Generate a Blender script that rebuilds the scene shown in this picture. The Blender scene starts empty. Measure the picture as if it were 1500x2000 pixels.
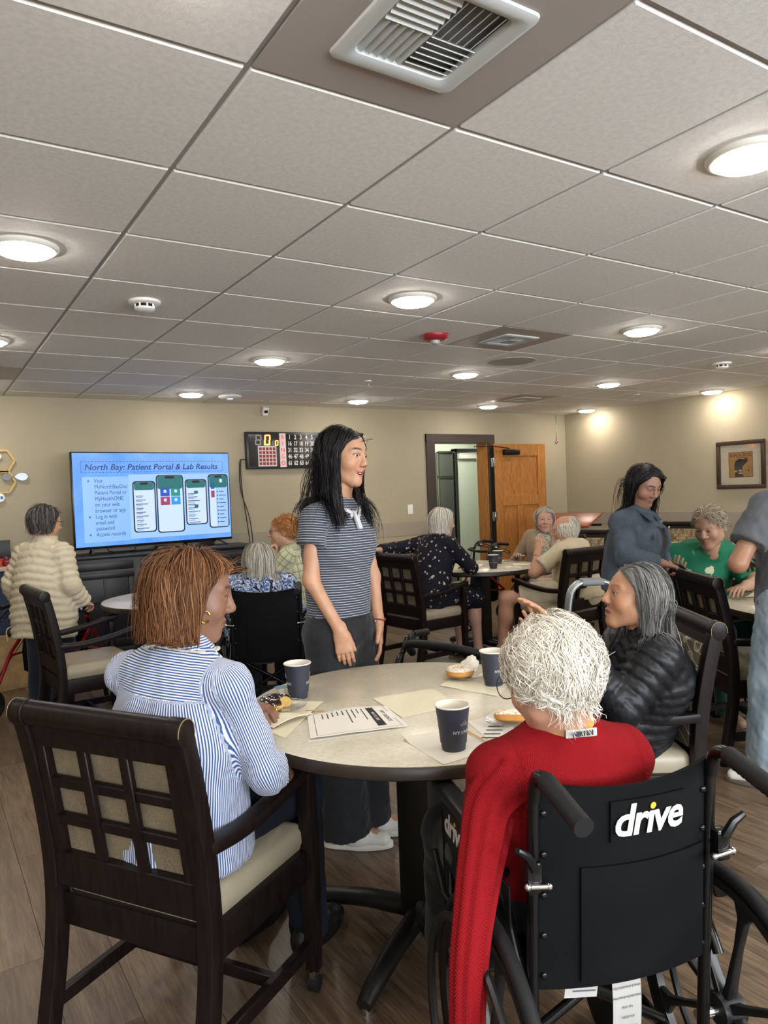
import bpy, bmesh, math, random
import numpy as np
from mathutils import Vector, Matrix

random.seed(7)
RNG = np.random.default_rng(11)
scene = bpy.context.scene
COL = scene.collection
CAM_H = 1.42
CEIL = 2.424
PI = math.pi

# ------------------------------------------------------------------ camera
_yaw, _pit, _rol = math.radians(-32.5017), math.radians(-1.5277), math.radians(2.1918)
cam_data = bpy.data.cameras.new('camera')
cam_data.sensor_fit = 'HORIZONTAL'
cam_data.sensor_width = 36.0
cam_data.lens = 1428.8 / 1500 * 36.0
cam_data.clip_start = 0.05
cam = bpy.data.objects.new('camera', cam_data)
COL.objects.link(cam)
_R = Matrix.Rotation(_yaw, 3, 'Z') @ Matrix.Rotation(_pit, 3, 'X') @ Matrix.Rotation(_rol, 3, 'Y')
_r, _f, _u = _R.col[0], _R.col[1], _R.col[2]
cam.matrix_world = Matrix(((_r[0], _u[0], -_f[0], 0), (_r[1], _u[1], -_f[1], 0), (_r[2], _u[2], -_f[2], CAM_H), (0, 0, 0, 1)))
scene.camera = cam

# ------------------------------------------------------------------ world, exposure
world = bpy.data.worlds.new('world')
scene.world = world
world.use_nodes = True
world.node_tree.nodes['Background'].inputs[0].default_value = (0.9, 0.95, 1.0, 1)
world.node_tree.nodes['Background'].inputs[1].default_value = 0.02
scene.view_settings.view_transform = 'Standard'
scene.view_settings.look = 'None'
scene.view_settings.gamma = 1.0
scene.view_settings.use_curve_mapping = False
scene.view_settings.exposure = 1.46
LAMP_POWER = 30.0            # radiant strength of every ceiling lamp lens
WINDOWS = ((-1.55, 0.25), (0.85, 2.65), (3.25, 5.05))   # x ranges of the three windows in the wall behind the viewer
for _a, _b in WINDOWS:
    _l = bpy.data.lights.new('window_daylight', 'AREA')
    _l.shape = 'RECTANGLE'; _l.size = _b - _a; _l.size_y = 1.3
    _l.energy = 66.0; _l.color = (0.86, 0.93, 1.0)
    _o = bpy.data.objects.new('window_daylight', _l); COL.objects.link(_o)
    _o.location = ((_a + _b) / 2, -2.83, 1.6); _o.rotation_euler = (math.radians(90), 0, 0)

# ------------------------------------------------------------------ materials
def lin(c):
    if isinstance(c, str):
        c = tuple(int(c[i:i + 2], 16) for i in (0, 2, 4))
    c = [v / 255.0 for v in c]
    return tuple((v / 12.92 if v <= 0.04045 else ((v + 0.055) / 1.055) ** 2.4) for v in c) + (1.0,)

MATS = {}
class NT:
    """small node-tree writer"""
    def __init__(self, name):
        self.m = bpy.data.materials.new(name)
        self.m.use_nodes = True
        self.t = self.m.node_tree
        self.b = self.t.nodes['Principled BSDF']
    def n(self, kind, **kw):
        nd = self.t.nodes.new(kind)
        for k, v in kw.items():
            if k.startswith('i_'):
                nd.inputs[int(k[2:])].default_value = v
            else:
                setattr(nd, k, v)
        return nd
    def l(self, a, b):
        self.t.links.new(a, b)
    def math(self, op, a, b=None, c=None):
        nd = self.n('ShaderNodeMath', operation=op)
        for i, x in enumerate((a, b, c)):
            if x is None: continue
            if isinstance(x, (int, float)): nd.inputs[i].default_value = x
            else: self.l(x, nd.inputs[i])
        return nd.outputs[0]
    def mix(self, fac, a, b):
        nd = self.n('ShaderNodeMix', data_type='RGBA')
        for i, x in ((0, fac), (6, a), (7, b)):
            if isinstance(x, (int, float)): nd.inputs[i].default_value = x
            elif isinstance(x, tuple): nd.inputs[i].default_value = x
            else: self.l(x, nd.inputs[i])
        return nd.outputs[2]
    def ramp(self, fac, stops, interp='LINEAR'):
        nd = self.n('ShaderNodeValToRGB')
        nd.color_ramp.interpolation = interp
        els = nd.color_ramp.elements
        while len(els) < len(stops): els.new(0.5)
        for e, (p, c) in zip(els, stops):
            e.position = p; e.color = c if isinstance(c, tuple) else (c, c, c, 1)
        self.l(fac, nd.inputs[0])
        return nd.outputs[0]
    def noise(self, scale, coord=None, detail=3.0, rough=0.5, dist=0.0):
        nd = self.n('ShaderNodeTexNoise')
        nd.inputs['Scale'].default_value = scale
        nd.inputs['Detail'].default_value = detail
        nd.inputs['Roughness'].default_value = rough
        nd.inputs['Distortion'].default_value = dist
        if coord is not None: self.l(coord, nd.inputs['Vector'])
        return nd.outputs['Fac']
    def obj(self, scale=None):
        tc = self.n('ShaderNodeTexCoord').outputs['Object']
        if scale is None: return tc
        mp = self.n('ShaderNodeMapping')
        mp.inputs['Scale'].default_value = scale
        self.l(tc, mp.inputs[0])
        return mp.outputs[0]
    def bump(self, h, strength=0.3, dist=0.002):
        nd = self.n('ShaderNodeBump')
        nd.inputs['Strength'].default_value = strength
        nd.inputs['Distance'].default_value = dist
        self.l(h, nd.inputs['Height'])
        self.l(nd.outputs[0], self.b.inputs['Normal'])
    def base(self, x):
        if isinstance(x, tuple): self.b.inputs['Base Color'].default_value = x
        else: self.l(x, self.b.inputs['Base Color'])
    def set(self, rough=None, metal=None, spec=None, trans=None, sheen=None, coat=None, sss=None):
        b = self.b.inputs
        if rough is not None: b['Roughness'].default_value = rough
        if metal is not None: b['Metallic'].default_value = metal
        if spec is not None: b['Specular IOR Level'].default_value = spec
        if trans is not None: b['Transmission Weight'].default_value = trans
        if sheen is not None: b['Sheen Weight'].default_value = sheen
        if coat is not None: b['Coat Weight'].default_value = coat
        if sss is not None:
            b['Subsurface Weight'].default_value = sss
            b['Subsurface Radius'].default_value = (0.01, 0.004, 0.002)
            b['Subsurface Scale'].default_value = 0.6
    def attr(self, name):
        nd = self.n('ShaderNodeAttribute'); nd.attribute_name = name
        return nd

def mat(name, col, rough=0.5, metal=0.0, spec=0.5, var=None, vscale=20.0, bump=None, bscale=200.0, emit=None, sheen=None, coat=None, trans=None):
    if name in MATS: return MATS[name]
    t = NT(name)
    c = lin(col)
    if var:
        f = t.noise(vscale, t.obj(), 4)
        d = tuple(v * (1 - var) for v in c[:3]) + (1,)
        e = tuple(min(1, v * (1 + var)) for v in c[:3]) + (1,)
        t.base(t.ramp(f, [(0.3, d), (0.7, e)]))
    else:
        t.base(c)
    t.set(rough, metal, spec, trans, sheen, coat)
    if bump: t.bump(t.noise(bscale, t.obj(), 3), bump, 0.002)
    if emit is not None:
        t.b.inputs['Emission Color'].default_value = c
        t.b.inputs['Emission Strength'].default_value = emit
    MATS[name] = t.m
    return t.m

def m_emit(name, col, k=1.0):
    """an emitting screen or lamp pixel colour"""
    if name in MATS: return MATS[name]
    t = NT(name)
    t.base((0.01, 0.01, 0.01, 1)); t.set(0.25)
    t.b.inputs['Emission Color'].default_value = lin(col)
    t.b.inputs['Emission Strength'].default_value = k
    MATS[name] = t.m
    return t.m

# ------------------------------------------------------------------ mesh helpers
def V(*a): return np.array(a, float)

def unit(v):
    v = np.asarray(v, float); n = np.linalg.norm(v)
    return v / n if n > 1e-12 else v

def frame_from(d, up=(0, 0, 1)):
    d = unit(d); up = np.asarray(up, float)
    if abs(np.dot(d, up)) > 0.98: up = np.array((0., 1., 0.)) if abs(d[1]) < 0.9 else np.array((1., 0., 0.))
    a = unit(np.cross(d, up)); b = np.cross(a, d)
    return a, b, d

class MB:
    def __init__(self):
        self.v = []; self.f = []
    def add(self, vs, fs):
        o = len(self.v)
        self.v.extend([tuple(map(float, p)) for p in vs])
        self.f.extend([tuple(i + o for i in f) for f in fs])
        return self
    def box(self, c, s, rot=None):
        x, y, z = [q / 2 for q in s]
        vs = np.array([(-x, -y, -z), (x, -y, -z), (x, y, -z), (-x, y, -z), (-x, -y, z), (x, -y, z), (x, y, z), (-x, y, z)])
        if rot is not None: vs = vs @ np.asarray(rot).T
        vs = vs + np.asarray(c, float)
        return self.add(vs, [(3, 2, 1, 0), (4, 5, 6, 7), (0, 1, 5, 4), (1, 2, 6, 5), (2, 3, 7, 6), (3, 0, 4, 7)])
    def beam(self, a, b, w, h, up=(0, 0, 1)):
        """box from a to b, w across, h along up"""
        a, b = np.asarray(a, float), np.asarray(b, float)
        s, u, d = frame_from(b - a, up)
        vs = []
        for p in (a, b):
            for i, j in ((-1, -1), (1, -1), (1, 1), (-1, 1)):
                vs.append(p + s * i * w / 2 + u * j * h / 2)
        return self.add(vs, [(0, 1, 2, 3), (7, 6, 5, 4), (0, 4, 5, 1), (1, 5, 6, 2), (2, 6, 7, 3), (3, 7, 4, 0)])
    def loft(self, rings, closed=False, caps=True):
        n = len(rings[0]); o = len(self.v)
        for r in rings: self.v.extend([tuple(map(float, p)) for p in r])
        m = len(rings)
        for i in range(m if closed else m - 1):
            a = o + i * n; b = o + ((i + 1) % m) * n
            for j in range(n):
                k = (j + 1) % n
                self.f.append((a + j, a + k, b + k, b + j))
        if caps and not closed:
            self.f.append(tuple(o + j for j in reversed(range(n))))
            self.f.append(tuple(o + (m - 1) * n + j for j in range(n)))
        return self
    def tube(self, pts, r, sides=10, closed=False, up=(0, 0, 1), flat=1.0, caps=True):
        pts = [np.asarray(p, float) for p in pts]
        m = len(pts); rs = r if hasattr(r, '__len__') else [r] * m
        rings = []; prev = None
        for i in range(m):
            if closed: d = pts[(i + 1) % m] - pts[i - 1]
            else: d = pts[min(i + 1, m - 1)] - pts[max(i - 1, 0)]
            d = unit(d)
            if prev is None: a, b, _ = frame_from(d, up)
            else:
                a = prev - d * np.dot(prev, d)
                a = unit(a) if np.linalg.norm(a) > 1e-6 else frame_from(d, up)[0]
                b = np.cross(a, d)
            prev = a
            rings.append([pts[i] + rs[i] * (a * math.cos(t) + b * flat * math.sin(t)) for t in [2 * PI * k / sides for k in range(sides)]])
        return self.loft(rings, closed, caps)
    def lathe(self, prof, n=32, c=(0, 0, 0), axis=(0, 0, 1)):
        """prof: list of (radius, height)"""
        a, b, d = frame_from(axis, (0, 1, 0) if abs(axis[2]) > 0.9 else (0, 0, 1))
        c = np.asarray(c, float)
        rings = []
        for r, h in prof:
            rings.append([c + d * h + max(r, 1e-5) * (a * math.cos(t) + b * math.sin(t)) for t in [2 * PI * k / n for k in range(n)]])
        return self.loft(rings, False, True)
    def prism(self, poly, z0, z1, M3=None, c=(0, 0, 0)):
        n = len(poly)
        vs = [(p[0], p[1], z0) for p in poly] + [(p[0], p[1], z1) for p in poly]
        vs = np.array(vs, float)
        if M3 is not None: vs = vs @ np.asarray(M3).T
        vs = vs + np.asarray(c, float)
        fs = [tuple(reversed(range(n))), tuple(range(n, 2 * n))]
        for i in range(n):
            j = (i + 1) % n
            fs.append((i, j, n + j, n + i))
        return self.add(vs, fs)
    def ell(self, c, r, n=16, m=10, rot=None):
        c = np.asarray(c, float)
        rings = []
        for i in range(m + 1):
            a = PI * i / m
            ring = []
            for k in range(n):
                t = 2 * PI * k / n
                p = np.array((r[0] * max(math.sin(a), 1e-4) * math.cos(t), r[1] * max(math.sin(a), 1e-4) * math.sin(t), -r[2] * math.cos(a)))
                if rot is not None: p = np.asarray(rot) @ p
                ring.append(c + p)
            rings.append(ring)
        return self.loft(rings, False, True)
    def mesh(self, name, mats, smooth=True, bevel=0.0, segs=2, angle=40):
        me = bpy.data.meshes.new(name)
        me.from_pydata(self.v, [], self.f)
        bm = bmesh.new(); bm.from_mesh(me)
        bmesh.ops.recalc_face_normals(bm, faces=bm.faces)
        if bevel > 0:
            es = [e for e in bm.edges if len(e.link_faces) == 2 and e.calc_face_angle(0) > math.radians(30)]
            bmesh.ops.bevel(bm, geom=es, offset=bevel, segments=segs, affect='EDGES', profile=0.5, clamp_overlap=True)
        bm.to_mesh(me); bm.free()
        for m in (mats if isinstance(mats, (list, tuple)) else [mats]): me.materials.append(m)
        if smooth:
            me.polygons.foreach_set('use_smooth', [True] * len(me.polygons))
            try: me.set_sharp_from_angle(angle=math.radians(angle))
            except Exception: pass
        return me
    def build(self, name, mats, parent=None, smooth=True, bevel=0.0, segs=2, loc=None, angle=40):
        return link(name, self.mesh(name, mats, smooth, bevel, segs, angle), parent, loc)

def link(name, me, parent=None, loc=None):
    o = bpy.data.objects.new(name, me)
    COL.objects.link(o)
    if parent is not None: o.parent = parent
    if loc is not None: o.location = loc
    return o

def thing(name, label, cat, loc=(0, 0, 0), ang=0.0, group=None):
    """Empty at a thing's base; ang (degrees) turns local +y towards the direction ang from +X"""
    o = bpy.data.objects.new(name, None)
    o.empty_display_size = 0.1
    COL.objects.link(o)
    o.location = loc; o.rotation_euler = (0, 0, math.radians(ang - 90))
    return tag(o, label, cat, group)

def tag(o, label=None, cat=None, group=None, kind=None):
    if label: o['label'] = label
    if cat: o['category'] = cat
    if group: o['group'] = group
    if kind: o['kind'] = kind
    return o

def copy_tree(root, loc, ang, label, group=None):
    def cp(o, parent):
        c = o.copy(); COL.objects.link(c); c.parent = parent
        for ch in list(o.children): cp(ch, c)
        return c
    kids = list(root.children)
    r = root.copy(); COL.objects.link(r)
    for ch in kids: cp(ch, r)
    r.location = loc; r.rotation_euler = (0, 0, math.radians(ang - 90))
    r['label'] = label
    if group: r['group'] = group
    return r

def rotz(a):
    c, s = math.cos(a), math.sin(a)
    return np.array(((c, -s, 0), (s, c, 0), (0, 0, 1)))
def rotx(a):
    c, s = math.cos(a), math.sin(a)
    return np.array(((1, 0, 0), (0, c, -s), (0, s, c)))
def roty(a):
    c, s = math.cos(a), math.sin(a)
    return np.array(((c, 0, s), (0, 1, 0), (-s, 0, c)))

def bez(pts, n=16):
    """Catmull-Rom through points"""
    P = [np.asarray(p, float) for p in pts]
    P = [2 * P[0] - P[1]] + P + [2 * P[-1] - P[-2]]
    out = []
    for i in range(1, len(P) - 2):
        for k in range(n):
            t = k / n
            a, b, c, d = P[i - 1], P[i], P[i + 1], P[i + 2]
            out.append(0.5 * ((2 * b) + (-a + c) * t + (2 * a - 5 * b + 4 * c - d) * t * t + (-a + 3 * b - 3 * c + d) * t ** 3))
    out.append(P[-2])
    return out

def text_mesh(s, size, depth=0.0008, shear=0.0, bold=0.0, align='CENTER', spacing=1.0, xscale=1.0):
    """lettering as a mesh in the local x-y plane, facing +z"""
    cu = bpy.data.curves.new('lettering', 'FONT')
    cu.body = s; cu.size = size; cu.extrude = depth; cu.shear = shear; cu.offset = bold
    cu.align_x = align; cu.align_y = 'CENTER'; cu.space_character = spacing
    cu.resolution_u = 3
    o = bpy.data.objects.new('lettering_tmp', cu); COL.objects.link(o)
    dg = bpy.context.evaluated_depsgraph_get()
    me = bpy.data.meshes.new_from_object(o.evaluated_get(dg))
    bpy.data.objects.remove(o); bpy.data.curves.remove(cu)
    if xscale != 1.0:
        for v in me.vertices: v.co.x *= xscale
    return me

def text(name, s, size, material, parent, M4, **kw):
    me = text_mesh(s, size, **kw)
    me.materials.clear(); me.materials.append(material)
    me.transform(M4)
    return link(name, me, parent)

def M4(origin, xaxis, yaxis):
    x = unit(xaxis); y = unit(yaxis); z = np.cross(x, y)
    return Matrix(((x[0], y[0], z[0], origin[0]), (x[1], y[1], z[1], origin[1]), (x[2], y[2], z[2], origin[2]), (0, 0, 0, 1)))

def rrect(w, h, r, n=5, cx=0, cy=0):
    pts = []
    for sx, sy, a0 in ((1, 1, 0), (-1, 1, 90), (-1, -1, 180), (1, -1, 270)):
        for k in range(n + 1):
            a = math.radians(a0 + 90 * k / n)
            pts.append((cx + sx * (w / 2 - r) + r * math.cos(a), cy + sy * (h / 2 - r) + r * math.sin(a)))
    return pts
# ------------------------------------------------------------------ room shell
X0, X1, Y0, Y1 = -2.3, 7.84, -2.6, 7.42
T = 0.6096; OX, OY = 0.6997, 1.6108

def wall_material():
    t = NT('beige_wall_paint')
    c = t.obj()
    f = t.noise(1.3, c, 3)
    t.base(t.ramp(f, [(0.3, lin('a2977f')), (0.7, lin('a99e86'))]))
    t.set(0.7, spec=0.3)
    t.bump(t.math('ADD', t.noise(90, c, 4), t.noise(30, c, 2)), 0.25, 0.004)
    return t.m
M_WALL = wall_material()
M_BAND = mat('taupe_rail_paint', '978c7b', 0.55, bump=0.1, bscale=60)
M_DARKTRIM = mat('dark_brown_trim', '3a2f2b', 0.5, var=0.1)
M_GREYWALL = mat('pale_corridor_paint', 'd3d8c8', 0.5)

def ceiling_tile_material():
    t = NT('mineral_fibre_tile')
    c = t.obj()
    f = t.noise(55, c, 6, 0.7)
    t.base(t.ramp(f, [(0.35, lin('dedcd8')), (0.6, lin('eae8e3'))]))
    t.set(0.75, spec=0.25)
    t.bump(t.noise(140, c, 6, 0.7), 0.3, 0.004)
    return t.m
M_TILE = ceiling_tile_material()
M_GRID = mat('grey_ceiling_grid', 'a9a6a3', 0.5)
M_WHITE_PLASTIC = mat('white_plastic', 'e8e6e0', 0.4)

ceiling = tag(MB().box(((X0 + X1) / 2, (Y0 + Y1) / 2, CEIL + 0.06), (X1 - X0 + 0.3, Y1 - Y0 + 0.3, 0.06)).build('ceiling', M_GRID, smooth=False), 'suspended tiled ceiling of the room', None, None, 'structure')
tile_me = MB().box((0, 0, 0.014), (0.594, 0.594, 0.028)).mesh('tile', M_TILE, False, 0.004, 1)
i0 = math.floor((X0 - OX) / T); i1 = math.floor((X1 - OX) / T)
j0 = math.floor((Y0 - OY) / T); j1 = math.floor((Y1 - OY) / T)
VENTS = {(0, -1), (4, 3), (-1, 7), (8, 7)}
for i in range(i0, i1 + 1):
    for j in range(j0, j1 + 1):
        if (i, j) in VENTS: continue
        a, b = max(OX + i * T, X0), min(OX + (i + 1) * T, X1)
        c, d = max(OY + j * T, Y0), min(OY + (j + 1) * T, Y1)
        if b - a < 0.05 or d - c < 0.05: continue
        o = link('tile', tile_me, ceiling, ((a + b) / 2, (c + d) / 2, CEIL))
        o.scale = ((b - a) / T, (d - c) / T, 1)
for i in range(i0, i1 + 2):
    x = OX + i * T
    if X0 < x < X1: MB().box((x, (Y0 + Y1) / 2, CEIL + 0.017), (0.024, Y1 - Y0, 0.018)).build('grid_bar', M_GRID, ceiling, False)
for j in range(j0, j1 + 2):
    y = OY + j * T
    if Y0 < y < Y1: MB().box(((X0 + X1) / 2, y, CEIL + 0.0175), (X1 - X0, 0.024, 0.017)).build('grid_bar', M_GRID, ceiling, False)

# ---- floor planks
def plank_material():
    t = NT('vinyl_wood_plank')
    oi = t.n('ShaderNodeObjectInfo')
    tc = t.n('ShaderNodeTexCoord').outputs['Object']
    off = t.n('ShaderNodeVectorMath', operation='ADD')
    sc = t.n('ShaderNodeVectorMath', operation='SCALE')
    comb = t.n('ShaderNodeCombineXYZ')
    for k in range(3): t.l(oi.outputs['Random'], comb.inputs[k])
    t.l(comb.outputs[0], sc.inputs[0]); sc.inputs[3].default_value = 37.0
    t.l(tc, off.inputs[0]); t.l(sc.outputs[0], off.inputs[1])
    mp = t.n('ShaderNodeMapping'); mp.inputs['Scale'].default_value = (30, 1.6, 1); t.l(off.outputs[0], mp.inputs[0])
    g1 = t.noise(3.0, mp.outputs[0], 6, 0.65, 1.2)
    mp2 = t.n('ShaderNodeMapping'); mp2.inputs['Scale'].default_value = (9, 0.9, 1); t.l(off.outputs[0], mp2.inputs[0])
    g2 = t.noise(2.0, mp2.outputs[0], 4, 0.6, 2.0)
    g = t.math('ADD', t.math('MULTIPLY', g1, 0.6), t.math('MULTIPLY', g2, 0.4))
    g = t.math('ADD', g, t.math('MULTIPLY', t.math('SUBTRACT', oi.outputs['Random'], 0.5), 0.10))
    t.base(t.ramp(g, [(0.32, lin('3e3025')), (0.47, lin('5a4938')), (0.56, lin('6d5a46')), (0.70, lin('816e57'))]))
    t.l(t.math('ADD', t.math('MULTIPLY', g1, 0.25), 0.22), t.b.inputs['Roughness'])
    t.set(spec=0.45)
    t.bump(g1, 0.35, 0.0015)
    return t.m
M_PLANK = plank_material()
floor = tag(MB().box(((X0 + X1) / 2, (Y0 + Y1) / 2, -0.055), (X1 - X0 + 0.3, Y1 - Y0 + 0.3, 0.1)).build('floor', mat('dark_floor_joint', '3a3029', 0.8), smooth=False), 'grey brown wood plank floor', None, None, 'structure')
PW, PL = 0.184, 1.22
pl_me = MB().box((0, 0, -0.004), (PW - 0.0016, PL - 0.0016, 0.008)).mesh('plank', M_PLANK, False)
far_planks = MB(); _n = 0
cells = []
k = 0
x = X0
while x < X1 - 0.01:
    off = (k * 0.37) % 1.0 * PL
    y = Y0 - off
    while y < Y1:
        a, b = max(y, Y0), min(y + PL, Y1)
        c, d = x, min(x + PW, X1)
        if b - a > 0.03 and d - c > 0.02:
            cx, cy = (c + d) / 2, (a + b) / 2
            fwd = 0.537 * cx + 0.843 * cy; rt = 0.843 * cx - 0.537 * cy
            vis = fwd > 0.4 and abs(rt) < 0.62 * fwd + 0.5
            cells.append((0 if vis else 1, fwd, cx, cy, d - c, b - a))
        y += PL
    x += PW; k += 1
cells.sort()
for n_, (vis, fwd, cx, cy, w, l) in enumerate(cells):
    if n_ < 300 and not vis:
        o = link('plank', pl_me, floor, (cx, cy, 0)); o.scale = (w / PW, l / PL, 1)
    else:
        far_planks.box((cx, cy, -0.004), (w - 0.0016, l - 0.0016, 0.008))
if far_planks.v: tag(far_planks.build('far_planks', M_PLANK, floor, False), kind='stuff')

# ---- walls
DX0, DX1, DZ = 5.505, 6.385, 2.02     # door opening in the back wall
wb = MB()
wb.box(((X0 + DX0) / 2, Y1 + 0.1, CEIL / 2), (DX0 - X0, 0.2, CEIL + 0.1))
wb.box(((X1 + 0.2 + DX1) / 2, Y1 + 0.1, CEIL / 2), (X1 + 0.2 - DX1, 0.2, CEIL + 0.1))
wb.box(((DX0 + DX1) / 2, Y1 + 0.1, (CEIL + DZ) / 2 + 0.025), (DX1 - DX0, 0.2, CEIL - DZ + 0.05))
wall_back = tag(wb.build('wall_back', M_WALL, smooth=False), 'beige painted wall behind the television and door', None, None, 'structure')
wall_right = tag(MB().box((X1 + 0.1, (Y0 + Y1) / 2, CEIL / 2), (0.2, Y1 - Y0 + 0.4, CEIL + 0.1)).build('wall_right', M_WALL, smooth=False), 'beige wall with the framed dog picture', None, None, 'structure')
tag(MB().box((X0 - 0.1, (Y0 + Y1) / 2, CEIL / 2), (0.2, Y1 - Y0 + 0.4, CEIL + 0.1)).build('wall_left', M_WALL, smooth=False), 'beige side wall out of view', None, None, 'structure')
wf = MB(); _e = X0 - 0.2
for _a, _b in list(WINDOWS) + [(X1 + 0.2, None)]:
    wf.box(((_e + _a) / 2, Y0 - 0.1, CEIL / 2), (_a - _e, 0.2, CEIL + 0.1))
    if _b: wf.box(((_a + _b) / 2, Y0 - 0.1, 0.45), (_b - _a, 0.2, 1.0)); wf.box(((_a + _b) / 2, Y0 - 0.1, 2.35), (_b - _a, 0.2, 0.25)); _e = _b
tag(wf.build('wall_front', M_WALL, smooth=False), 'beige wall with windows behind the viewer', None, None, 'structure')
for n_, (_a, _b) in enumerate(WINDOWS):
    fr = MB()
    for xx in (_a + 0.025, (_a + _b) / 2, _b - 0.025): fr.box((xx, Y0 - 0.1, 1.5875), (0.05, 0.06, 1.275))
    for zz in (0.975, 2.2): fr.box(((_a + _b) / 2, Y0 - 0.1, zz), (_b - _a, 0.06, 0.05))
    tag(fr.build('window_%d' % (n_ + 2), M_DARKTRIM, smooth=False), 'dark framed window behind the viewer', None, None, 'structure')
# taupe chair-rail band and skirting
for n_, (c, s) in enumerate([(((X0 + 5.36) / 2, Y1 - 0.004, 0.965), (5.36 - X0, 0.008, 0.165)), (((X1 + 6.5) / 2, Y1 - 0.004, 0.965), (X1 - 6.5, 0.008, 0.165)), ((X1 - 0.004, (Y0 + Y1) / 2, 0.965), (0.008, Y1 - Y0, 0.165))]):
    tag(MB().box(c, s).build('trim_%d' % (n_ + 1), M_BAND, smooth=False, bevel=0.002), 'flat taupe rail band on the wall', None, None, 'structure')
M_BASE = mat('brown_skirting', '4a3c33', 0.5)
tag(MB().box(((X0 + 5.36) / 2, Y1 - 0.006, 0.05), (5.36 - X0, 0.012, 0.1)).build('baseboard_back', M_BASE, smooth=False), 'dark skirting along the back wall', None, None, 'structure')
tag(MB().box((X1 - 0.006, (Y0 + Y1) / 2, 0.05), (0.012, Y1 - Y0, 0.1)).build('baseboard_right', M_BASE, smooth=False), 'dark skirting along the right wall', None, None, 'structure')

# ---- corridor beyond the door
cor = MB()
cor.box((6.6, 9.1, 1.3), (4.4, 0.12, 2.7)); cor.box((8.6, 8.35, 1.3), (0.12, 1.6, 2.7)); cor.box((4.6, 8.35, 1.3), (0.12, 1.6, 2.7))
tag(cor.build('wall_corridor', M_GREYWALL, smooth=False), 'pale corridor wall seen through the doorway', None, None, 'structure')
tag(MB().box((6.6, 8.33, -0.03), (4.0, 1.42, 0.06)).build('floor_corridor', mat('corridor_floor', '8d8474', 0.5, var=0.15), smooth=False), 'corridor floor beyond the doorway', None, None, 'structure')
tag(MB().box((6.6, 8.33, 2.5), (4.0, 1.42, 0.06)).build('ceiling_corridor', M_GREYWALL, smooth=False), 'corridor ceiling beyond the doorway', None, None, 'structure')
d2 = tag(bpy.data.objects.new('door_2', None), 'pale green grey corridor door with white closer arm', None, None, 'structure'); COL.objects.link(d2); d2.location = (7.55, 9.0, 0)
MB().box((0, 0.0, 1.0), (0.95, 0.05, 2.0)).build('door_leaf', mat('pale_green_door', 'cdd6c6', 0.35), d2, False, 0.004)
M_STEEL = mat('brushed_steel', 'a8a9a6', 0.25, 1.0, bump=0.05, bscale=30)
MB().box((-0.5, -0.02, 1.02), (0.05, 0.1, 2.06)).box((0, -0.02, 2.03), (1.05, 0.1, 0.05)).build('door_frame', M_STEEL, d2, False, 0.003)
MB().box((-0.27, -0.05, 1.93), (0.34, 0.06, 0.065)).beam((-0.43, -0.06, 1.975), (-0.1, -0.1, 1.985), 0.02, 0.012).build('door_closer', M_WHITE_PLASTIC, d2, False, 0.006)
MB().box((0.18, -0.03, 1.45), (0.16, 0.01, 0.35)).build('notice_plate', mat('off_white_plate', 'dfe3d6', 0.4), d2, False)
w1 = tag(MB().box((6.85, 8.98, 1.0), (0.30, 0.05, 2.0)).build('window_1', mat('grey_corridor_glass', '7d837c', 0.12, 0.6), smooth=False), 'grey reflective glass panel beside the corridor door', None, None, 'structure')
MB().box((-0.14 + 6.85, 8.95, 1.0), (0.02, 0.03, 2.0)).box((6.85, 8.95, 2.0), (0.30, 0.03, 0.03)).box((6.85, 8.95, 1.62), (0.3, 0.02, 0.04)).build('window_frame', M_STEEL, w1, False)
cl = tag(MB().box((6.6, 8.3, 2.462), (1.2, 0.3, 0.016)).build('corridor_lamp', m_emit('corridor_lamp_lens', 'f4f7ea', 9.0), smooth=False), 'flat white lamp panel on corridor ceiling', 'lamp')

# ---- door casing and oak door
dfr = MB()
dfr.box(((5.375 + DX0) / 2, Y1 - 0.012, 1.065), (DX0 - 5.375, 0.03, 2.13)); dfr.box(((6.49 + DX1) / 2, Y1 - 0.012, 1.065), (6.49 - DX1, 0.03, 2.13)); dfr.box(((5.375 + 6.49) / 2, Y1 - 0.0125, 2.075), (6.49 - 5.375, 0.031, 0.11))
casing = tag(dfr.build('door_casing', M_DARKTRIM, smooth=False, bevel=0.003), 'wide dark brown casing around the doorway', None, None, 'structure')
dfr = MB(); dfr.box((DX0 + 0.008, Y1 + 0.1, 1.01), (0.016, 0.21, 2.02))
dfr.build('door_jamb', M_DARKTRIM, casing, False)

def oak_material():
    t = NT('honey_oak')
    mp = t.n('ShaderNodeMapping'); mp.inputs['Scale'].default_value = (14, 14, 1.3); t.l(t.obj(), mp.inputs[0])
    g = t.noise(4.0, mp.outputs[0], 6, 0.6, 1.5)
    t.base(t.ramp(g, [(0.3, lin('8a5425')), (0.5, lin('a86d33')), (0.68, lin('bb8143'))]))
    t.set(0.4, spec=0.4)
    t.bump(g, 0.1, 0.001)
    return t.m
M_OAK = oak_material()
MB().box((DX1 - 0.01, Y1 + 0.1, 1.01), (0.02, 0.2, 2.02)).build('door_jamb', M_OAK, casing, False)
door = tag(bpy.data.objects.new('door_1', None), 'honey oak panel door swung open against the wall', None, None, 'structure'); COL.objects.link(door)
door.location = (6.40, 7.365, 0.0); door.rotation_euler = (0, 0, math.radians(-3.0))
DW = 0.90
b = MB()
b.box((DW / 2, -0.012, 1.005), (DW, 0.018, 1.99))
b.build('door_panel', M_OAK, door, False)
def rail(x0, x1, z0, z1): MB().box(((x0 + x1) / 2, -0.028, (z0 + z1) / 2), (x1 - x0, 0.022, z1 - z0)).build('door_rail', M_OAK, door, True, 0.004, 1)
rail(0, 0.14, 0.01, 2.0); rail(DW - 0.14, DW, 0.01, 2.0)
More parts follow.
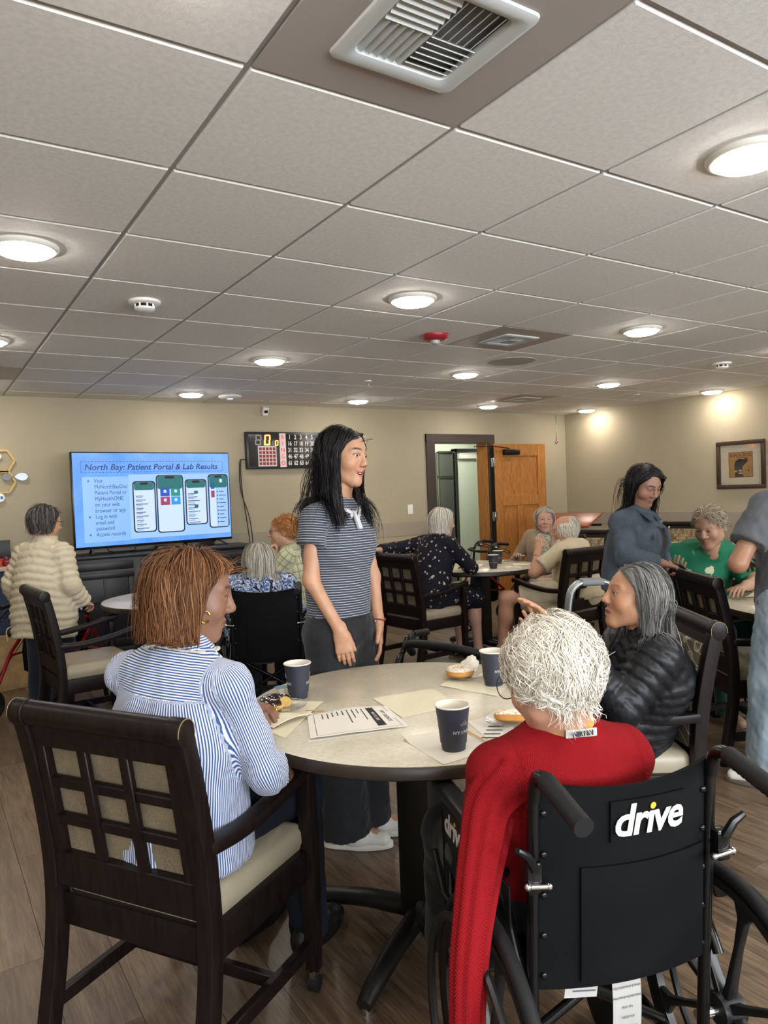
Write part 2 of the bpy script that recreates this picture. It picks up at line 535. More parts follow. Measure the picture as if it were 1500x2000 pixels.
rail(0.14, DW - 0.14, 1.84, 2.0); rail(0.14, DW - 0.14, 1.18, 1.32); rail(0.14, DW - 0.14, 0.01, 0.25); rail(0.39, 0.51, 0.25, 1.18)
M_BLACKMETAL = mat('black_metal', '161616', 0.35, 0.6)
for z in (1.76, 1.05, 0.25):
    MB().box((0.0, -0.035, z), (0.07, 0.012, 0.12)).tube([(0, -0.045, z - 0.06), (0, -0.045, z + 0.06)], 0.009, 8).build('hinge', M_STEEL, door, True, 0.001, 1)
MB().box((0.0, -0.03, 1.0), (0.018, 0.03, 1.98)).build('hinge_gap', M_BLACKMETAL, door, False)
MB().box((0.28, -0.072, 1.89), (0.26, 0.06, 0.075)).build('door_closer', M_BLACKMETAL, door, True, 0.012)
MB().beam((0.24, -0.08, 1.94), (-0.02, -0.10, 1.965), 0.022, 0.01).beam((-0.02, -0.10, 1.965), (-0.32, -0.06, 1.965), 0.022, 0.01).build('closer_arm', M_BLACKMETAL, door, False)

# ---- ceiling fixtures
M_LENS = m_emit('lamp_lens', 'fff6ea', LAMP_POWER)
M_RING = mat('lamp_trim_ring', 'e2ddd2', 0.4)
def lamp(x, y, label):
    r = thing('ceiling_lamp', label, 'lamp', (x, y, CEIL), 90, 'round ceiling lamps')
    ring = ringm if 'ring' in _cache else None
    link('trim_ring', _cache['ring'], r); link('lens', _cache['lens'], r)
_cache = {}
_b = MB(); _b.lathe([(0.125, 0.0), (0.127, -0.006), (0.122, -0.014), (0.112, -0.018), (0.1, -0.016), (0.098, -0.004)], 36)
_cache['ring'] = _b.mesh('trim_ring', M_RING)
_b = MB(); _b.lathe([(0.099, -0.006), (0.099, -0.02), (0.09, -0.03), (0.06, -0.037), (0.03, -0.04), (0.001, -0.041)], 32)
_cache['lens'] = _b.mesh('lens', M_LENS)
ringm = _cache['ring']
LX = [OX + T * (q + 0.5) for q in (-4, -1, 2, 5, 8, 11)]
LY = [OY + T * (q + 0.5) for q in (-7, -4, -1, 2, 5, 8)]
LX[5] = X1 - 0.24
LAMP_LABELS = {(1, 3): 'round flush ceiling lamp at far left, nearest of the left row', (2, 2): 'round flush ceiling lamp nearest the viewer, at the right edge',
 (2, 3): 'round ceiling lamp between white smoke detector and red alarm', (3, 3): 'round ceiling lamp just right of the small ceiling vent',
 (2, 4): 'round ceiling lamp second from the television in its row', (2, 5): 'round ceiling lamp right above the television',
 (3, 4): 'round ceiling lamp beside the round ceiling speaker', (3, 5): 'round ceiling lamp above the standing person in striped polo, near back wall',
 (4, 4): 'round ceiling lamp left of the far smoke detector', (4, 5): 'round ceiling lamp near the oak door',
 (5, 5): 'round ceiling lamp in the far corner of the room', (5, 4): 'round ceiling lamp close to wall above the dog picture',
 (1, 4): 'round ceiling lamp cut by left picture edge, behind the nearest left one'}
for a, x in enumerate(LX):
    for c, y in enumerate(LY):
        if a == 0 and c > 3: continue
        lamp(x, y, LAMP_LABELS.get((a, c), 'round flush ceiling lamp outside the picture'))

M_VENTPLATE = mat('vent_plate_paint', 'a69e98', 0.45)
M_VENTWHITE = mat('vent_white_paint', 'c2c5c3', 0.4)
M_DUCT = mat('dark_duct', '20242a', 0.9)
def vent(i, j, label, size, detail=True, flip=False):
    x, y = OX + (i + 0.5) * T, OY + (j + 0.5) * T
    r = thing('ceiling_vent', label, 'vent', (x, y, CEIL), 90)
    h = size / 2; H = T / 2 - 0.006
    b = MB()
    for (c, s) in (((0, (h + H) / 2, .003), (2 * H, H - h, .006)), ((0, -(h + H) / 2, .003), (2 * H, H - h, .006)), (((h + H) / 2, 0, .003), (H - h, 2 * h, .006)), ((-(h + H) / 2, 0, .003), (H - h, 2 * h, .006))): b.box(c, s)
    b.build('plate', M_VENTPLATE, r, False)
    MB().box((0, 0, 0.09), (size, size, 0.004)).box((h, 0, 0.045), (.004, size, .09)).box((-h, 0, 0.045), (.004, size, .09)).box((0, h, 0.045), (size, .004, .09)).box((0, -h, 0.045), (size, .004, .09)).build('duct', M_DUCT, r, False)
    fr = MB()
    q = [(h + 0.022, h + 0.022, 0.0), (h + 0.02, h + 0.02, -0.006), (h + 0.004, h + 0.004, -0.013), (h - 0.02, h - 0.02, -0.004), (h - 0.024, h - 0.024, 0.01)]
    rings = [[(px_, py_, z) for px_, py_ in rrect(2 * a, 2 * c, 0.022, 4)] for a, c, z in q]
    fr.loft(rings, False, False)
    fr.build('frame', M_VENTWHITE, r)
    n = 6; g = (h - 0.024)
    for qx, qy in ((-1, -1), (1, -1), (1, 1), (-1, 1)):
        along_x = (qx * qy > 0) != flip
        for k in range(n):
            t = (k + 0.5) / n * g
            bl = MB()
            tilt = 0.6 * (1 if (qy if along_x else qx) > 0 else -1)
            if along_x: bl.box((qx * g / 2, qy * t, 0.006), (g - 0.004, 0.024, 0.0022), rotx(tilt * 1.3))
            else: bl.box((qx * t, qy * g / 2, 0.006), (0.024, g - 0.004, 0.0022), roty(-tilt * 1.3))
            bl.build('blade', M_VENTWHITE, r, False)
    return r
vent(0, -1, 'large square air vent with four sets of slanted blades above the viewer', 0.30)
vent(4, 3, 'small square air vent in a tan panel beside the red alarm', 0.26, flip=True)
vent(-1, 7, 'grey air vent panel near the left picture edge', 0.26)
vent(8, 7, 'dim grey air vent panel near the back wall', 0.26)

def lathe_thing(name, label, cat, loc, parts, group=None):
    r = thing(name, label, cat, loc, 90, group)
    for pn, m, prof in parts: MB().lathe(prof, 28).build(pn, m, r)
    return r
for (x, y, lab) in ((1.008, 3.742, 'white smoke detector near the left lamp'), (5.906, 3.756, 'white smoke detector far off to the right')):
    r = lathe_thing('smoke_detector', lab, 'smoke detector', (x, y, CEIL), [('base', M_WHITE_PLASTIC, [(0.078, 0), (0.078, -0.012), (0.068, -0.018), (0.001, -0.018)]), ('chamber', M_BLACKMETAL, [(0.045, -0.018), (0.045, -0.034), (0.001, -0.034)]), ('cap', M_WHITE_PLASTIC, [(0.05, -0.033), (0.05, -0.042), (0.038, -0.05), (0.001, -0.052)])], 'smoke detectors')
    for k in range(8):
        a = k * PI / 4
        MB().box((0.046 * math.cos(a), 0.046 * math.sin(a), -0.026), (0.008, 0.008, 0.018)).build('rib', M_WHITE_PLASTIC, r, False)
M_REDPL = mat('red_alarm_plastic', '8e1f26', 0.35)
r = lathe_thing('fire_alarm', 'dark red round fire alarm strobe on the ceiling', 'fire alarm', (2.867, 3.804, CEIL), [('housing', M_REDPL, [(0.088, 0), (0.088, -0.01), (0.078, -0.03), (0.06, -0.038), (0.001, -0.038)])])
MB().box((0, 0, -0.045), (0.06, 0.03, 0.03)).lathe([(0.03, -0.036), (0.03, -0.056), (0.015, -0.066), (0.001, -0.068)], 16).build('strobe_lens', mat('clear_strobe', 'e9e9e6', 0.08, trans=0.7), r, True, 0.003, 1)
lathe_thing('ceiling_speaker', 'flat round speaker grille set into ceiling tile', 'speaker', (4.04, 4.36, CEIL), [('grille', mat('grey_speaker_grille', 'a59f99', 0.6), [(0.185, 0), (0.185, -0.004), (0.17, -0.007), (0.001, -0.008)])])
lathe_thing('access_point', 'white oval wireless access point on ceiling above the television', 'router', (2.61, 6.80, CEIL), [('shell', M_WHITE_PLASTIC, [(0.085, 0), (0.11, -0.01), (0.112, -0.022), (0.085, -0.036), (0.001, -0.038)]), ('blue_light', m_emit('blue_led', '6f8dff', 2.0), [(0.03, -0.0375), (0.028, -0.040), (0.001, -0.040)])])
for x, y, lab in ((3.45, 5.60, 'small pendent sprinkler head above the middle of the room'), (6.95, 5.47, 'small pendent sprinkler head near the right wall')):
    lathe_thing('sprinkler', lab, 'sprinkler', (x, y, CEIL), [('escutcheon', M_WHITE_PLASTIC, [(0.035, 0), (0.034, -0.006), (0.012, -0.01), (0.001, -0.01)]), ('nozzle', M_STEEL, [(0.008, -0.009), (0.008, -0.04), (0.02, -0.041), (0.02, -0.044), (0.001, -0.044)])], 'sprinkler heads')
# ------------------------------------------------------------------ furniture materials
def dark_wood():
    t = NT('espresso_wood')
    mp = t.n('ShaderNodeMapping'); mp.inputs['Scale'].default_value = (25, 25, 4); t.l(t.obj(), mp.inputs[0])
    g = t.noise(3, mp.outputs[0], 4)
    t.base(t.ramp(g, [(0.3, lin('0f0a09')), (0.7, lin('1d1412'))]))
    t.set(0.4, spec=0.2); t.bump(g, 0.06, 0.001)
    return t.m
M_WOOD = dark_wood()
M_WORN = mat('worn_bare_wood', '84704a', 0.6)
def woven(name, a, b_, s=(900, 900, 120)):
    t = NT(name)
    mp = t.n('ShaderNodeMapping'); mp.inputs['Scale'].default_value = s; t.l(t.obj(), mp.inputs[0])
    g = t.noise(1.0, mp.outputs[0], 2)
    h = t.noise(14, t.obj(), 3)
    t.base(t.ramp(t.math('ADD', t.math('MULTIPLY', g, 0.7), t.math('MULTIPLY', h, 0.3)), [(0.35, lin(a)), (0.65, lin(b_))]))
    t.set(0.85, spec=0.2); t.bump(g, 0.4, 0.001)
    return t.m
M_WEAVE = woven('taupe_woven_fabric', '5b5040', '847761')
M_VINYL = mat('beige_seat_vinyl', '9b907b', 0.42, var=0.06, vscale=6, bump=0.12, bscale=25)
def leaf_fabric():
    t = NT('taupe_leaf_print_fabric')
    tc = t.obj()
    mp = t.n('ShaderNodeMapping'); mp.inputs['Scale'].default_value = (13, 13, 9); mp.inputs['Rotation'].default_value = (0, 0.5, 0); t.l(tc, mp.inputs[0])
    v = t.n('ShaderNodeTexVoronoi', feature='F1'); v.inputs['Randomness'].default_value = 0.75; t.l(mp.outputs[0], v.inputs['Vector']); v.inputs['Scale'].default_value = 1.0
    d = v.outputs['Distance']
    inside = t.math('LESS_THAN', d, 0.33)
    ring = t.math('MULTIPLY', t.math('GREATER_THAN', d, 0.27), inside)
    pick = t.n('ShaderNodeSeparateColor'); t.l(v.outputs['Color'], pick.inputs[0])
    full = t.math('MULTIPLY', inside, t.math('GREATER_THAN', pick.outputs[0], 0.45))
    w = t.n('ShaderNodeTexWave', wave_type='RINGS'); w.inputs['Scale'].default_value = 0.7; w.inputs['Distortion'].default_value = 4.0; t.l(mp.outputs[0], w.inputs['Vector'])
    vine = t.math('GREATER_THAN', w.outputs['Fac'], 0.965)
    k = t.math('MAXIMUM', t.math('MAXIMUM', ring, vine), t.math('MULTIPLY', full, 0.55))
    t.base(t.mix(k, lin('5e5546'), lin('a89e88')))
    t.set(0.85, spec=0.2); t.bump(t.noise(700, tc, 2), 0.3, 0.001)
    return t.m
M_LEAF = leaf_fabric()
def checker_fabric():
    t = NT('brown_checker_fabric')
    br = t.n('ShaderNodeTexBrick')
    mp = t.n('ShaderNodeMapping'); mp.inputs['Rotation'].default_value = (PI / 2, 0, 0); mp.inputs['Scale'].default_value = (1, 1, 1); t.l(t.obj(), mp.inputs[0]); t.l(mp.outputs[0], br.inputs['Vector'])
    br.inputs['Color1'].default_value = lin('a3906b'); br.inputs['Color2'].default_value = lin('6b573e'); br.inputs['Mortar'].default_value = lin('4b3d2d')
    br.inputs['Scale'].default_value = 22; br.inputs['Mortar Size'].default_value = 0.03; br.inputs['Brick Width'].default_value = 0.5; br.inputs['Row Height'].default_value = 0.8
    t.base(br.outputs[0]); t.set(0.8, spec=0.2)
    return t.m
M_CHECK = checker_fabric()
M_BLACKPLASTIC = mat('black_plastic', '141415', 0.4)
M_RUBBER = mat('black_rubber', '131314', 0.6, spec=0.3)
M_CHROME = mat('chrome', 'c9c9c9', 0.12, 1.0)
M_ALU = mat('grey_aluminium_tube', '9fa4a6', 0.32, 0.8)
M_BLACKPAINT = mat('gloss_black_paint', '0e0e0f', 0.22, 0.2)

def rect_ring(c, w, h, ax, ay):
    c = np.asarray(c, float); ax = np.asarray(ax, float); ay = np.asarray(ay, float)
    return [c - ax * w / 2 - ay * h / 2, c + ax * w / 2 - ay * h / 2, c + ax * w / 2 + ay * h / 2, c - ax * w / 2 + ay * h / 2]

# ------------------------------------------------------------------ armchair with lattice back
def chair(label, x, y, ang, pad, group='dark wood dining armchairs'):
    r = thing('dining_chair', label, 'chair', (x, y, 0), ang, group)
    W = 0.265
    prof = [(-0.325, 0.0), (-0.295, 0.12), (-0.262, 0.28), (-0.25, 0.42), (-0.258, 0.56), (-0.285, 0.72), (-0.32, 0.86), (-0.335, 0.905)]
    pp = bez([(0, a, c) for a, c in prof], 4)
    for s in (-1, 1):
        b = MB(); rings = []
        for k, p in enumerate(pp):
            d = unit(pp[min(k + 1, len(pp) - 1)] - pp[max(k - 1, 0)])
            n = np.array((0, d[2], -d[1]))
            rings.append(rect_ring((s * W, p[1], p[2]), 0.046, 0.052, (1, 0, 0), n))
        b.loft(rings)
        b.lathe([(0.034, -0.0235), (0.034, 0.0235)], 18, (s * W, -0.338, 0.908), (1, 0, 0))
        post = b.build('back_post', M_WOOD, r, True, 0.004, 2)
        MB().tube([(s * (W + 0.0245), -0.338 + 0.0325 * math.cos(t), 0.908 + 0.0325 * math.sin(t)) for t in [q * PI / 12 - 0.4 for q in range(15)]], 0.0012, 5).build('worn_edge', M_WORN, post)
    # crest rail: rolled top plus flat face
    def back_y(z):
        zs = [c for a, c in prof]; ys = [a for a, c in prof]
        return float(np.interp(z, zs, ys))
    b = MB(); b.lathe([(0.031, -W + 0.022), (0.031, W - 0.022)], 18, (0, -0.336, 0.908), (1, 0, 0))
    b.build('crest_roll', M_WOOD, r, True)
    def cross(name, z0, z1, t, x0, x1, dy=0.0):
        bb = MB()
        a = (np.array((x0 + x1, 2 * (back_y(z0) + dy), 2 * z0)) / 2); c = (np.array((x0 + x1, 2 * (back_y(z1) + dy), 2 * z1)) / 2)
        bb.beam(a, c, abs(x1 - x0), t, (0, -1, 0))
        return bb.build(name, M_WOOD, r, True, 0.003, 1)
    w = W - 0.023
    cross('crest_rail', 0.825, 0.90, 0.03, -w, w)
    cross('lower_rail', 0.445, 0.535, 0.034, -w, w)
    cross('back_stile', 0.53, 0.83, 0.03, -w, -w + 0.035); cross('back_stile', 0.53, 0.83, 0.03, w - 0.035, w)
    for xx in (-0.072, 0.072): cross('lattice_bar', 0.53, 0.83, 0.02, xx - 0.016, xx + 0.016, -0.006)
    for zz in (0.628, 0.728): cross('lattice_bar', zz - 0.014, zz + 0.014, 0.02, -w + 0.03, w - 0.03, -0.005)
    # upholstered pad in front of the lattice
    b = MB(); rings = []
    zs = np.linspace(0.50, 0.855, 9)
    for k, z in enumerate(zs):
        e = math.sin(PI * (k + 0.5) / 9) ** 0.35
        yb = back_y(z) + 0.012
        th = 0.018 + 0.022 * e
        ring = []
        for u in np.linspace(-1, 1, 9): ring.append((u * (w - 0.012), yb + th * (1 - 0.5 * abs(u) ** 5), z))
        for u in np.linspace(1, -1, 9): ring.append((u * (w - 0.012), yb, z))
        rings.append(ring)
    b.loft(rings); b.build('back_pad', pad, r, True)
    # seat
    b = MB(); rings = []
    for k, (z, gx, gy) in enumerate([(0.415, -0.004, -0.004), (0.44, 0.006, 0.006), (0.468, 0.004, 0.004), (0.483, -0.01, -0.01), (0.49, -0.04, -0.04), (0.493, -0.12, -0.12)]):
        rings.append([(px_, py_ + 0.02, z) for px_, py_ in rrect(0.50 + 2 * gx, 0.50 + 2 * gy, max(0.03 + gx, 0.01), 4)])
    b.loft(rings); b.build('seat_cushion', M_VINYL, r, True, angle=60)
    MB().box((0, -0.235, 0.375), (0.49, 0.03, 0.085)).build('seat_rail', M_WOOD, r, True, 0.004)
    MB().box((0, 0.262, 0.375), (0.49, 0.03, 0.085)).build('seat_rail', M_WOOD, r, True, 0.004)
    for s in (-1, 1):
        MB().box((s * 0.258, 0.015, 0.375), (0.03, 0.5, 0.085)).build('seat_rail', M_WOOD, r, True, 0.004)
        b = MB(); b.loft([rect_ring((s * 0.268, 0.262, z), q, q, (1, 0, 0), (0, 1, 0)) for z, q in ((0.065, 0.04), (0.3, 0.048), (0.42, 0.05), (0.6, 0.044), (0.645, 0.044))])
        b.build('front_leg', M_WOOD, r, True, 0.004)
        ap = bez([(s * 0.265, back_y(0.63) + 0.01, 0.615), (s * 0.275, -0.1, 0.612), (s * 0.28, 0.1, 0.635), (s * 0.275, 0.25, 0.665), (s * 0.27, 0.31, 0.668)], 5)
        b = MB(); b.loft([rect_ring(p, 0.05, 0.034, (1, 0, 0), (0, 0, 1)) for p in ap]); b.build('armrest', M_WOOD, r, True, 0.008, 2)
        MB().beam((s * 0.262, -0.285, 0.14), (s * 0.266, 0.25, 0.14), 0.026, 0.04).build('stretcher', M_WOOD, r, True, 0.003, 1)
        c = MB().lathe([(0.011, 0.03), (0.011, 0.07)], 10, (s * 0.268, 0.262, 0)).box((s * 0.268, 0.262, 0.045), (0.02, 0.03, 0.03)).build('caster', M_CHROME, r)
        MB().lathe([(0.014, -0.016), (0.024, -0.014), (0.024, 0.014), (0.014, 0.016)], 16, (s * 0.268, 0.262, 0.0245), (1, 0, 0)).build('wheel', M_RUBBER, c)
    MB().beam((-0.262, 0.05, 0.14), (0.262, 0.05, 0.14), 0.026, 0.036).build('stretcher', M_WOOD, r, True, 0.003, 1)
    r.scale = (0.94, 0.85, 1.0)
    return r

C1 = chair('dark wood lattice-back armchair under the person in blue striped shirt', 0.574, 1.967, 32, M_WEAVE)
def chair_copy(label, x, y, ang): return copy_tree(C1, (x, y, 0), ang, label)
chair_copy('empty dark armchair with beige seat beside the red rollator', 0.84, 4.75, 5)
chair_copy('dark lattice armchair under the person in navy floral blouse', 3.42, 4.84, 5)
chair_copy('dark lattice armchair under the person in cream polo shirt', 4.34, 4.22, 95)
chair_copy('empty dark lattice armchair drawn up to the table with green-shirted person', 3.68, 2.22, -32)
C5 = chair('dark armchair with leaf print back under the person in black puffer jacket', 2.17, 1.855, 146, M_LEAF)
C6 = chair('armchair with brown checkered back facing the viewer by far table', 7.40, 5.32, 195, M_CHECK)
copy_tree(C6, (5.75, 5.35, 0), 200, 'checkered-back armchair half hidden behind the person in cream polo')
chair_copy('dark armchair at far table behind the person in green shirt', 7.1, 4.15, 100)

# ------------------------------------------------------------------ round tables
def laminate():
    t = NT('speckled_cream_laminate')
    c = t.obj()
    f = t.noise(70, c, 5, 0.7); g = t.noise(9, c, 3)
    t.base(t.ramp(t.math('ADD', t.math('MULTIPLY', f, 0.6), t.math('MULTIPLY', g, 0.4)), [(0.35, lin('b9b19d')), (0.65, lin('d3ccb9'))]))
    t.set(0.28, spec=0.5); t.bump(f, 0.03, 0.001)
    return t.m
M_LAM = laminate()
def edge_mat():
    t = NT('worn_dark_table_edge')
    c = t.obj(); f = t.noise(26, c, 5, 0.75)
    t.base(t.ramp(f, [(0.0, lin('1d1713')), (0.68, lin('2a211b')), (0.70, lin('b6ab9a')), (1.0, lin('c8bfae'))], 'LINEAR'))
    t.set(0.4)
    return t.m
M_EDGE = edge_mat()
M_COLUMN = mat('black_pedestal', '15130f', 0.45)
def round_table(label, x, y, r_, z, group='round pedestal tables', turn=0):
    t = thing('round_table', label, 'table', (x, y, 0), 90, group)
    MB().lathe([(0.001, z), (r_ - 0.004, z), (r_ - 0.001, z - 0.002), (r_ - 0.002, z - 0.004), (0.001, z - 0.004)][::-1], 96).build('table_top', M_LAM, t)
    MB().lathe([(0.001, z - 0.042), (r_ - 0.01, z - 0.042), (r_ + 0.004, z - 0.034), (r_ + 0.005, z - 0.012), (r_ - 0.001, z - 0.003), (0.001, z - 0.0045)], 96).build('table_edge', M_EDGE, t)
    MB().box((0, 0, (z - 0.04 + 0.07) / 2), (0.11, 0.11, z - 0.11), rotz(turn)).build('pedestal', M_COLUMN, t, True, 0.006)
    MB().box((0, 0, z - 0.055), (0.34, 0.34, 0.026), rotz(turn)).build('mounting_plate', M_COLUMN, t, True, 0.004)
    for k in range(4):
        a = turn + PI / 2 * k
        d = np.array((math.cos(a), math.sin(a), 0))
        MB().tube([d * 0.03 + (0, 0, 0.075), d * 0.2 + (0, 0, 0.07), d * 0.37 + (0, 0, 0.045), d * 0.42 + (0, 0, 0.03)], [0.034, 0.03, 0.026, 0.022], 12).build('foot', M_COLUMN, t)
        MB().lathe([(0.018, 0.0), (0.018, 0.02)], 12, tuple(d * 0.4 + (0, 0, 0.0))).build('glide', M_CHROME, t)
    return t
round_table('cream round table in front with cups, donuts and papers', 1.315, 1.92, 0.548, 0.745, turn=0.55)
round_table('round table by the television tinted blue by its light', 1.55, 5.12, 0.54, 0.74, turn=0.2)
round_table('round table with two navy cups near the doorway', 4.17, 4.98, 0.50, 0.74, turn=0.1)
round_table('round table in front of the person in green shirt', 4.07, 1.98, 0.56, 0.74, turn=0.3)
round_table('round table near the right wall behind the green shirt', 6.85, 4.75, 0.54, 0.74, turn=0.3)
t = thing('side_table', 'white-topped narrow table against the back wall', 'table', (4.55, 7.12, 0), 90)
MB().box((0, 0, 0.79), (1.3, 0.5, 0.03)).build('table_top', mat('white_laminate', 'd9d4c6', 0.35), t, True, 0.004)
for sx in (-0.6, 0.6):
    for sy in (-0.2, 0.2): MB().box((sx, sy, 0.3875), (0.04, 0.04, 0.775)).build('leg', M_STEEL, t, True, 0.003)

# ------------------------------------------------------------------ wheelchair
def nylon():
    t = NT('black_nylon_upholstery')
    t.base(t.ramp(t.noise(7, t.obj(), 3), [(0.3, lin('08090a')), (0.7, lin('0e0f11'))])); t.set(0.75, spec=0.1)
    t.bump(t.noise(500, t.obj(), 2), 0.2, 0.0008)
    return t.m
M_NYLON = nylon()
M_LOGOWHITE = mat('printed_white', 'c4c2bd', 0.5)
M_LOGOORANGE = mat('printed_orange', 'e2a92c', 0.5)
def logo(parent, M, size, bend=None):
    """the white slanted 'drive' lettering with an orange i-dot"""
    objs = []
    full = text_mesh('drive', size, 0.0006, 0.22, size * 0.022, 'CENTER', 0.92)
    vs = [tuple(v.co) for v in full.vertices]
    n = len(vs)
    # connected islands, to find the i-dot
    par = list(range(n))
    def find(a):
        while par[a] != a: par[a] = par[par[a]]; a = par[a]
        return a
    for e in full.edges:
        a, c = find(e.vertices[0]), find(e.vertices[1])
        if a != c: par[a] = c
    groups = {}
    for k in range(n): groups.setdefault(find(k), []).append(k)
    X_ = [v[0] for v in vs]; Y_ = [v[1] for v in vs]; x0_, w_, y0_, h_ = min(X_), max(X_) - min(X_), min(Y_), max(Y_) - min(Y_)
    dots = {g for g, ids in groups.items() if min(vs[k][1] for k in ids) > y0_ + 0.72 * h_ and all(0.38 < (vs[k][0] - x0_) / w_ < 0.68 for k in ids)}
    full.materials.clear(); full.materials.append(M_LOGOWHITE); full.materials.append(M_LOGOORANGE)
    for p in full.polygons: p.material_index = 1 if find(p.vertices[0]) in dots else 0
    if bend:
        for v in full.vertices: v.co = bend(v.co)
    full.transform(M)
    o = link('logo_lettering', full, parent)
    return o

def wheelchair(label, x, y, ang, w=0.205, top=0.885, detail=True, group='black wheelchairs'):
    r = thing('wheelchair', label, 'wheelchair', (x, y, 0), ang, group)
    # back upholstery: sagging sling wrapped round the posts
    def sling(u, z):
        sag = 0.05 * (1 - u * u)
        tilt = -0.02 - 0.06 * (z - 0.45)
        edge = 0.035 * (u * u) if z > top - 0.03 else 0.035 * u * u * max(0, (z - top + 0.2) / 0.2)
        return (u * w, tilt - sag * 0.6, z + edge * 0.6)
    def sheet(name, us, zs, off, th, m):
        b = MB()
        a = [[np.array(sling(u, z)) + (0, off, 0) for u in us] for z in zs]
        c = [[np.array(sling(u, z)) + (0, off + th, 0) for u in us] for z in zs]
        nu, nz = len(us), len(zs)
        b.add([p for row in a for p in row] + [p for row in c for p in row], [])
        N = nu * nz
        for i in range(nz - 1):
            for j in range(nu - 1):
                k = i * nu + j
                b.f.append((k, k + 1, k + nu + 1, k + nu)); b.f.append((N + k, N + k + nu, N + k + nu + 1, N + k + 1))
        for j in range(nu - 1):
            b.f.append((j, N + j, N + j + 1, j + 1)); k = (nz - 1) * nu + j; b.f.append((k, k + 1, N + k + 1, N + k))
        for i in range(nz - 1):
            k = i * nu; b.f.append((k, k + nu, N + k + nu, N + k)); k = i * nu + nu - 1; b.f.append((k, N + k, N + k + nu, k + nu))
        return b.build(name, m, r, True, angle=50)
    back = sheet('back_upholstery', np.linspace(-1, 1, 17), np.linspace(0.46, top, 12), 0.0, 0.009, M_NYLON)
    pocket = sheet('back_pocket', np.linspace(-0.55, 0.9, 13), np.linspace(0.475, 0.70, 6), -0.006, 0.006, M_NYLON)
    for s in (-1, 1):
        x_ = s * w
        MB().tube([(x_, -0.0, 0.22), (x_, -0.015, 0.45), (x_, -0.045, top - 0.02), (x_, -0.052, top + 0.012)], 0.0125, 12).build('back_post', M_BLACKPAINT, r)
        for k in range(5):
            z = 0.49 + k * (top - 0.53) / 4
            MB().ell((x_ - s * 0.018, sling(s * 0.93, z)[1] - 0.004, z), (0.007, 0.004, 0.007), 8, 6).build('rivet', M_BLACKPAINT, back)
        h = MB().tube(bez([(x_, -0.05, top - 0.01), (x_, -0.062, top + 0.03), (x_, -0.09, top + 0.045), (x_, -0.135, top + 0.04)], 5), 0.0135, 12).build('push_handle', M_BLACKPAINT, r)
        gp = [(x_, -0.10 - 0.006 * k, top + 0.0445 - 0.0012 * k) for k in range(20)]
        MB().tube(gp + [(x_, -0.235, top + 0.018)], [0.017 + 0.0011 * (k % 2) for k in range(20)] + [0.018], 14).build('grip', M_RUBBER, h)
        # folding clamp
        c = MB().box((x_ + s * 0.012, -0.055, 0.70), (0.03, 0.03, 0.06)).build('clamp', M_BLACKPAINT, r, True, 0.006)
        MB().tube([(x_ - s * 0.012, -0.072, 0.685), (x_ + s * 0.026, -0.072, 0.69)], 0.0055, 10).ell((x_ - s * 0.014, -0.072, 0.685), (0.0075, 0.0075, 0.0075), 10, 6).ell((x_ + s * 0.028, -0.072, 0.69), (0.0075, 0.0075, 0.0075), 10, 6).build('bolt', M_CHROME, c)
        MB().tube([(x_ + s * 0.012, -0.07, 0.72), (x_ + s * 0.03, -0.075, 0.75), (x_ + s * 0.05, -0.08, 0.765)], [0.01, 0.009, 0.006], 8).build('lever', M_BLACKPAINT, c)
        # rear wheel with mag spokes
        xw = s * (w + 0.075); cy, cz, R = 0.015, 0.305, 0.305
        wl = thing_part('rear_wheel', r)
        pts = [(xw, cy + (R - 0.014) * math.cos(a), cz + (R - 0.014) * math.sin(a)) for a in np.linspace(0, 2 * PI, 49)[:-1]]
        MB().tube(pts, 0.0145, 10, True, up=(1, 0, 0)).build('tyre', M_RUBBER, wl)
        ring = MB()
        prof = [(R - 0.028, -0.013), (R - 0.05, -0.009), (R - 0.05, 0.009), (R - 0.028, 0.013)]
        rings = [[(xw + q[1], cy + q[0] * math.cos(a), cz + q[0] * math.sin(a)) for q in prof] for a in np.linspace(0, 2 * PI, 49)[:-1]]
        ring.loft(rings, True); ring.build('rim', M_BLACKPLASTIC, wl)
        hp = [(xw + s * 0.042, cy + 0.262 * math.cos(a), cz + 0.262 * math.sin(a)) for a in np.linspace(0, 2 * PI, 49)[:-1]]
        MB().tube(hp, 0.0095, 8, True, up=(1, 0, 0)).build('hand_rim', M_BLACKPLASTIC, wl)
        for k in range(8):
            a = 2 * PI * k / 8 + 0.25
            d = np.array((0, math.cos(a), math.sin(a)))
            c0 = np.array((xw, cy, cz)); n_ = np.array((0, -math.sin(a), math.cos(a)))
            sp = MB(); sp.loft([rect_ring(c0 + d * q, hw, tk, n_, (1, 0, 0)) for q, hw, tk in ((0.02, 0.022, 0.03), (0.06, 0.016, 0.024), (0.16, 0.014, 0.018), (0.225, 0.022, 0.018), (0.255, 0.06, 0.016))])
            sp.build('spoke', M_BLACKPLASTIC, wl, True, 0.004)
        MB().lathe([(0.001, -0.03), (0.032, -0.026), (0.036, 0.0), (0.032, 0.026), (0.001, 0.03)], 20, (xw, cy, cz), (1, 0, 0)).build('hub', M_BLACKPLASTIC, wl)
        MB().tube([(s * w, cy, cz), (xw + s * 0.03, cy, cz)], 0.011, 10).build('axle', M_CHROME, wl)
        # arm: pad, supports and side panel
        xa = s * (w + 0.022)
        MB().tube([(xa, -0.03, 0.46), (xa, 0.06, 0.60), (xa, 0.1, 0.655)], 0.011, 10).tube([(xa, 0.42, 0.30), (xa, 0.42, 0.655)], 0.011, 10).tube([(xa, 0.05, 0.655), (xa, 0.44, 0.655)], 0.011, 10).build('arm_frame', M_BLACKPAINT, r)
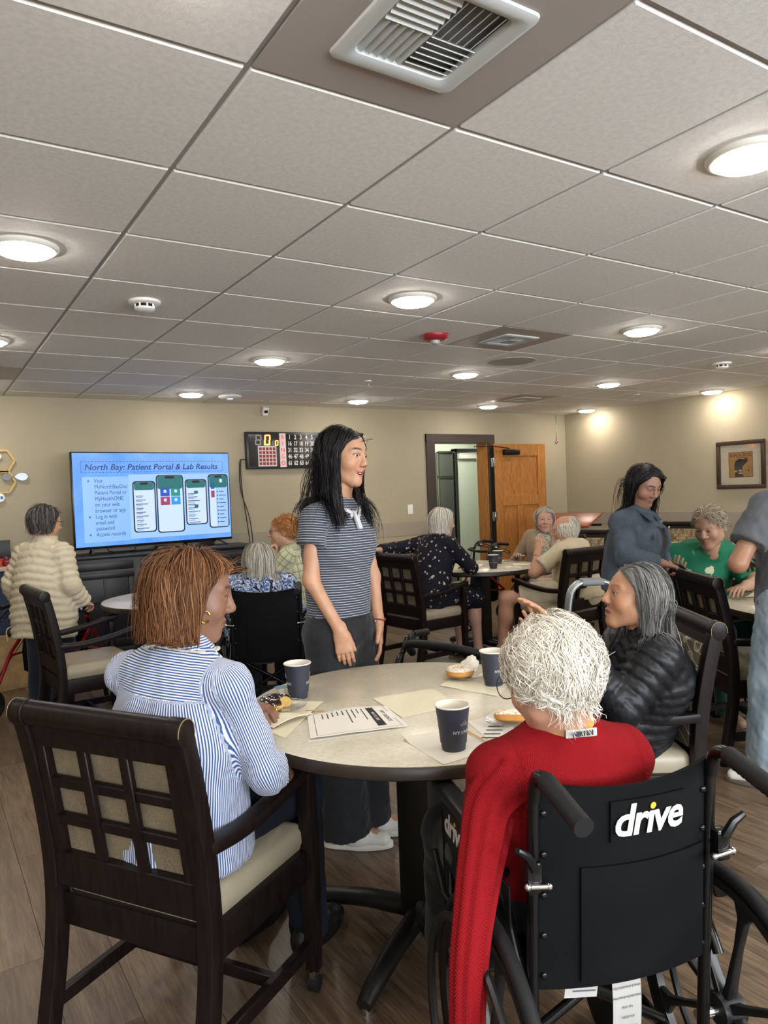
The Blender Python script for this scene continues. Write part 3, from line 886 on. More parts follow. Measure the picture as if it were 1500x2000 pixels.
        pad = MB(); pad.loft([[(xa + px_, yy, 0.682 + py_) for px_, py_ in rrect(0.05 * q, 0.036 * q, 0.014 * q, 4)] for yy, q in ((0.055, 0.6), (0.065, 0.95), (0.1, 1.0), (0.42, 1.0), (0.455, 0.95), (0.465, 0.6))])
        pad.build('arm_pad', M_VINYLBLACK, r, True)
        panel = MB().box((xa + s * 0.004, 0.22, 0.565), (0.004, 0.40, 0.155)).build('side_panel', M_BLACKPLASTIC, r, False, 0.001)
        logo(panel, M4((xa + s * 0.0068, 0.345, 0.605), (0, s, 0), (0, 0, 1)), 0.075)
        # lower frame
        MB().tube([(x_, -0.01, 0.46), (x_, 0.42, 0.47)], 0.0125, 10).tube([(x_, 0.0, 0.2), (x_, 0.42, 0.2)], 0.0125, 10).tube([(x_, 0.42, 0.18), (x_, 0.42, 0.48)], 0.0125, 10).build('side_frame', M_BLACKPAINT, r)
        MB().tube([(x_, -0.02, 0.25), (x_, -0.09, 0.21), (x_, -0.13, 0.20)], 0.011, 10).ell((x_, -0.135, 0.2), (0.014, 0.014, 0.014), 10, 6).build('tipping_lever', M_BLACKPAINT, r)
        # caster
        c = MB().tube([(x_, 0.40, 0.2), (x_, 0.40, 0.235)], 0.016, 10).beam((x_ - 0.02, 0.40, 0.2), (x_ - 0.02, 0.375, 0.1), 0.006, 0.03, (0, 1, 0)).beam((x_ + 0.02, 0.40, 0.2), (x_ + 0.02, 0.375, 0.1), 0.006, 0.03, (0, 1, 0)).box((x_, 0.40, 0.2), (0.05, 0.035, 0.012)).build('caster', M_BLACKPAINT, r)
        MB().lathe([(0.04, -0.012), (0.1, -0.014), (0.1, 0.014), (0.04, 0.012)], 28, (x_, 0.375, 0.1), (1, 0, 0)).build('wheel', M_RUBBER, c)
        # front rigging and foot plate
        fr = MB().tube(bez([(x_, 0.42, 0.47), (x_, 0.47, 0.46), (x_ * 0.97, 0.51, 0.36), (x_ * 0.9, 0.57, 0.14)], 5), 0.0115, 10).build('front_rigging', M_BLACKPAINT, r)
        MB().box((x_ * 0.55, 0.62, 0.12), (0.15, 0.14, 0.012), rotx(0.2)).build('foot_plate', M_BLACKPLASTIC, fr, True, 0.004)
        MB().tube([(x_ + s * 0.03, 0.30, 0.42), (x_ + s * 0.06, 0.34, 0.47), (x_ + s * 0.07, 0.37, 0.56)], 0.008, 8).box((x_ + s * 0.04, 0.29, 0.41), (0.06, 0.02, 0.03)).build('wheel_lock', M_BLACKPAINT, r)
    st = MB(); st.loft([[(px_, py_ + 0.23, z) for px_, py_ in rrect(2 * w + 0.01 + g, 0.42 + g, 0.02, 3)] for z, g in ((0.468, -0.01), (0.475, 0), (0.495, 0), (0.5, -0.02))])
    st.build('seat', M_NYLON, r, True)
    MB().tube([(-w, 0.1, 0.46), (w, 0.14, 0.21)], 0.0115, 10).tube([(w, 0.1, 0.46), (-w, 0.14, 0.21)], 0.0115, 10).build('cross_brace', M_BLACKPAINT, r)
    return r
def thing_part(name, parent):
    o = bpy.data.objects.new(name, None); COL.objects.link(o); o.parent = parent; o.empty_display_size = 0.05
    return o
M_VINYLBLACK = mat('black_arm_vinyl', '19191a', 0.35, bump=0.1, bscale=150)

WC = wheelchair('black wheelchair with white lettering under the person in red cardigan', 1.136, 0.981, 71.3, 0.19, 0.85)
# embroidered patch, care labels: the near wheelchair only
def wc_bend(co):
    u = (co.x + 0.035) / 0.19
    return Vector((co.x, co.y, co.z - 0.6 * 0.05 * (1 - u * u) * -1))
pb = MB(); pu = np.linspace(-0.25, 0.62, 9)
pr_ = []
for u in pu:
    yb = -0.02 - 0.06 * (0.775 - 0.45) - 0.03 * (1 - u * u)
    pr_.append([(u * 0.19, yb - 0.004, 0.745), (u * 0.19, yb - 0.009, 0.825), (u * 0.19, yb + 0.002, 0.825), (u * 0.19, yb + 0.002, 0.745)])
pb.loft(pr_)
patch = pb.build('logo_patch', M_NYLON, WC)
logo(patch, M4((0.03, -0.0505, 0.785), (1, 0, 0), (0, 0, 1)), 0.082, wc_bend)
M_LABEL = mat('white_care_label', 'a9a7a3', 0.7)
M_PRINT = mat('grey_print', '55555a', 0.8)
cl_ = MB(); cl_.loft([rect_ring((0.0, -0.03 - 0.004 * math.sin(k * 0.8), 0.47 - 0.03 * k), 0.062, 0.001, (1, 0, 0), (0, 1, 0)) for k in range(6)])
cl_ = cl_.build('care_label', M_LABEL, WC)
for k, s_ in enumerate(['POLYURETHANE FOAM', 'POLYPROPYLENE FOAM', 'REG. NO.', 'MADE FOR', 'MADE IN CHINA']):
    text('label_print', s_, 0.0058, M_PRINT, cl_, M4((0.0, -0.0365, 0.438 - 0.02 * k), (1, 0, 0), (0, 0, 1)), depth=0.0002)
cl2 = MB().box((-0.09, -0.02, 0.445), (0.07, 0.001, 0.04), roty(0.15)).build('care_label', M_LABEL, WC, False)
for k in range(3):
    MB().box((-0.085, -0.0208, 0.455 - 0.009 * k), (0.05, 0.0004, 0.003), roty(0.15)).build('label_print', M_PRINT, cl2, False)

WC2 = wheelchair('black wheelchair under the person in blue and white floral top', 1.70, 3.99, 60, 0.20, 0.87)
wheelchair('black wheelchair under the person in green shirt', 4.20, 2.98, -95, 0.20, 0.85)

# ------------------------------------------------------------------ rollators and walker
M_REDTUBE = mat('red_tube_paint', '8c1620', 0.28, 0.3)
def rollator(label, x, y, ang, H, tube, W=0.25, arc=False, bag=True, lever=True):
    r = thing('rollator', label, 'rollator', (x, y, 0), ang, 'wheeled rollators')
    for s in (-1, 1):
        sx = s * W
        MB().tube(bez([(sx, 0.26, 0.2), (sx, 0.16, 0.42), (sx, 0.06, 0.62), (sx, 0.02, 0.66)], 4), 0.0125, 10).build('front_tube', tube, r)
        MB().tube([(sx, -0.27, 0.16), (sx, -0.10, 0.42), (sx, 0.08, 0.58)], 0.0125, 10).tube([(sx, -0.12, 0.4), (sx, 0.17, 0.4)], 0.009, 8).build('rear_tube', tube, r)
        hd = MB().tube(bez([(sx, 0.05, 0.6), (sx, 0.03, H - 0.07), (sx, 0.0, H - 0.015), (sx, -0.04, H), (sx, -0.07, H)], 4), 0.0115, 10).build('handle_tube', M_BLACKPAINT, r)
        MB().tube([(sx, -0.06, H), (sx, -0.09, H), (sx, -0.13, H - 0.003), (sx, -0.175, H - 0.008)], [0.016, 0.0165, 0.0155, 0.017], 12).build('grip', M_RUBBER, hd)
        MB().box((sx, -0.035, H - 0.025), (0.034, 0.05, 0.06), rotx(0.3)).build('brake_housing', M_BLACKPLASTIC, hd, True, 0.01)
        MB().lathe([(0.009, 0.0), (0.008, 0.002), (0.001, 0.002)], 12, (sx - 0.0175, -0.04, H - 0.03), (-1, 0, 0)).lathe([(0.009, 0.0), (0.008, 0.002), (0.001, 0.002)], 12, (sx + 0.0175, -0.04, H - 0.03), (1, 0, 0)).build('badge', M_WHITE_PLASTIC, hd)
        MB().tube(bez([(sx, -0.04, H - 0.045), (sx, -0.1, H - 0.06), (sx, -0.17, H - 0.095), (sx, -0.19, H - 0.09), (sx, -0.175, H - 0.075), (sx, -0.1, H - 0.035), (sx, -0.05, H - 0.025)], 4), 0.0055, 8).build('brake_lever', M_BLACKPAINT, hd)
        MB().tube(bez([(sx, -0.02, H - 0.04), (sx * 1.06, 0.06, H - 0.1), (sx * 1.05, 0.05, 0.5), (sx, -0.2, 0.3), (sx, -0.27, 0.2)], 5), 0.003, 6).build('brake_cable', M_BLACKPLASTIC, hd)
        for yy, zt in ((0.285, 0.2), (-0.285, 0.17)):
            wl = MB().beam((sx, yy - 0.02 * (1 if yy > 0 else -1), zt + 0.01), (sx, yy, 0.1), 0.035, 0.02, (0, 1, 0)).build('fork', M_BLACKPLASTIC, r, True, 0.004)
            b = MB(); b.loft([[(sx + q[1], yy + q[0] * math.cos(a), 0.1 + q[0] * math.sin(a)) for q in ((0.098, -0.012), (0.1, 0.0), (0.098, 0.012), (0.08, 0.012), (0.08, -0.012))] for a in np.linspace(0, 2 * PI, 29)[:-1]], True)
            b.build('wheel', M_RUBBER, wl)
            b = MB().lathe([(0.022, -0.014), (0.022, 0.014)], 12, (sx, yy, 0.1), (1, 0, 0))
            for k in range(6):
                a = k * PI / 3; b.beam((sx, yy + 0.015 * math.cos(a), 0.1 + 0.015 * math.sin(a)), (sx, yy + 0.083 * math.cos(a), 0.1 + 0.083 * math.sin(a)), 0.012, 0.014, (1, 0, 0))
            b.build('wheel_spokes', M_BLACKPLASTIC, wl)
    MB().tube([(-W, 0.17, 0.4), (W, 0.17, 0.4)], 0.01, 8).tube([(-W, 0.05, 0.53), (W, 0.05, 0.53)], 0.01, 8).build('cross_tube', tube, r)
    b = MB(); b.loft([[(px_, py_ - 0.03, z) for px_, py_ in rrect(2 * W - 0.05 + g, 0.27 + g, 0.03, 3)] for z, g in ((0.535, -0.02), (0.54, 0.0), (0.56, 0.0), (0.565, -0.03))]); b.build('seat', M_NYLON, r)
    if bag:
        b = MB(); b.loft([[(px_, py_ + 0.02, z) for px_, py_ in rrect(2 * W - 0.1 + g, 0.2 + g, 0.04, 3)] for z, g in ((0.27, -0.06), (0.29, -0.01), (0.42, 0.0), (0.52, -0.02))]); b.build('under_seat_bag', M_NYLON, r)
    az = H - 0.02
    ap = bez([(-W + 0.02, -0.02, az - 0.06), (-W * 0.8, 0.05, az - 0.01), (-W * 0.4, 0.11, az + 0.02), (W * 0.4, 0.11, az + 0.02), (W * 0.8, 0.05, az - 0.01), (W - 0.02, -0.02, az - 0.06)], 5) if arc else bez([(-W, 0.03, az - 0.05), (-W * 0.6, 0.12, az - 0.05), (W * 0.6, 0.12, az - 0.05), (W, 0.03, az - 0.05)], 5)
    MB().tube(ap, 0.019 if arc else 0.014, 12).build('backrest_bar', M_RUBBER, r)
    return r
rollator('red rollator held by the person in cream puffer coat', 0.745, 5.49, 42, 0.745, M_REDTUBE, 0.26)
rollator('black rollator with thick curved backrest bar behind the front table', 2.03, 2.66, 198, 0.725, M_BLACKPAINT, 0.26, True)
rollator('red framed rollator parked beyond the two-cup table', 4.92, 5.82, 158, 0.86, M_REDTUBE, 0.24)

wk = thing('walking_frame', 'silver aluminium walking frame with grey grip beside cream polo chair', 'walker', (2.93, 2.62, 0), 147)
for s in (-1, 1):
    dx = s * 0.17
    MB().tube(bez([(0.028 * s + 0.0, -0.15 - 0.0, 0.0), (0.028 * s, -0.14, 0.45), (0.028 * s, -0.13, 0.82), (0.028 * s, -0.085, 0.905), (0.028 * s, 0.0, 0.92), (0.028 * s, 0.085, 0.9), (0.028 * s, 0.125, 0.8), (0.028 * s, 0.15, 0.45), (0.028 * s, 0.16, 0.0)], 6), 0.0125, 12).build('side_frame', M_ALU, wk)
    MB().tube([(0.028 * s, -0.055, 0.916), (0.028 * s, 0.055, 0.916)], 0.0175, 12).build('grip', mat('grey_grip', '75767a', 0.6), wk)
    MB().tube([(0.028 * s, -0.145, 0.42), (0.028 * s, 0.15, 0.42)], 0.0105, 10).build('side_bar', M_ALU, wk)
    for yy in (-0.15, 0.16): MB().lathe([(0.019, 0.0), (0.016, 0.05)], 12, (0.028 * s, yy, 0)).build('rubber_tip', M_RUBBER, wk)
for z in (0.72, 0.5): MB().tube([(-0.028, 0.135 + (0.72 - z) * 0.05, z), (0.028, 0.135 + (0.72 - z) * 0.05, z)], 0.0105, 10).build('cross_bar', M_ALU, wk)
# ------------------------------------------------------------------ television, console and wall things
M_SCREENBLACK = mat('screen_bezel', '0b0b0d', 0.25)
def screen_material():
    t = NT('lit_screen')
    t.base((0.005, 0.005, 0.006, 1)); t.set(0.12)
    c = t.obj()
    g = t.noise(1.6, c, 4, 0.6, 1.0)
    t.l(t.ramp(g, [(0.3, lin('4f8ff2')), (0.55, lin('6ea7fa')), (0.75, lin('7fb2ff'))]), t.b.inputs['Emission Color'])
    t.b.inputs['Emission Strength'].default_value = TV_K
    return t.m
TV_K = 0.42
tv = thing('television', 'large flat television showing a blue presentation slide', 'television', (1.945, 7.10, 0), 90)
tv.rotation_euler = (0, 0, math.radians(7.0))
TVW, TVH, TZ = 1.56, 0.885, 1.005
MB().box((0, 0.02, TZ + TVH / 2), (TVW, 0.045, TVH)).build('housing', M_SCREENBLACK, tv, True, 0.006)
MB().box((0, -0.004, TZ + TVH / 2 + 0.006), (TVW - 0.022, 0.006, TVH - 0.034)).build('screen', screen_material(), tv, False)
SX0, SZ0 = -TVW / 2 + 0.011, TZ + 0.023   # lower-left of the lit area
SW, SH = TVW - 0.022, TVH - 0.034
def scr(u, v, lay=1):   # slide coordinates 0..1, v up
    return np.array((SX0 + u * SW, -0.0072 - 0.0006 * lay, SZ0 + v * SH))
def panel(name, u0, v0, u1, v1, m, lay=1, rad=0.0, parent=None):
    a, c = scr(u0, v0, lay), scr(u1, v1, lay)
    w, h = c[0] - a[0], c[2] - a[2]
    poly = rrect(w, h, rad, 5) if rad > 0 else [(-w / 2, -h / 2), (w / 2, -h / 2), (w / 2, h / 2), (-w / 2, h / 2)]
    b = MB(); b.prism([(p[0], p[1]) for p in poly], 0, 0.0005, np.array(((1, 0, 0), (0, 0, -1), (0, 1, 0))), ((a[0] + c[0]) / 2, a[1], (a[2] + c[2]) / 2))
    return b.build(name, m, parent or tv, False)
def stext(s, u, v, size, m, lay=2, align='LEFT', parent=None, **kw):
    o = scr(u, v, lay)
    return text('slide_text', s, size, m, parent or tv, M4(o, (1, 0, 0), (0, 0, 1)), depth=0.0001, align=align, **kw)
E_PALE = m_emit('screen_pale_blue', '9cc4ff', TV_K); E_CARD = m_emit('screen_card_blue', '88b8ff', TV_K)
E_INK = m_emit('screen_ink', '12306b', TV_K); E_WHITE = m_emit('screen_white', 'c8dcff', TV_K); E_TEAL = m_emit('screen_teal', '166a6e', TV_K)
E_BLUE = m_emit('screen_tile_blue', '1b4fc0', TV_K); E_GREEN = m_emit('screen_tile_green', '158a86', TV_K); E_RED = m_emit('screen_tile_rose', '9c3a66', TV_K); E_CYAN = m_emit('screen_tile_cyan', '2492dc', TV_K)
E_BLACK = m_emit('screen_dark', '0a1622', TV_K)
panel('slide_photo_panel', 0.325, 0.055, 0.995, 0.765, E_PALE, 1)
panel('slide_text_card', 0.05, 0.045, 0.325, 0.745, E_CARD, 1)
stext('North Bay: Patient Portal & Lab Results', 0.065, 0.845, 0.077, E_INK, 2, shear=0.22, bold=0.0011, xscale=1.06)
for v in (0.79, 0.905):
    for k in range(44): panel('dash', 0.045 + k * 0.0208, v, 0.045 + k * 0.0208 + 0.012, v + 0.005, E_INK, 2)
for u in (0.045, 0.955):
    for k in range(5): panel('dash', u, 0.80 + k * 0.022, u + 0.003, 0.812 + k * 0.022, E_INK, 2)
lines = ['Visit', 'MyNorthBayDoc', 'Patient Portal or', 'MyHealthONE', 'on your web', 'browser or app', 'Log in with', 'email and', 'password', 'Access records']
for k, s_ in enumerate(lines): stext(s_, 0.118, 0.70 - k * 0.064, 0.052, E_INK, 3, xscale=0.84)
for k in (0, 6, 9):
    o = scr(0.085, 0.70 - k * 0.064, 3)
    st = []
    for q in range(10):
        a = PI / 2 + q * PI / 5; rr = 0.013 if q % 2 == 0 else 0.0055
        st.append((rr * math.cos(a), rr * math.sin(a)))
    MB().prism(st, 0, 0.0005, np.array(((1, 0, 0), (0, 0, -1), (0, 1, 0))), o).build('bullet_star', E_INK, tv, False)
def phone(u0, v0, u1, v1, kind):
    ph = panel('phone_picture', u0, v0, u1, v1, E_BLACK, 3, 0.032)
    panel('phone_screen', u0 + 0.008, v0 + 0.012, u1 - 0.008, v1 - 0.012, E_WHITE, 4, 0.026, ph)
    w = u1 - u0
    panel('phone_header', u0 + 0.009, v1 - (0.16 if kind in (1, 3) else 0.10), u1 - 0.009, v1 - 0.013, E_TEAL, 5, 0.02, ph)
    panel('phone_notch', u0 + w * 0.33, v1 - 0.042, u1 - w * 0.33, v1 - 0.013, E_BLACK, 6, 0.008, ph)
    if kind in (0, 2):
        for k in range(9):
            v = v1 - 0.17 - k * 0.052 * (v1 - v0) / 0.66
            panel('phone_row', u0 + 0.018, v, u0 + w * (0.45 + 0.2 * ((k * 7) % 3) / 2), v + 0.008, E_INK, 5, 0, ph)
            panel('phone_row', u0 + 0.018, v - 0.016, u0 + w * 0.4, v - 0.010, E_TEAL if kind == 2 else E_INK, 5, 0, ph)
        if kind == 2:
            for v in (v0 + 0.36, v0 + 0.2): panel('phone_badge', u0 + w * 0.4, v, u0 + w * 0.58, v + 0.035, E_TEAL, 6, 0.004, ph)
    if kind == 1:
        for (a, c, m) in ((0.14, 0.60, E_BLUE), (0.53, 0.60, E_GREEN), (0.14, 0.45, E_RED), (0.53, 0.45, E_CYAN)):
            panel('phone_tile', u0 + w * a, v0 + (v1 - v0) * c + 0.02, u0 + w * (a + 0.34), v0 + (v1 - v0) * (c + 0.14) + 0.02, m, 5, 0.003, ph)
            panel('tile_icon', u0 + w * (a + 0.12), v0 + (v1 - v0) * (c + 0.06) + 0.02, u0 + w * (a + 0.22), v0 + (v1 - v0) * (c + 0.11) + 0.02, E_WHITE, 6, 0.003, ph)
    if kind == 3:
        panel('phone_tile', u0 + 0.02, v0 + 0.46, u0 + 0.045, v0 + 0.54, E_BLUE, 5, 0.002, ph); panel('phone_tile', u0 + 0.02, v0 + 0.36, u0 + 0.045, v0 + 0.44, E_RED, 5, 0.002, ph)
        panel('phone_drawer', u0 + w * 0.37, v0 + 0.014, u1 - 0.009, v1 - 0.16, E_PALE, 6, 0.004, ph)
        panel('avatar', u0 + w * 0.56, v1 - 0.10, u0 + w * 0.7, v1 - 0.055, E_WHITE, 7, 0.015, ph)
        for k in range(9): panel('phone_row', u0 + w * 0.52, v1 - 0.21 - k * 0.045, u0 + w * (0.75 + 0.1 * (k % 2)), v1 - 0.203 - k * 0.045, E_INK, 7, 0, ph); panel('row_icon', u0 + w * 0.42, v1 - 0.213 - k * 0.045, u0 + w * 0.47, v1 - 0.198 - k * 0.045, E_INK, 7, 0, ph)
phone(0.345, 0.12, 0.49, 0.69, 0); phone(0.495, 0.10, 0.675, 0.755, 1); phone(0.685, 0.17, 0.835, 0.70, 2); phone(0.845, 0.12, 0.99, 0.755, 3)
for s in (-1, 1):
    MB().beam((s * 0.62, 0.02, TZ + 0.01), (s * 0.66, -0.12, 0.962), 0.02, 0.012).beam((s * 0.62, 0.02, TZ + 0.01), (s * 0.60, 0.16, 0.962), 0.02, 0.012).build('stand_leg', M_BLACKPLASTIC, tv, True, 0.003)
MB().tube(bez([(-0.45, 0.05, TZ + 0.1), (-0.47, 0.06, 0.99), (-0.4, 0.1, 0.956)], 6), 0.004, 6).tube(bez([(-0.2, 0.05, TZ + 0.1), (-0.21, 0.06, 0.98), (-0.25, 0.1, 0.955)], 6), 0.004, 6).build('power_cable', M_BLACKPLASTIC, tv)
bx = thing('media_box', 'small black set-top box under the television', 'set-top box', (2.02, 7.12, 0.952), 90)
MB().box((0, 0, 0.018), (0.2, 0.12, 0.035)).build('box_body', M_BLACKPLASTIC, bx, True, 0.004)
MB().box((0.0, -0.061, 0.02), (0.1, 0.002, 0.012)).build('display_window', mat('smoked_window', '22252c', 0.1), bx, False)
bx = thing('cable_box', 'flat black box right of the television stand', 'set-top box', (2.40, 7.30, 0.952), 90)
MB().box((0, 0, 0.022), (0.28, 0.14, 0.044)).build('box_body', M_BLACKPLASTIC, bx, True, 0.004)
MB().box((0.05, -0.071, 0.022), (0.12, 0.002, 0.015)).build('display_window', MATS['smoked_window'], bx, False)

M_CABINET = mat('black_stained_cabinet', '15151a', 0.4, var=0.15, bump=0.06, bscale=40)
cab = thing('media_console', 'long black panelled cabinet below the television', 'cabinet', (1.98, 7.155, 0), 90)
CW = 1.75
MB().box((0, 0, 0.47), (CW - 0.04, 0.42, 0.90)).build('cabinet_body', M_CABINET, cab, True, 0.004)
MB().box((0, -0.01, 0.935), (CW + 0.03, 0.48, 0.034)).build('cabinet_top', M_CABINET, cab, True, 0.01)
MB().box((0, 0, 0.05), (CW, 0.44, 0.1)).build('plinth', M_CABINET, cab, True, 0.006)
for k in range(3):
    cx = -CW / 2 + CW * (k + 0.5) / 3
    d = MB().box((cx, -0.212, 0.46), (CW / 3 - 0.06, 0.02, 0.66)).build('cabinet_door', M_CABINET, cab, True, 0.003)
    w = CW / 3 - 0.06
    for (c, s_) in (((cx, -0.226, 0.765), (w, 0.014, 0.055)), ((cx, -0.226, 0.155), (w, 0.014, 0.055)), ((cx - w / 2 + 0.025, -0.226, 0.46), (0.05, 0.014, 0.556)), ((cx + w / 2 - 0.025, -0.226, 0.46), (0.05, 0.014, 0.556)), ((cx, -0.225, 0.46), (0.02, 0.012, 0.556)), ((cx, -0.225, 0.53), (w - 0.1, 0.012, 0.02))):
        MB().box(c, s_).build('door_moulding', M_CABINET, d, True, 0.003)
    MB().ell((cx + (0.2 if k == 0 else -0.2), -0.245, 0.53), (0.012, 0.014, 0.012), 10, 8).build('knob', M_STEEL, d)
    MB().box((cx, -0.213, 0.85), (CW / 3 - 0.06, 0.02, 0.075)).build('drawer_front', M_CABINET, cab, True, 0.004)

# ---- bingo board
bg = thing('bingo_board', 'black bingo flashboard with rows of white numbers on wall', 'bingo board', (3.715, Y1, 0), 90)
BW, BH, BZ = 1.46, 0.40, 1.925
MB().box((0, -0.03, BZ), (BW, 0.06, BH)).build('housing', M_BLACKPLASTIC, bg, True, 0.006)
MB().box((0, -0.061, BZ), (BW - 0.05, 0.004, BH - 0.06)).build('face_sheet', mat('gloss_black_sheet', '08080a', 0.12), bg, False)
M_NUM = mat('printed_number_white', 'd8d8d6', 0.5); M_STRIPW = mat('bingo_letter_strip', 'd5cfcd', 0.5); M_LETTER = m_emit('lit_red_letter', 'e03a48', 0.8)
def btext(s, x, z, size, m, nm='number', **kw): return text(nm, s, size, m, bg, M4((x, -0.0645, z), (1, 0, 0), (0, 0, 1)), depth=0.0003, **kw)
x0 = -BW / 2
MB().box((x0 + 0.42, -0.0635, BZ), (0.075, 0.002, BH - 0.03)).build('letter_strip', M_STRIPW, bg, False)
for k, ch in enumerate('BINGO'): btext(ch, x0 + 0.42, BZ + 0.142 - k * 0.071, 0.062, M_LETTER, 'letter', bold=0.002)
gl = {}
def num(n): 
    if n not in gl: gl[n] = text_mesh(str(n), 0.068, 0.0003, 0, 0.0012, 'CENTER', 0.95, 0.74)
    return gl[n]
for r_ in range(5):
    for c_ in range(15):
        n = r_ * 15 + c_ + 1
        me = num(n); me.materials.clear(); me.materials.append(M_NUM)
        me.transform(M4((x0 + 0.505 + c_ * 0.0685, -0.0645, BZ + 0.142 - r_ * 0.071), (1, 0, 0), (0, 0, 1)))
        link('number', me, bg)
MB().box((x0 + 0.235, -0.0635, BZ - 0.065), (0.215, 0.002, 0.22)).build('pattern_grid', M_STRIPW, bg, False)
M_PATT = mat('dark_red_square', '8c2028', 0.5)
for a in range(5):
    for c in range(5): MB().box((x0 + 0.155 + a * 0.04, -0.065, BZ + 0.015 - c * 0.04), (0.03, 0.002, 0.03)).build('pattern_square', M_PATT, bg, False)
M_SEG = m_emit('lit_orange_digit', 'ff8a2a', 5.0); M_SEGOFF = mat('unlit_digit', 'a39d9a', 0.4)
def seg8(x, z, h, m_on, segs):
    w = h * 0.55; t_ = h * 0.13
    S = {'a': ((0, h / 2), (w, t_)), 'd': ((0, -h / 2), (w, t_)), 'g': ((0, 0), (w, t_)), 'f': ((-w / 2, h / 4), (t_, h / 2)), 'b': ((w / 2, h / 4), (t_, h / 2)), 'e': ((-w / 2, -h / 4), (t_, h / 2)), 'c': ((w / 2, -h / 4), (t_, h / 2))}
    for k in segs:
        (cx, cz), (sw, sh) = S[k]
        MB().box((x + cx + cz * 0.12, -0.065, z + cz), (sw, 0.002, sh)).build('digit_segment', m_on, bg, False, 0.0)
seg8(x0 + 0.135, BZ + 0.11, 0.10, M_SEGOFF, 'abcdefg'); seg8(x0 + 0.24, BZ + 0.11, 0.10, M_SEG, 'abcdef'); seg8(x0 + 0.315, BZ + 0.078, 0.045, M_SEGOFF, 'abcdefg'); seg8(x0 + 0.35, BZ + 0.078, 0.05, M_SEG, 'abcdef')
for dx in (0.0, 0.035): 
    w_ = MB().tube(bez([(2.985 - dx * 0.2, Y1 - 0.02, 1.83), (2.93 - dx * 0.3, Y1 - 0.015, 1.80), (2.935 - dx * 0.4, Y1 - 0.012, 1.5), (2.97 + dx, Y1 - 0.012, 1.2), (3.0 + dx, Y1 - 0.012, 0.85), (3.0 + dx, Y1 - 0.02, 0.3)], 8), 0.0045, 6).build('wall_cable', M_BLACKPLASTIC)
    tag(w_, 'thin black cable hanging from the bingo board, %s one' % ('outer' if dx == 0 else 'inner'), 'cable', 'cables below bingo board')

# ---- small wall things
def wall_thing(name, label, cat, parts, loc):
    r = thing(name, label, cat, loc, 90)
    for pn, b, m in parts: b.build(pn, m, r, True, 0.002, 1)
    return r
wall_thing('light_switch', 'white rocker light switch left of the doorway', 'switch', [('plate', MB().box((0, -0.004, 0), (0.075, 0.008, 0.118)), M_WHITE_PLASTIC), ('rocker', MB().box((0, -0.009, 0), (0.034, 0.006, 0.068), rotx(0.06)), M_WHITE_PLASTIC)], (5.11, Y1, 1.20))
wall_thing('wall_sensor', 'small grey motion sensor high on wall over bingo board', 'sensor', [('bracket', MB().box((0, -0.02, 0), (0.02, 0.04, 0.02)), M_STEEL), ('sensor_head', MB().box((0, -0.05, -0.01), (0.06, 0.05, 0.085), rotx(0.5)), M_WHITE_PLASTIC), ('sensor_lens', MB().box((0.0, -0.075, -0.02), (0.04, 0.01, 0.03), rotx(0.5)), M_BLACKPLASTIC)], (3.22, Y1, 2.36))
wall_thing('pull_cord', 'thin cord with small grey knob hanging by far corner', 'pull cord', [('cord', MB().tube([(0, -0.01, 0.36), (0, -0.012, 0.0)], 0.0028, 6), M_STEEL), ('knob', MB().ell((0.008, -0.015, -0.01), (0.018, 0.018, 0.022), 10, 8).ell((-0.014, -0.015, -0.025), (0.013, 0.013, 0.018), 10, 8), M_STEEL)], (7.66, Y1, 2.06))
# wall ornament at the left edge
M_STICK = mat('pale_craft_stick', 'd0aa62', 0.6, var=0.1)
hx = thing('wall_ornament', 'hexagonal craft-stick wall ornament with silver leaf at left edge', 'ornament', (0.655, Y1, 1.69), 90)
def hexa(cx, cz, R, part):
    for k in range(6):
        a, c = PI / 3 * k, PI / 3 * (k + 1)
        MB().beam((cx + R * math.cos(a), -0.012, cz + R * math.sin(a)), (cx + R * math.cos(c), -0.012, cz + R * math.sin(c)), 0.018, 0.02, (0, 1, 0)).build(part, M_STICK, hx, False, 0.001)
hexa(0.0, 0.145, 0.108, 'stick'); hexa(0.0, -0.045, 0.108, 'stick')
M_MIRROR = mat('mirror_leaf', '7d8085', 0.3, 0.9)
def leaf(cx, cz, L, w_, m, nm):
    pts = [(-L / 2, 0), (-L * 0.25, w_ * 0.35), (0.05 * L, w_ / 2), (L * 0.35, w_ * 0.38), (L / 2, 0), (L * 0.35, -w_ * 0.38), (0.05 * L, -w_ / 2), (-L * 0.25, -w_ * 0.35)]
    MB().prism(pts, 0, 0.004, np.array(((1, 0, 0), (0, 0, -1), (0, 1, 0))), (cx, -0.03, cz)).build(nm, m, hx, True, 0.001, 1)
leaf(0.155, 0.0, 0.115, 0.075, M_MIRROR, 'mirror_leaf'); leaf(0.035, 0.0, 0.09, 0.07, mat('dull_metal_leaf', '77756f', 0.5, 0.5), 'metal_leaf')
MB().tube([(0.06, -0.028, 0), (0.12, -0.028, 0)], 0.003, 6).build('wire', M_STEEL, hx)
leaf(-0.03, 0.185, 0.07, 0.06, M_WHITE_PLASTIC, 'white_hexagon'); leaf(-0.025, -0.185, 0.08, 0.08, M_WHITE_PLASTIC, 'white_hexagon')
MB().lathe([(0.014, 0.0), (0.012, 0.006), (0.001, 0.007)], 12, (-0.012, -0.035, -0.185), (0, -1, 0)).build('blue_gem', mat('blue_gem', '2a6fb5', 0.1), hx)

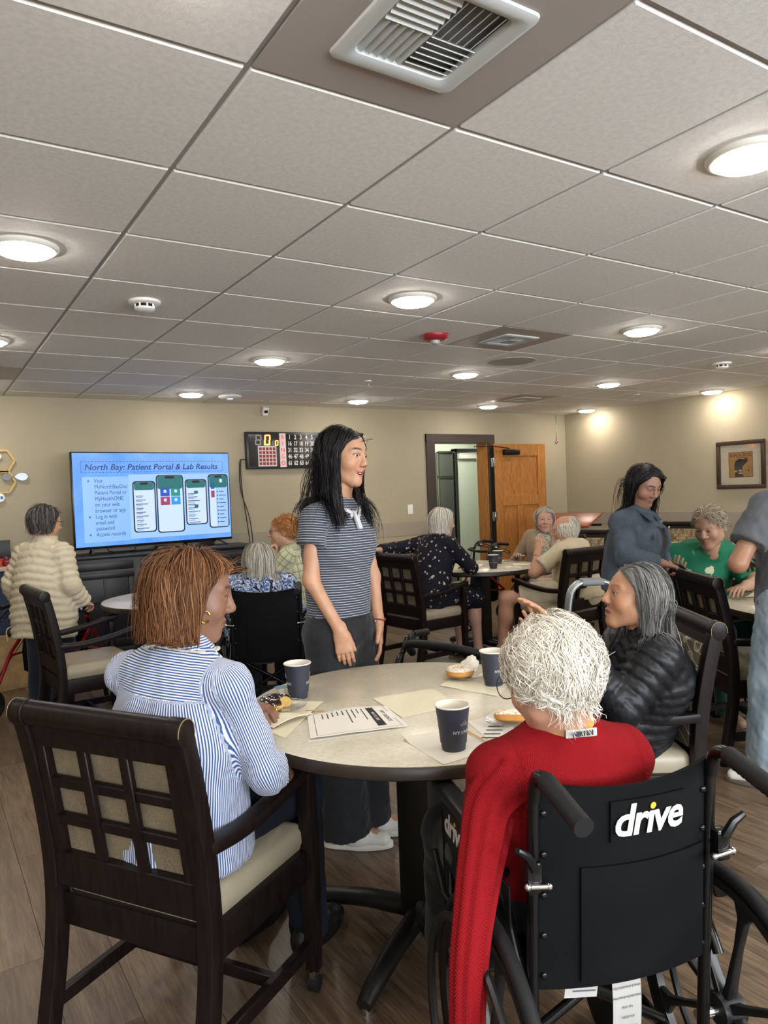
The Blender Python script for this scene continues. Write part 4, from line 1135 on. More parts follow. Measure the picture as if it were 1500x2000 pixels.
# ---- framed dog picture on the right wall (print faces -X)
pic = thing('framed_picture', 'framed black dog print on the right wall', 'picture', (X1, 4.785, 1.58), 90)
PM = np.array(((0, 0, -1), (-1, 0, 0), (0, 1, 0)))    # local print x -> -Y, y -> Z, depth -> -X
def flat(poly, d0, d1, nm, m, parent=pic): return MB().prism(poly, d0, d1, PM).build(nm, m, parent, False)
def R2(w, h, cx=0, cy=0): return [(cx - w / 2, cy - h / 2), (cx + w / 2, cy - h / 2), (cx + w / 2, cy + h / 2), (cx - w / 2, cy + h / 2)]
M_PFRAME = mat('bronze_picture_frame', '46352a', 0.35, 0.3, var=0.35, vscale=60, bump=0.3, bscale=80)
PW_, PH_ = 0.575, 0.54
for (w, h, cx, cy) in ((PW_, 0.045, 0, PH_ / 2 - 0.0225), (PW_, 0.045, 0, -PH_ / 2 + 0.0225), (0.045, PH_ - 0.09, PW_ / 2 - 0.0225, 0), (0.045, PH_ - 0.09, -PW_ / 2 + 0.0225, 0)):
    MB().prism(R2(w, h, cx, cy), 0.0, 0.03, PM).build('frame_side', M_PFRAME, pic, True, 0.005)
flat(R2(0.49, 0.455), 0.001, 0.008, 'mat_board', mat('cream_mat_board', 'ddd2b9', 0.7))
art = flat(R2(0.285, 0.285), 0.0085, 0.0095, 'print', mat('ochre_print', 'b98a45', 0.7, var=0.12, vscale=8))
M_DOG = mat('print_charcoal', '2e2f30', 0.7); M_PR = mat('print_red', '6d2f24', 0.7); M_PC = mat('print_cream', 'd8c3ac', 0.7)
for (w, h, cx, cy) in ((0.285, 0.006, 0, 0.1395), (0.285, 0.006, 0, -0.1395), (0.006, 0.273, 0.1395, 0), (0.006, 0.273, -0.1395, 0)): flat(R2(w, h, cx, cy), 0.0097, 0.0099, 'print_border', M_PR, art)
dog = [(-0.075, -0.135), (-0.07, -0.10), (-0.075, -0.05), (-0.075, 0.0), (-0.06, 0.04), (-0.025, 0.062), (0.005, 0.065), (0.025, 0.056), (0.045, 0.062), (0.065, 0.078), (0.082, 0.07), (0.086, 0.045), (0.075, 0.022), (0.045, 0.0), (0.025, -0.02), (0.018, -0.05), (0.02, -0.1), (0.03, -0.135)]
flat(dog, 0.0098, 0.0103, 'dog_silhouette', M_DOG, art)
for k, (w, cx, cy, m) in enumerate(((0.03, -0.058, -0.075, M_PC), (0.035, -0.005, -0.068, M_PC), (0.04, -0.002, -0.098, M_PC), (0.05, -0.03, -0.083, M_PR))):
    flat(R2(w, 0.018 if k < 3 else 0.012, cx, cy), 0.0104 + k * 0.0002, 0.0106 + k * 0.0002, 'dog_scarf', m, art)
text('print_title', 'BLACK DOG', 0.052, M_PR, art, Matrix(((0, 0, -1, -0.0098), (-1, 0, 0, 0), (0, 1, 0, 0.105), (0, 0, 0, 1))), depth=0.0003, bold=0.0008, xscale=0.88)
for k in range(9): flat(R2(0.009, 0.008, -0.045 + 0.0125 * k + (0.008 if k > 6 else 0), 0.078), 0.0097, 0.0099, 'print_subtitle', M_PR, art)
cir = [(0.092 + 0.034 * math.cos(a), -0.068 + 0.034 * math.sin(a)) for a in np.linspace(0, 2 * PI, 25)[:-1]]
flat(cir, 0.0097, 0.0099, 'stamp_ring', M_PR, art); flat([(0.092 + (x - 0.092) * 0.88, -0.068 + (y + 0.068) * 0.88) for x, y in cir], 0.0099, 0.0101, 'stamp_ground', mat('print_tan', 'c09a5c', 0.7), art)
for (cx, cy, q) in ((0.092, -0.074, 0.011), (0.078, -0.062, 0.005), (0.087, -0.055, 0.005), (0.097, -0.055, 0.005), (0.106, -0.062, 0.005)):
    flat([(cx + q * math.cos(a), cy + q * math.sin(a)) for a in np.linspace(0, 2 * PI, 11)[:-1]], 0.0101, 0.0103, 'paw_print', M_PR, art)
MB().prism(R2(0.485, 0.45), 0.018, 0.0185, PM).build('glazing', mat('thin_picture_glass', 'ffffff', 0.02, trans=1.0), pic, False)

# ---- lectern
lec = thing('lectern', 'lectern with slanted reddish wood top near far corner', 'lectern', (6.30, 5.95, 0), 200)
M_CHERRY = mat('cherry_lectern_top', '8a4526', 0.35, var=0.2, vscale=9)
MB().box((0, 0.02, 0.48), (0.44, 0.36, 0.93)).build('body', mat('grey_lectern_body', '8e8576', 0.5), lec, True, 0.006)
MB().box((0, 0, 1.02), (0.64, 0.46, 0.025), rotx(-0.28)).build('slanted_top', M_CHERRY, lec, True, 0.006)
MB().box((0, -0.225, 0.955), (0.6, 0.02, 0.03)).build('book_ledge', M_BLACKPLASTIC, lec, True, 0.003)

# ---- craft tray on a stand at the left edge, paper bag
tb = thing('display_table', 'dark stand at the left edge behind the cream puffer coat', 'stand', (0.30, 6.95, 0), 90)
MB().box((0, 0, 0.91), (0.74, 0.5, 0.03)).build('table_top', mat('pale_stand_top', 'b9a58c', 0.5), tb, True, 0.004)
MB().box((0, 0, 0.45), (0.70, 0.46, 0.89)).build('skirt', mat('navy_table_skirt', '1f2a44', 0.8), tb, True, 0.004)
MB().box((0, 0.2, 1.03), (0.74, 0.02, 0.2)).build('back_board', M_CABINET, tb, True, 0.003)
for k, (dx, dy, col, hh) in enumerate(((0.18, -0.05, 'a02622', 0.05), (0.26, 0.02, 'b53a2c', 0.06), (0.31, -0.1, '8a1d22', 0.045), (0.23, -0.14, 'c4574a', 0.05), (0.32, 0.06, '5d2420', 0.07))):
    o = MB().lathe([(0.03, 0), (0.042, hh * 0.6), (0.04, hh), (0.036, hh), (0.034, hh * 0.5), (0.001, hh * 0.45)], 16).build('red_dish', mat('red_dish_%d' % k, col, 0.3), None)
    o.location = (0.30 + dx, 6.95 + dy, 0.925)
    tag(o, ['small dark red dish at front of the stand', 'bright red dish behind the others on stand', 'deep red low dish at the right corner of stand', 'pink red dish nearest the viewer on stand', 'tall brown red dish at the back of stand'][k], 'dish', 'dishes on the left stand')
def kraft():
    t = NT('brown_kraft_paper'); t.base(t.ramp(t.noise(12, t.obj(), 4), [(0.3, lin('8a6f4f')), (0.7, lin('a3875f'))])); t.set(0.8, spec=0.2); t.bump(t.noise(9, t.obj(), 3), 0.8, 0.02); return t.m
bag = thing('paper_bag', 'brown paper bag on the floor behind the red rollator', 'paper bag', (0.60, 6.45, 0), 100)
b = MB(); b.loft([[(px_ + 0.006 * math.sin(5 * py_ + z * 20), py_ + 0.006 * math.sin(6 * px_ + z * 17), z) for px_, py_ in rrect(0.36 + g, 0.2 + g, 0.012, 2)] for z, g in ((0, -0.01), (0.08, 0.01), (0.2, 0.0), (0.3, 0.015), (0.4, 0.0))], False, False)
b.build('bag_body', kraft(), bag)
MB().tube(bez([(-0.08, -0.1, 0.38), (-0.07, -0.1, 0.48), (0.07, -0.1, 0.48), (0.08, -0.1, 0.38)], 6), 0.004, 6).build('bag_handle', MATS.get('craft_string') or mat('craft_string', 'c8b48c', 0.8), bag)
# ------------------------------------------------------------------ implicit-surface modelling for people
def smin(a, b, k):
    h = np.clip(0.5 + 0.5 * (b - a) / k, 0, 1)
    return b + (a - b) * h - k * h * (1 - h)

class Field:
    def __init__(self): self.p = []
    def cap(self, a, b, ra, rb=None, k=0.02, op='u', flat=''):
        rb = ra if rb is None else rb
        return self.ecap(a, b, (ra, ra), (rb, rb), None, k, op, flat)
    def ecap(self, a, b, sa, sb, W=None, k=0.03, op='u', flat=''):
        a, b = np.asarray(a, float), np.asarray(b, float)
        R = max(sa + sb) if isinstance(sa, tuple) else 0
        lo, hi = np.minimum(a, b) - R, np.maximum(a, b) + R
        L = np.linalg.norm(b - a) + 1e-9; d = (b - a) / L
        if W is None:
            def f(p):
                q = p - a; t = q @ d
                tc = np.clip(t / L, 0, 1)
                r = sa[0] + (sb[0] - sa[0]) * tc
                dd = np.linalg.norm(q - (tc * L)[..., None] * d, axis=-1) - r
                if 'a' in flat: dd = np.maximum(dd, -t)
                if 'b' in flat: dd = np.maximum(dd, t - L)
                return dd
        else:
            Wv = unit(np.asarray(W, float) - d * np.dot(W, d)); N = np.cross(d, Wv)
            def f(p):
                q = p - a; t = q @ d
                tc = np.clip(t / L, 0, 1); tt = t - tc * L
                w = sa[0] + (sb[0] - sa[0]) * tc; h = sa[1] + (sb[1] - sa[1]) * tc
                u, v = q @ Wv, q @ N
                m = np.minimum(w, h)
                k0 = np.sqrt((u / w) ** 2 + (v / h) ** 2 + (tt / m) ** 2) + 1e-9
                k1 = np.sqrt((u / w ** 2) ** 2 + (v / h ** 2) ** 2 + (tt / m ** 2) ** 2) + 1e-9
                dd = k0 * (k0 - 1) / k1
                if 'a' in flat: dd = np.maximum(dd, -t)
                if 'b' in flat: dd = np.maximum(dd, t - L)
                return dd
        self.p.append((f, lo, hi, k, op)); return self
    def ell(self, c, r, R=None, k=0.02, op='u'):
        c, r = np.asarray(c, float), np.asarray(r, float)
        m = float(max(r)); lo, hi = c - m, c + m
        def f(p):
            q = p - c
            if R is not None: q = q @ R
            k0 = np.linalg.norm(q / r, axis=-1) + 1e-9; k1 = np.linalg.norm(q / r ** 2, axis=-1) + 1e-9
            return k0 * (k0 - 1) / k1
        self.p.append((f, lo, hi, k, op)); return self
    def cut(self, o, n, c=None, rad=None):
        """drop everything on the n side of the plane through o (within rad of c)"""
        o, n = np.asarray(o, float), unit(n)
        self.p.append((lambda p: (p - o) @ n, None if c is None else np.asarray(c) - rad, None if c is None else np.asarray(c) + rad, 0, 'cut')); return self
    def mesh(self, h, lo=None, hi=None):
        us = [q for q in self.p if q[4] == 'u']
        if lo is None:
            lo = np.min([q[1] for q in us], axis=0) - 3 * h; hi = np.max([q[2] for q in us], axis=0) + 3 * h
        lo, hi = np.asarray(lo, float), np.asarray(hi, float)
        n = np.ceil((hi - lo) / h).astype(int) + 1
        ax = [lo[i] + h * np.arange(n[i]) for i in range(3)]
        D = np.full(n, 0.5)
        for f, a, b, k, op in self.p:
            if a is None: i0, i1 = np.zeros(3, int), n
            else:
                pad = k + 3 * h
                i0 = np.clip(np.floor((a - pad - lo) / h).astype(int), 0, n); i1 = np.clip(np.ceil((b + pad - lo) / h).astype(int) + 1, 0, n)
            if np.any(i1 <= i0): continue
            sl = tuple(slice(p, q) for p, q in zip(i0, i1))
            g = np.stack(np.meshgrid(ax[0][sl[0]], ax[1][sl[1]], ax[2][sl[2]], indexing='ij'), -1)
            d = f(g)
            if op == 'u': D[sl] = smin(D[sl], d, max(k, 1e-4))
            elif op == 's': D[sl] = -smin(-D[sl], d, max(k, 1e-4))
            else: D[sl] = np.maximum(D[sl], d)
        return surface_net(D, lo, h)

def surface_net(D, lo, h):
    D = D.astype(np.float32)
    S = D < 0
    nx, ny, nz = D.shape
    corner = [(i, j, k) for i in (0, 1) for j in (0, 1) for k in (0, 1)]
    cnt = np.zeros((nx - 1, ny - 1, nz - 1), np.int8)
    for i, j, k in corner: cnt += S[i:nx - 1 + i, j:ny - 1 + j, k:nz - 1 + k]
    I = np.argwhere((cnt > 0) & (cnt < 8))
    acc = np.zeros((len(I), 3)); num = np.zeros(len(I))
    vals = {c: D[I[:, 0] + c[0], I[:, 1] + c[1], I[:, 2] + c[2]] for c in corner}
    for c in corner:
        for a in range(3):
            if c[a] == 0:
                e = list(c); e[a] = 1; e = tuple(e)
                va, vb = vals[c], vals[e]
                m = (va < 0) != (vb < 0)
                t = np.where(m, va / np.where(m, va - vb, 1), 0)
                pt = np.zeros((len(I), 3)); pt[:] = c; pt[:, a] = t
                acc[m] += pt[m]; num[m] += 1
    P = lo + h * (I + acc / num[:, None])
    idx = np.full(cnt.shape, -1, np.int64); idx[tuple(I.T)] = np.arange(len(I))
    quads = []
    for a in range(3):
        b, c = (a + 1) % 3, (a + 2) % 3
        s0 = [slice(None)] * 3; s1 = [slice(None)] * 3
        s0[a] = slice(0, -1); s1[a] = slice(1, None)
        A, B = S[tuple(s0)], S[tuple(s1)]
        E = np.argwhere(A != B)
        ok = (E[:, b] > 0) & (E[:, c] > 0) & (E[:, b] < idx.shape[b]) & (E[:, c] < idx.shape[c])
        E = E[ok]
        if not len(E): continue
        inside = A[tuple(E.T)]
        def cell(db, dc):
            q = E.copy(); q[:, b] -= db; q[:, c] -= dc
            return idx[tuple(q.T)]
        q = np.stack([cell(1, 1), cell(0, 1), cell(0, 0), cell(1, 0)], 1)
        q[~inside] = q[~inside][:, ::-1]
        quads.append(q)
    Q = np.concatenate(quads) if quads else np.zeros((0, 4), int)
    Q = Q[(Q >= 0).all(1)]
    return P, Q

def vnormals(P, Q):
    n = np.cross(P[Q[:, 2]] - P[Q[:, 0]], P[Q[:, 3]] - P[Q[:, 1]])
    N = np.zeros_like(P)
    for k in range(4): np.add.at(N, Q[:, k], n)
    return N / (np.linalg.norm(N, axis=1, keepdims=True) + 1e-12)

def smooth_mesh(P, Q, it=2, lam=0.5):
    for _ in range(it):
        acc = np.zeros_like(P); c = np.zeros(len(P))
        for a, b in ((0, 1), (1, 2), (2, 3), (3, 0)):
            np.add.at(acc, Q[:, a], P[Q[:, b]]); np.add.at(acc, Q[:, b], P[Q[:, a]])
            np.add.at(c, Q[:, a], 1); np.add.at(c, Q[:, b], 1)
        P = P + lam * (acc / np.maximum(c, 1)[:, None] - P)
    return P

def np_mesh(name, P, F, mats, attrs=None, mat_idx=None):
    me = bpy.data.meshes.new(name)
    k = F.shape[1]
    me.vertices.add(len(P)); me.vertices.foreach_set('co', np.ascontiguousarray(P, np.float32).ravel())
    me.loops.add(F.size); me.loops.foreach_set('vertex_index', np.ascontiguousarray(F, np.int32).ravel())
    me.polygons.add(len(F)); me.polygons.foreach_set('loop_start', np.arange(0, F.size, k, dtype=np.int32))
    try: me.polygons.foreach_set('loop_total', np.full(len(F), k, np.int32))
    except Exception: pass
    me.polygons.foreach_set('use_smooth', np.ones(len(F), bool))
    if mat_idx is not None: me.polygons.foreach_set('material_index', mat_idx.astype(np.int32))
    for m in (mats if isinstance(mats, (list, tuple)) else [mats]): me.materials.append(m)
    for an, arr in (attrs or {}).items():
        a = me.attributes.new(an, 'FLOAT_VECTOR', 'POINT'); a.data.foreach_set('vector', np.ascontiguousarray(arr, np.float32).ravel())
    me.update(calc_edges=True)
    return me

class Sines:
    """cheap smooth noise"""
    def __init__(self, wl, n=7, seed=0, aniso=(1, 1, 1)):
        g = np.random.default_rng(seed)
        d = g.normal(size=(n, 3)); d /= np.linalg.norm(d, axis=1, keepdims=True)
        self.k = d * (2 * PI / (wl * g.uniform(0.6, 1.6, (n, 1)))) * np.asarray(aniso); self.ph = g.uniform(0, 6.28, n)
    def __call__(self, P): return np.sin(P @ self.k.T + self.ph).mean(1) * 1.6

# ------------------------------------------------------------------ skin, cloth and hair materials
def skin_material():
    t = NT('skin')
    a = t.attr('col')
    f = t.noise(160, t.obj(), 3)
    hs = t.n('ShaderNodeHueSaturation'); t.l(a.outputs['Color'], hs.inputs['Color'])
    t.l(t.math('ADD', t.math('MULTIPLY', f, 0.16), 0.92), hs.inputs['Value'])
    t.l(hs.outputs[0], t.b.inputs['Base Color'])
    t.set(0.48, spec=0.4)
    t.b.inputs['Subsurface Weight'].default_value = 0.12; t.b.inputs['Subsurface Radius'].default_value = (0.008, 0.003, 0.0015)
    t.bump(t.noise(420, t.obj(), 2), 0.12, 0.001)
    return t.m
M_SKIN = skin_material()
M_EYEWHITE = mat('eye_white', 'd8d2c8', 0.15); M_IRIS = mat('dark_iris', '22160f', 0.1); M_TEETH = mat('teeth', 'e6e0d2', 0.25)
def hair_material(name, a, b_, c_=None, rough=0.42):
    t = NT(name)
    at = t.attr('tone')
    sep = t.n('ShaderNodeSeparateXYZ'); t.l(at.outputs['Vector'], sep.inputs[0])
    stops = [(0.0, lin(a)), (1.0, lin(b_))] if c_ is None else [(0.0, lin(a)), (0.55, lin(b_)), (1.0, lin(c_))]
    t.base(t.ramp(sep.outputs[0], stops)); t.set(min(0.85, rough + 0.2), spec=0.22)
    return t.m
def cloth(name, col, rough=0.8, var=0.08, weave=900, wb=0.25, sheen=0.15):
    if name in MATS: return MATS[name]
    t = NT(name); c = t.obj(); cc = lin(col)
    f = t.noise(18, c, 3)
    t.base(t.ramp(f, [(0.3, tuple(v * (1 - var) for v in cc[:3]) + (1,)), (0.7, tuple(min(1, v * (1 + var)) for v in cc[:3]) + (1,))]))
    t.set(rough, spec=0.25, sheen=sheen)
    t.bump(t.math('ADD', t.noise(weave, c, 2), t.math('MULTIPLY', t.noise(40, c, 3), 1.5)), wb, 0.0015)
    MATS[name] = t.m
    return t.m
def st_nodes(t):
    s = t.n('ShaderNodeSeparateXYZ'); t.l(t.attr('st').outputs['Vector'], s.inputs[0]); return s.outputs
def polo_material():
    t = NT('grey_polo_stripes'); o = st_nodes(t)
    v = t.math('FRACT', t.math('MULTIPLY', o[1], 1 / 0.0098))
    k = t.math('LESS_THAN', v, 0.24)
    t.base(t.mix(k, lin('353a45'), lin('a3a6ac'))); t.set(0.85, spec=0.2, sheen=0.1)
    t.bump(t.noise(600, t.obj(), 2), 0.2, 0.001); return t.m
def blue_stripe_material():
    t = NT('blue_white_pinstripe'); o = st_nodes(t)
    # third component: 0 = stripes run across (yoke), 1 = stripes run down (body) or along the sleeve
    s = t.n('ShaderNodeMix', data_type='FLOAT'); t.l(o[2], s.inputs[0]); t.l(o[1], s.inputs[2]); t.l(o[0], s.inputs[3])
    v = t.math('FRACT', t.math('MULTIPLY', s.outputs[0], 1 / 0.0064))
    k = t.math('LESS_THAN', v, 0.5)
    t.base(t.mix(k, lin('c9cbd4'), lin('33507f'))); t.set(0.75, spec=0.25, sheen=0.1)
    t.bump(t.noise(50, t.obj(), 3), 0.2, 0.004); return t.m
def plaid_material():
    t = NT('sage_plaid'); o = st_nodes(t)
    base = lin('a5a585'); 
    a = t.math('LESS_THAN', t.math('FRACT', t.math('MULTIPLY', o[0], 1 / 0.045)), 0.12)
    b = t.math('LESS_THAN', t.math('FRACT', t.math('MULTIPLY', o[1], 1 / 0.05)), 0.12)
    a2 = t.math('LESS_THAN', t.math('FRACT', t.math('ADD', t.math('MULTIPLY', o[0], 1 / 0.045), 0.5)), 0.35)
    b2 = t.math('LESS_THAN', t.math('FRACT', t.math('ADD', t.math('MULTIPLY', o[1], 1 / 0.05), 0.5)), 0.35)
    c1 = t.mix(t.math('MULTIPLY', t.math('ADD', a2, b2), 0.3), lin('a9a98a'), lin('c6c7ad'))
    t.base(t.mix(t.math('MULTIPLY', t.math('MAXIMUM', a, b), 0.75), c1, lin('6d6b4d'))); t.set(0.85, spec=0.2)
    return t.m
def blobs_material(name, ground, cols, scale, thr=0.35, elong=(1, 1, 1), dist=0.6):
    """scattered printed motifs"""
    t = NT(name); c = t.obj(elong)
    v = t.n('ShaderNodeTexVoronoi', feature='F1'); v.inputs['Scale'].default_value = scale
    nz = t.n('ShaderNodeTexNoise'); nz.inputs['Scale'].default_value = scale * 2.2; t.l(c, nz.inputs['Vector'])
    ad = t.n('ShaderNodeVectorMath', operation='ADD'); sc = t.n('ShaderNodeVectorMath', operation='SCALE'); sc.inputs[3].default_value = dist / scale
    t.l(nz.outputs['Color'], sc.inputs[0]); t.l(c, ad.inputs[0]); t.l(sc.outputs[0], ad.inputs[1]); t.l(ad.outputs[0], v.inputs['Vector'])
    k = t.math('LESS_THAN', v.outputs['Distance'], thr)
    sep = t.n('ShaderNodeSeparateColor'); t.l(v.outputs['Color'], sep.inputs[0])
    n = len(cols)
    col = t.ramp(sep.outputs[0], [(i / n, lin(q)) for i, q in enumerate(cols)], 'CONSTANT')
    t.base(t.mix(k, lin(ground), col)); t.set(0.8, spec=0.2)
    return t.m
def floral_blue_material():
    t = NT('blue_white_floral'); c = t.obj()
    n1 = t.noise(16, c, 4, 0.6, 2.5); n2 = t.noise(27, c, 3, 0.6, 1.5)
    a = t.ramp(n1, [(0.0, lin('0d1224')), (0.45, lin('10162c')), (0.47, lin('b9bdc8')), (0.52, lin('c2c6ce')), (0.54, lin('2c4c80')), (0.62, lin('5c7ca8')), (0.66, lin('101a38'))])
    k = t.math('GREATER_THAN', n2, 0.58)
    t.base(t.mix(k, a, lin('2d4d8c'))); t.set(0.8, spec=0.2); return t.m
def denim_material(name, a, b_):
    t = NT(name); c = t.obj()
    f = t.math('ADD', t.math('MULTIPLY', t.noise(7, c, 3), 0.7), t.math('MULTIPLY', t.noise(260, c, 2), 0.3))
    t.base(t.ramp(f, [(0.35, lin(a)), (0.65, lin(b_))])); t.set(0.85, spec=0.2); t.bump(t.noise(700, c, 2), 0.3, 0.001)
    return t.m
def knit_material(name, col):
    t = NT(name); c = t.obj(); cc = lin(col); o = st_nodes(t)
    w = t.math('SINE', t.math('MULTIPLY', o[1], 2 * PI / 0.0042)); w2 = t.math('SINE', t.math('MULTIPLY', o[0], 2 * PI / 0.005))
    kn = t.math('MULTIPLY', w, w2)
    t.base(t.mix(t.math('ADD', t.math('MULTIPLY', kn, 0.2), 0.4), tuple(v * 0.75 for v in cc[:3]) + (1,), tuple(min(1, v * 1.15) for v in cc[:3]) + (1,)))
    t.set(0.95, spec=0.1); t.bump(kn, 0.5, 0.002); return t.m

# ------------------------------------------------------------------ head
def hlin(c): return np.array(lin(c)[:3])
def R_head(yaw, pitch, roll):
    """columns: right, forward, up; yaw = world direction of the face, pitch>0 looks down"""
    return rotz(math.radians(yaw - 90)) @ rotx(math.radians(-pitch)) @ roty(math.radians(roll))

def head_field(F, o):
    g = o.get
    fat, nose, jaw = g('fat', 0.0), g('nose', 1.0), g('jaw', 0.0)
    F.ell((0, -0.014, 0.03), (0.073, 0.094, 0.084), k=0.01)
    F.ell((0, 0.028, -0.008), (0.061 + fat * 0.6, 0.06, 0.086), k=0.03)
    for s in (-1, 1):
        F.ell((s * 0.037, 0.052, -0.03 + 0.004 * g('smile', 0)), (0.027 + fat, 0.028 + fat * 0.6 + 0.003 * g('smile', 0), 0.028 + fat * 0.5), k=0.025)
        F.cap((s * 0.05, 0.0, -0.058), (s * 0.012, 0.062, -0.098), 0.02 + jaw + fat, 0.018 + jaw, k=0.03)
        F.cap((s * 0.012, 0.077, 0.027), (s * 0.043, 0.066, 0.027), 0.010, 0.008, k=0.016)
    F.ell((0, 0.072, -0.095), (0.02, 0.016, 0.016), k=0.018)
    F.ell((0, 0.066, -0.06), (0.028, 0.024, 0.03), k=0.02)
    F.cap((0, 0.083, 0.022), (0, 0.103 + 0.006 * (nose - 1), -0.018), 0.0075, 0.0115 * nose, k=0.012)
    F.ell((0, 0.104 + 0.008 * (nose - 1), -0.024), (0.0125 * nose, 0.012, 0.0105 * nose), k=0.008)
    for s in (-1, 1):
        F.ell((s * 0.0125 * nose, 0.095, -0.028), (0.0088 * nose, 0.011, 0.0085), k=0.006)
        F.ell((s * 0.031, 0.098, 0.008), (0.018, 0.016, 0.0115), k=0.014, op='s')
        F.ell((s * 0.031, 0.0725, 0.008), (0.0152, 0.0148, 0.0142), k=0.006)
        op = g('eye', 0.8)
        if op > 0: F.ell((s * 0.031, 0.091, 0.0065), (0.0135, 0.012, 0.0052 * op), k=0.0015, op='s')
    sm = g('smile', 0.0)
    cz = -0.0605 + 0.009 * sm; cw = 0.021 + 0.011 * sm; cy = 0.081 - 0.010 * sm; ly_ = -0.004 * sm
    mo = g('mouth', 0.0)
    for s in (-1, 1):
        F.cap((s * cw, cy, cz), (s * 0.004, 0.0925 + ly_, -0.0555), 0.0032, 0.0056 - 0.001 * sm, k=0.005)
        F.cap((s * cw, cy, cz), (s * 0.003, 0.0905 + ly_, -0.0685 - 0.006 * mo), 0.0032, 0.0066 - 0.001 * sm, k=0.005)
    F.cap((-cw, cy + 0.012, cz), (0, 0.099, -0.0618 - 0.003 * mo), 0.0016, 0.002 + 0.004 * mo, k=0.003, op='s')
    F.cap((cw, cy + 0.012, cz), (0, 0.099, -0.0618 - 0.003 * mo), 0.0016, 0.002 + 0.004 * mo, k=0.003, op='s')
    if mo > 0.3: F.ell((0, 0.094, -0.062 - 0.002 * mo), (0.016 + 0.009 * sm, 0.014, 0.006 * mo), k=0.002, op='s')
    if g('ears', True):
        for s in (-1, 1):
            Re = rotz(s * 0.35)
            F.ell((s * 0.0755, -0.010, -0.002), (0.007, 0.019, 0.031), Re, k=0.008)
            F.ell((s * 0.0835, -0.006, 0.004), (0.006, 0.011, 0.018), Re, k=0.004, op='s')
    for c, r in g('extra', ()): F.ell(c, r, k=0.02)

def head_colors(P, o):
    base = hlin(o.get('skin', 'c79a78')); lip = hlin(o.get('lip', 'a9605a')); blush = hlin(o.get('blush', 'c67a62'))
    brow = hlin(o.get('brow', '3a2a20')); C = np.tile(base, (len(P), 1))
    def blend(w, c):
        nonlocal C
        w = np.clip(w, 0, 1)[:, None]; C = C * (1 - w) + c * w
    sp = Sines(0.03, 8, 3)(P); blend(0.25 * np.clip(sp, 0, 1) * o.get('blotch', 0.5), blush)
    for s in (-1, 1):
        blend(0.5 * o.get('blushk', 0.8) * np.exp(-np.sum(((P - (s * 0.04, 0.07, -0.028)) / (0.022, 0.04, 0.018)) ** 2, 1)), blush)
        # brows
        q = P - (s * 0.031, 0.08, 0.031 + 0.0)
        arch = q[:, 2] - 0.004 * (1 - (q[:, 0] / 0.02) ** 2)
        w = np.exp(-(arch / 0.0042) ** 4) * np.exp(-(q[:, 0] / 0.021) ** 6) * (P[:, 1] > 0.05)
        blend(w * o.get('browk', 0.8), brow)
        # lash line and lid shade
        e = np.sqrt(((P[:, 0] - s * 0.031) / 0.0165) ** 2 + ((P[:, 2] - 0.0085) / (0.0035 + 0.0055 * max(o.get('eye', 0.8), 0.15))) ** 2)
        blend(0.75 * np.exp(-((e - 1.0) / 0.22) ** 2) * (P[:, 1] > 0.075) * (P[:, 2] > (0.008 if o.get('eye', 0.8) > 0.2 else -1)), brow * 0.6)
    sm = o.get('smile', 0.0); mo = o.get('mouth', 0.0)
    xx = np.abs(P[:, 0]); lw = 0.024 + 0.01 * sm; ln = -0.0618 - 0.003 * mo + (0.0015 + 0.0085 * sm) * (xx / 0.025) ** 2
    th = 0.0095 * np.clip(1 - (xx / (0.024 + 0.01 * sm)) ** 2, 0, 1) * (1 + 0.3 * mo)
    blend(0.85 * np.exp(-((P[:, 2] - ln) / (th + 0.0012)) ** 4) * (P[:, 1] > 0.07) * (xx < lw), lip)
    if mo > 0.3:
        blend((np.abs(P[:, 2] - ln) < 0.006 * mo) * (xx < 0.018) * (P[:, 1] < 0.089) * (P[:, 1] > 0.06) * 0.9, np.array((0.05, 0.012, 0.01)))
    nost = np.minimum(*[np.linalg.norm((P - (s * 0.007, 0.1, -0.0345)) / (1, 1.4, 0.7), axis=1) for s in (-1, 1)])
    blend(0.8 * np.exp(-(nost / 0.0045) ** 2), base * 0.25)
    return C

def scalp_ok(D, o):
    """D: unit-ish positions in head space on the cranium; True where hair grows"""
    y, z, x = D[:, 1], D[:, 2], D[:, 0]
    front = o.get('hairline', 0.078)
    line = np.interp(y, [-0.11, -0.06, -0.03, 0.0, 0.03, 0.055, 0.085], [-0.045, -0.045, -0.035, 0.0, 0.028, front - 0.012, front])
    ok = z > line
    if 'bald' in o: ok &= ~((z > o['bald'][0]) & (y > o['bald'][1]))
    return ok

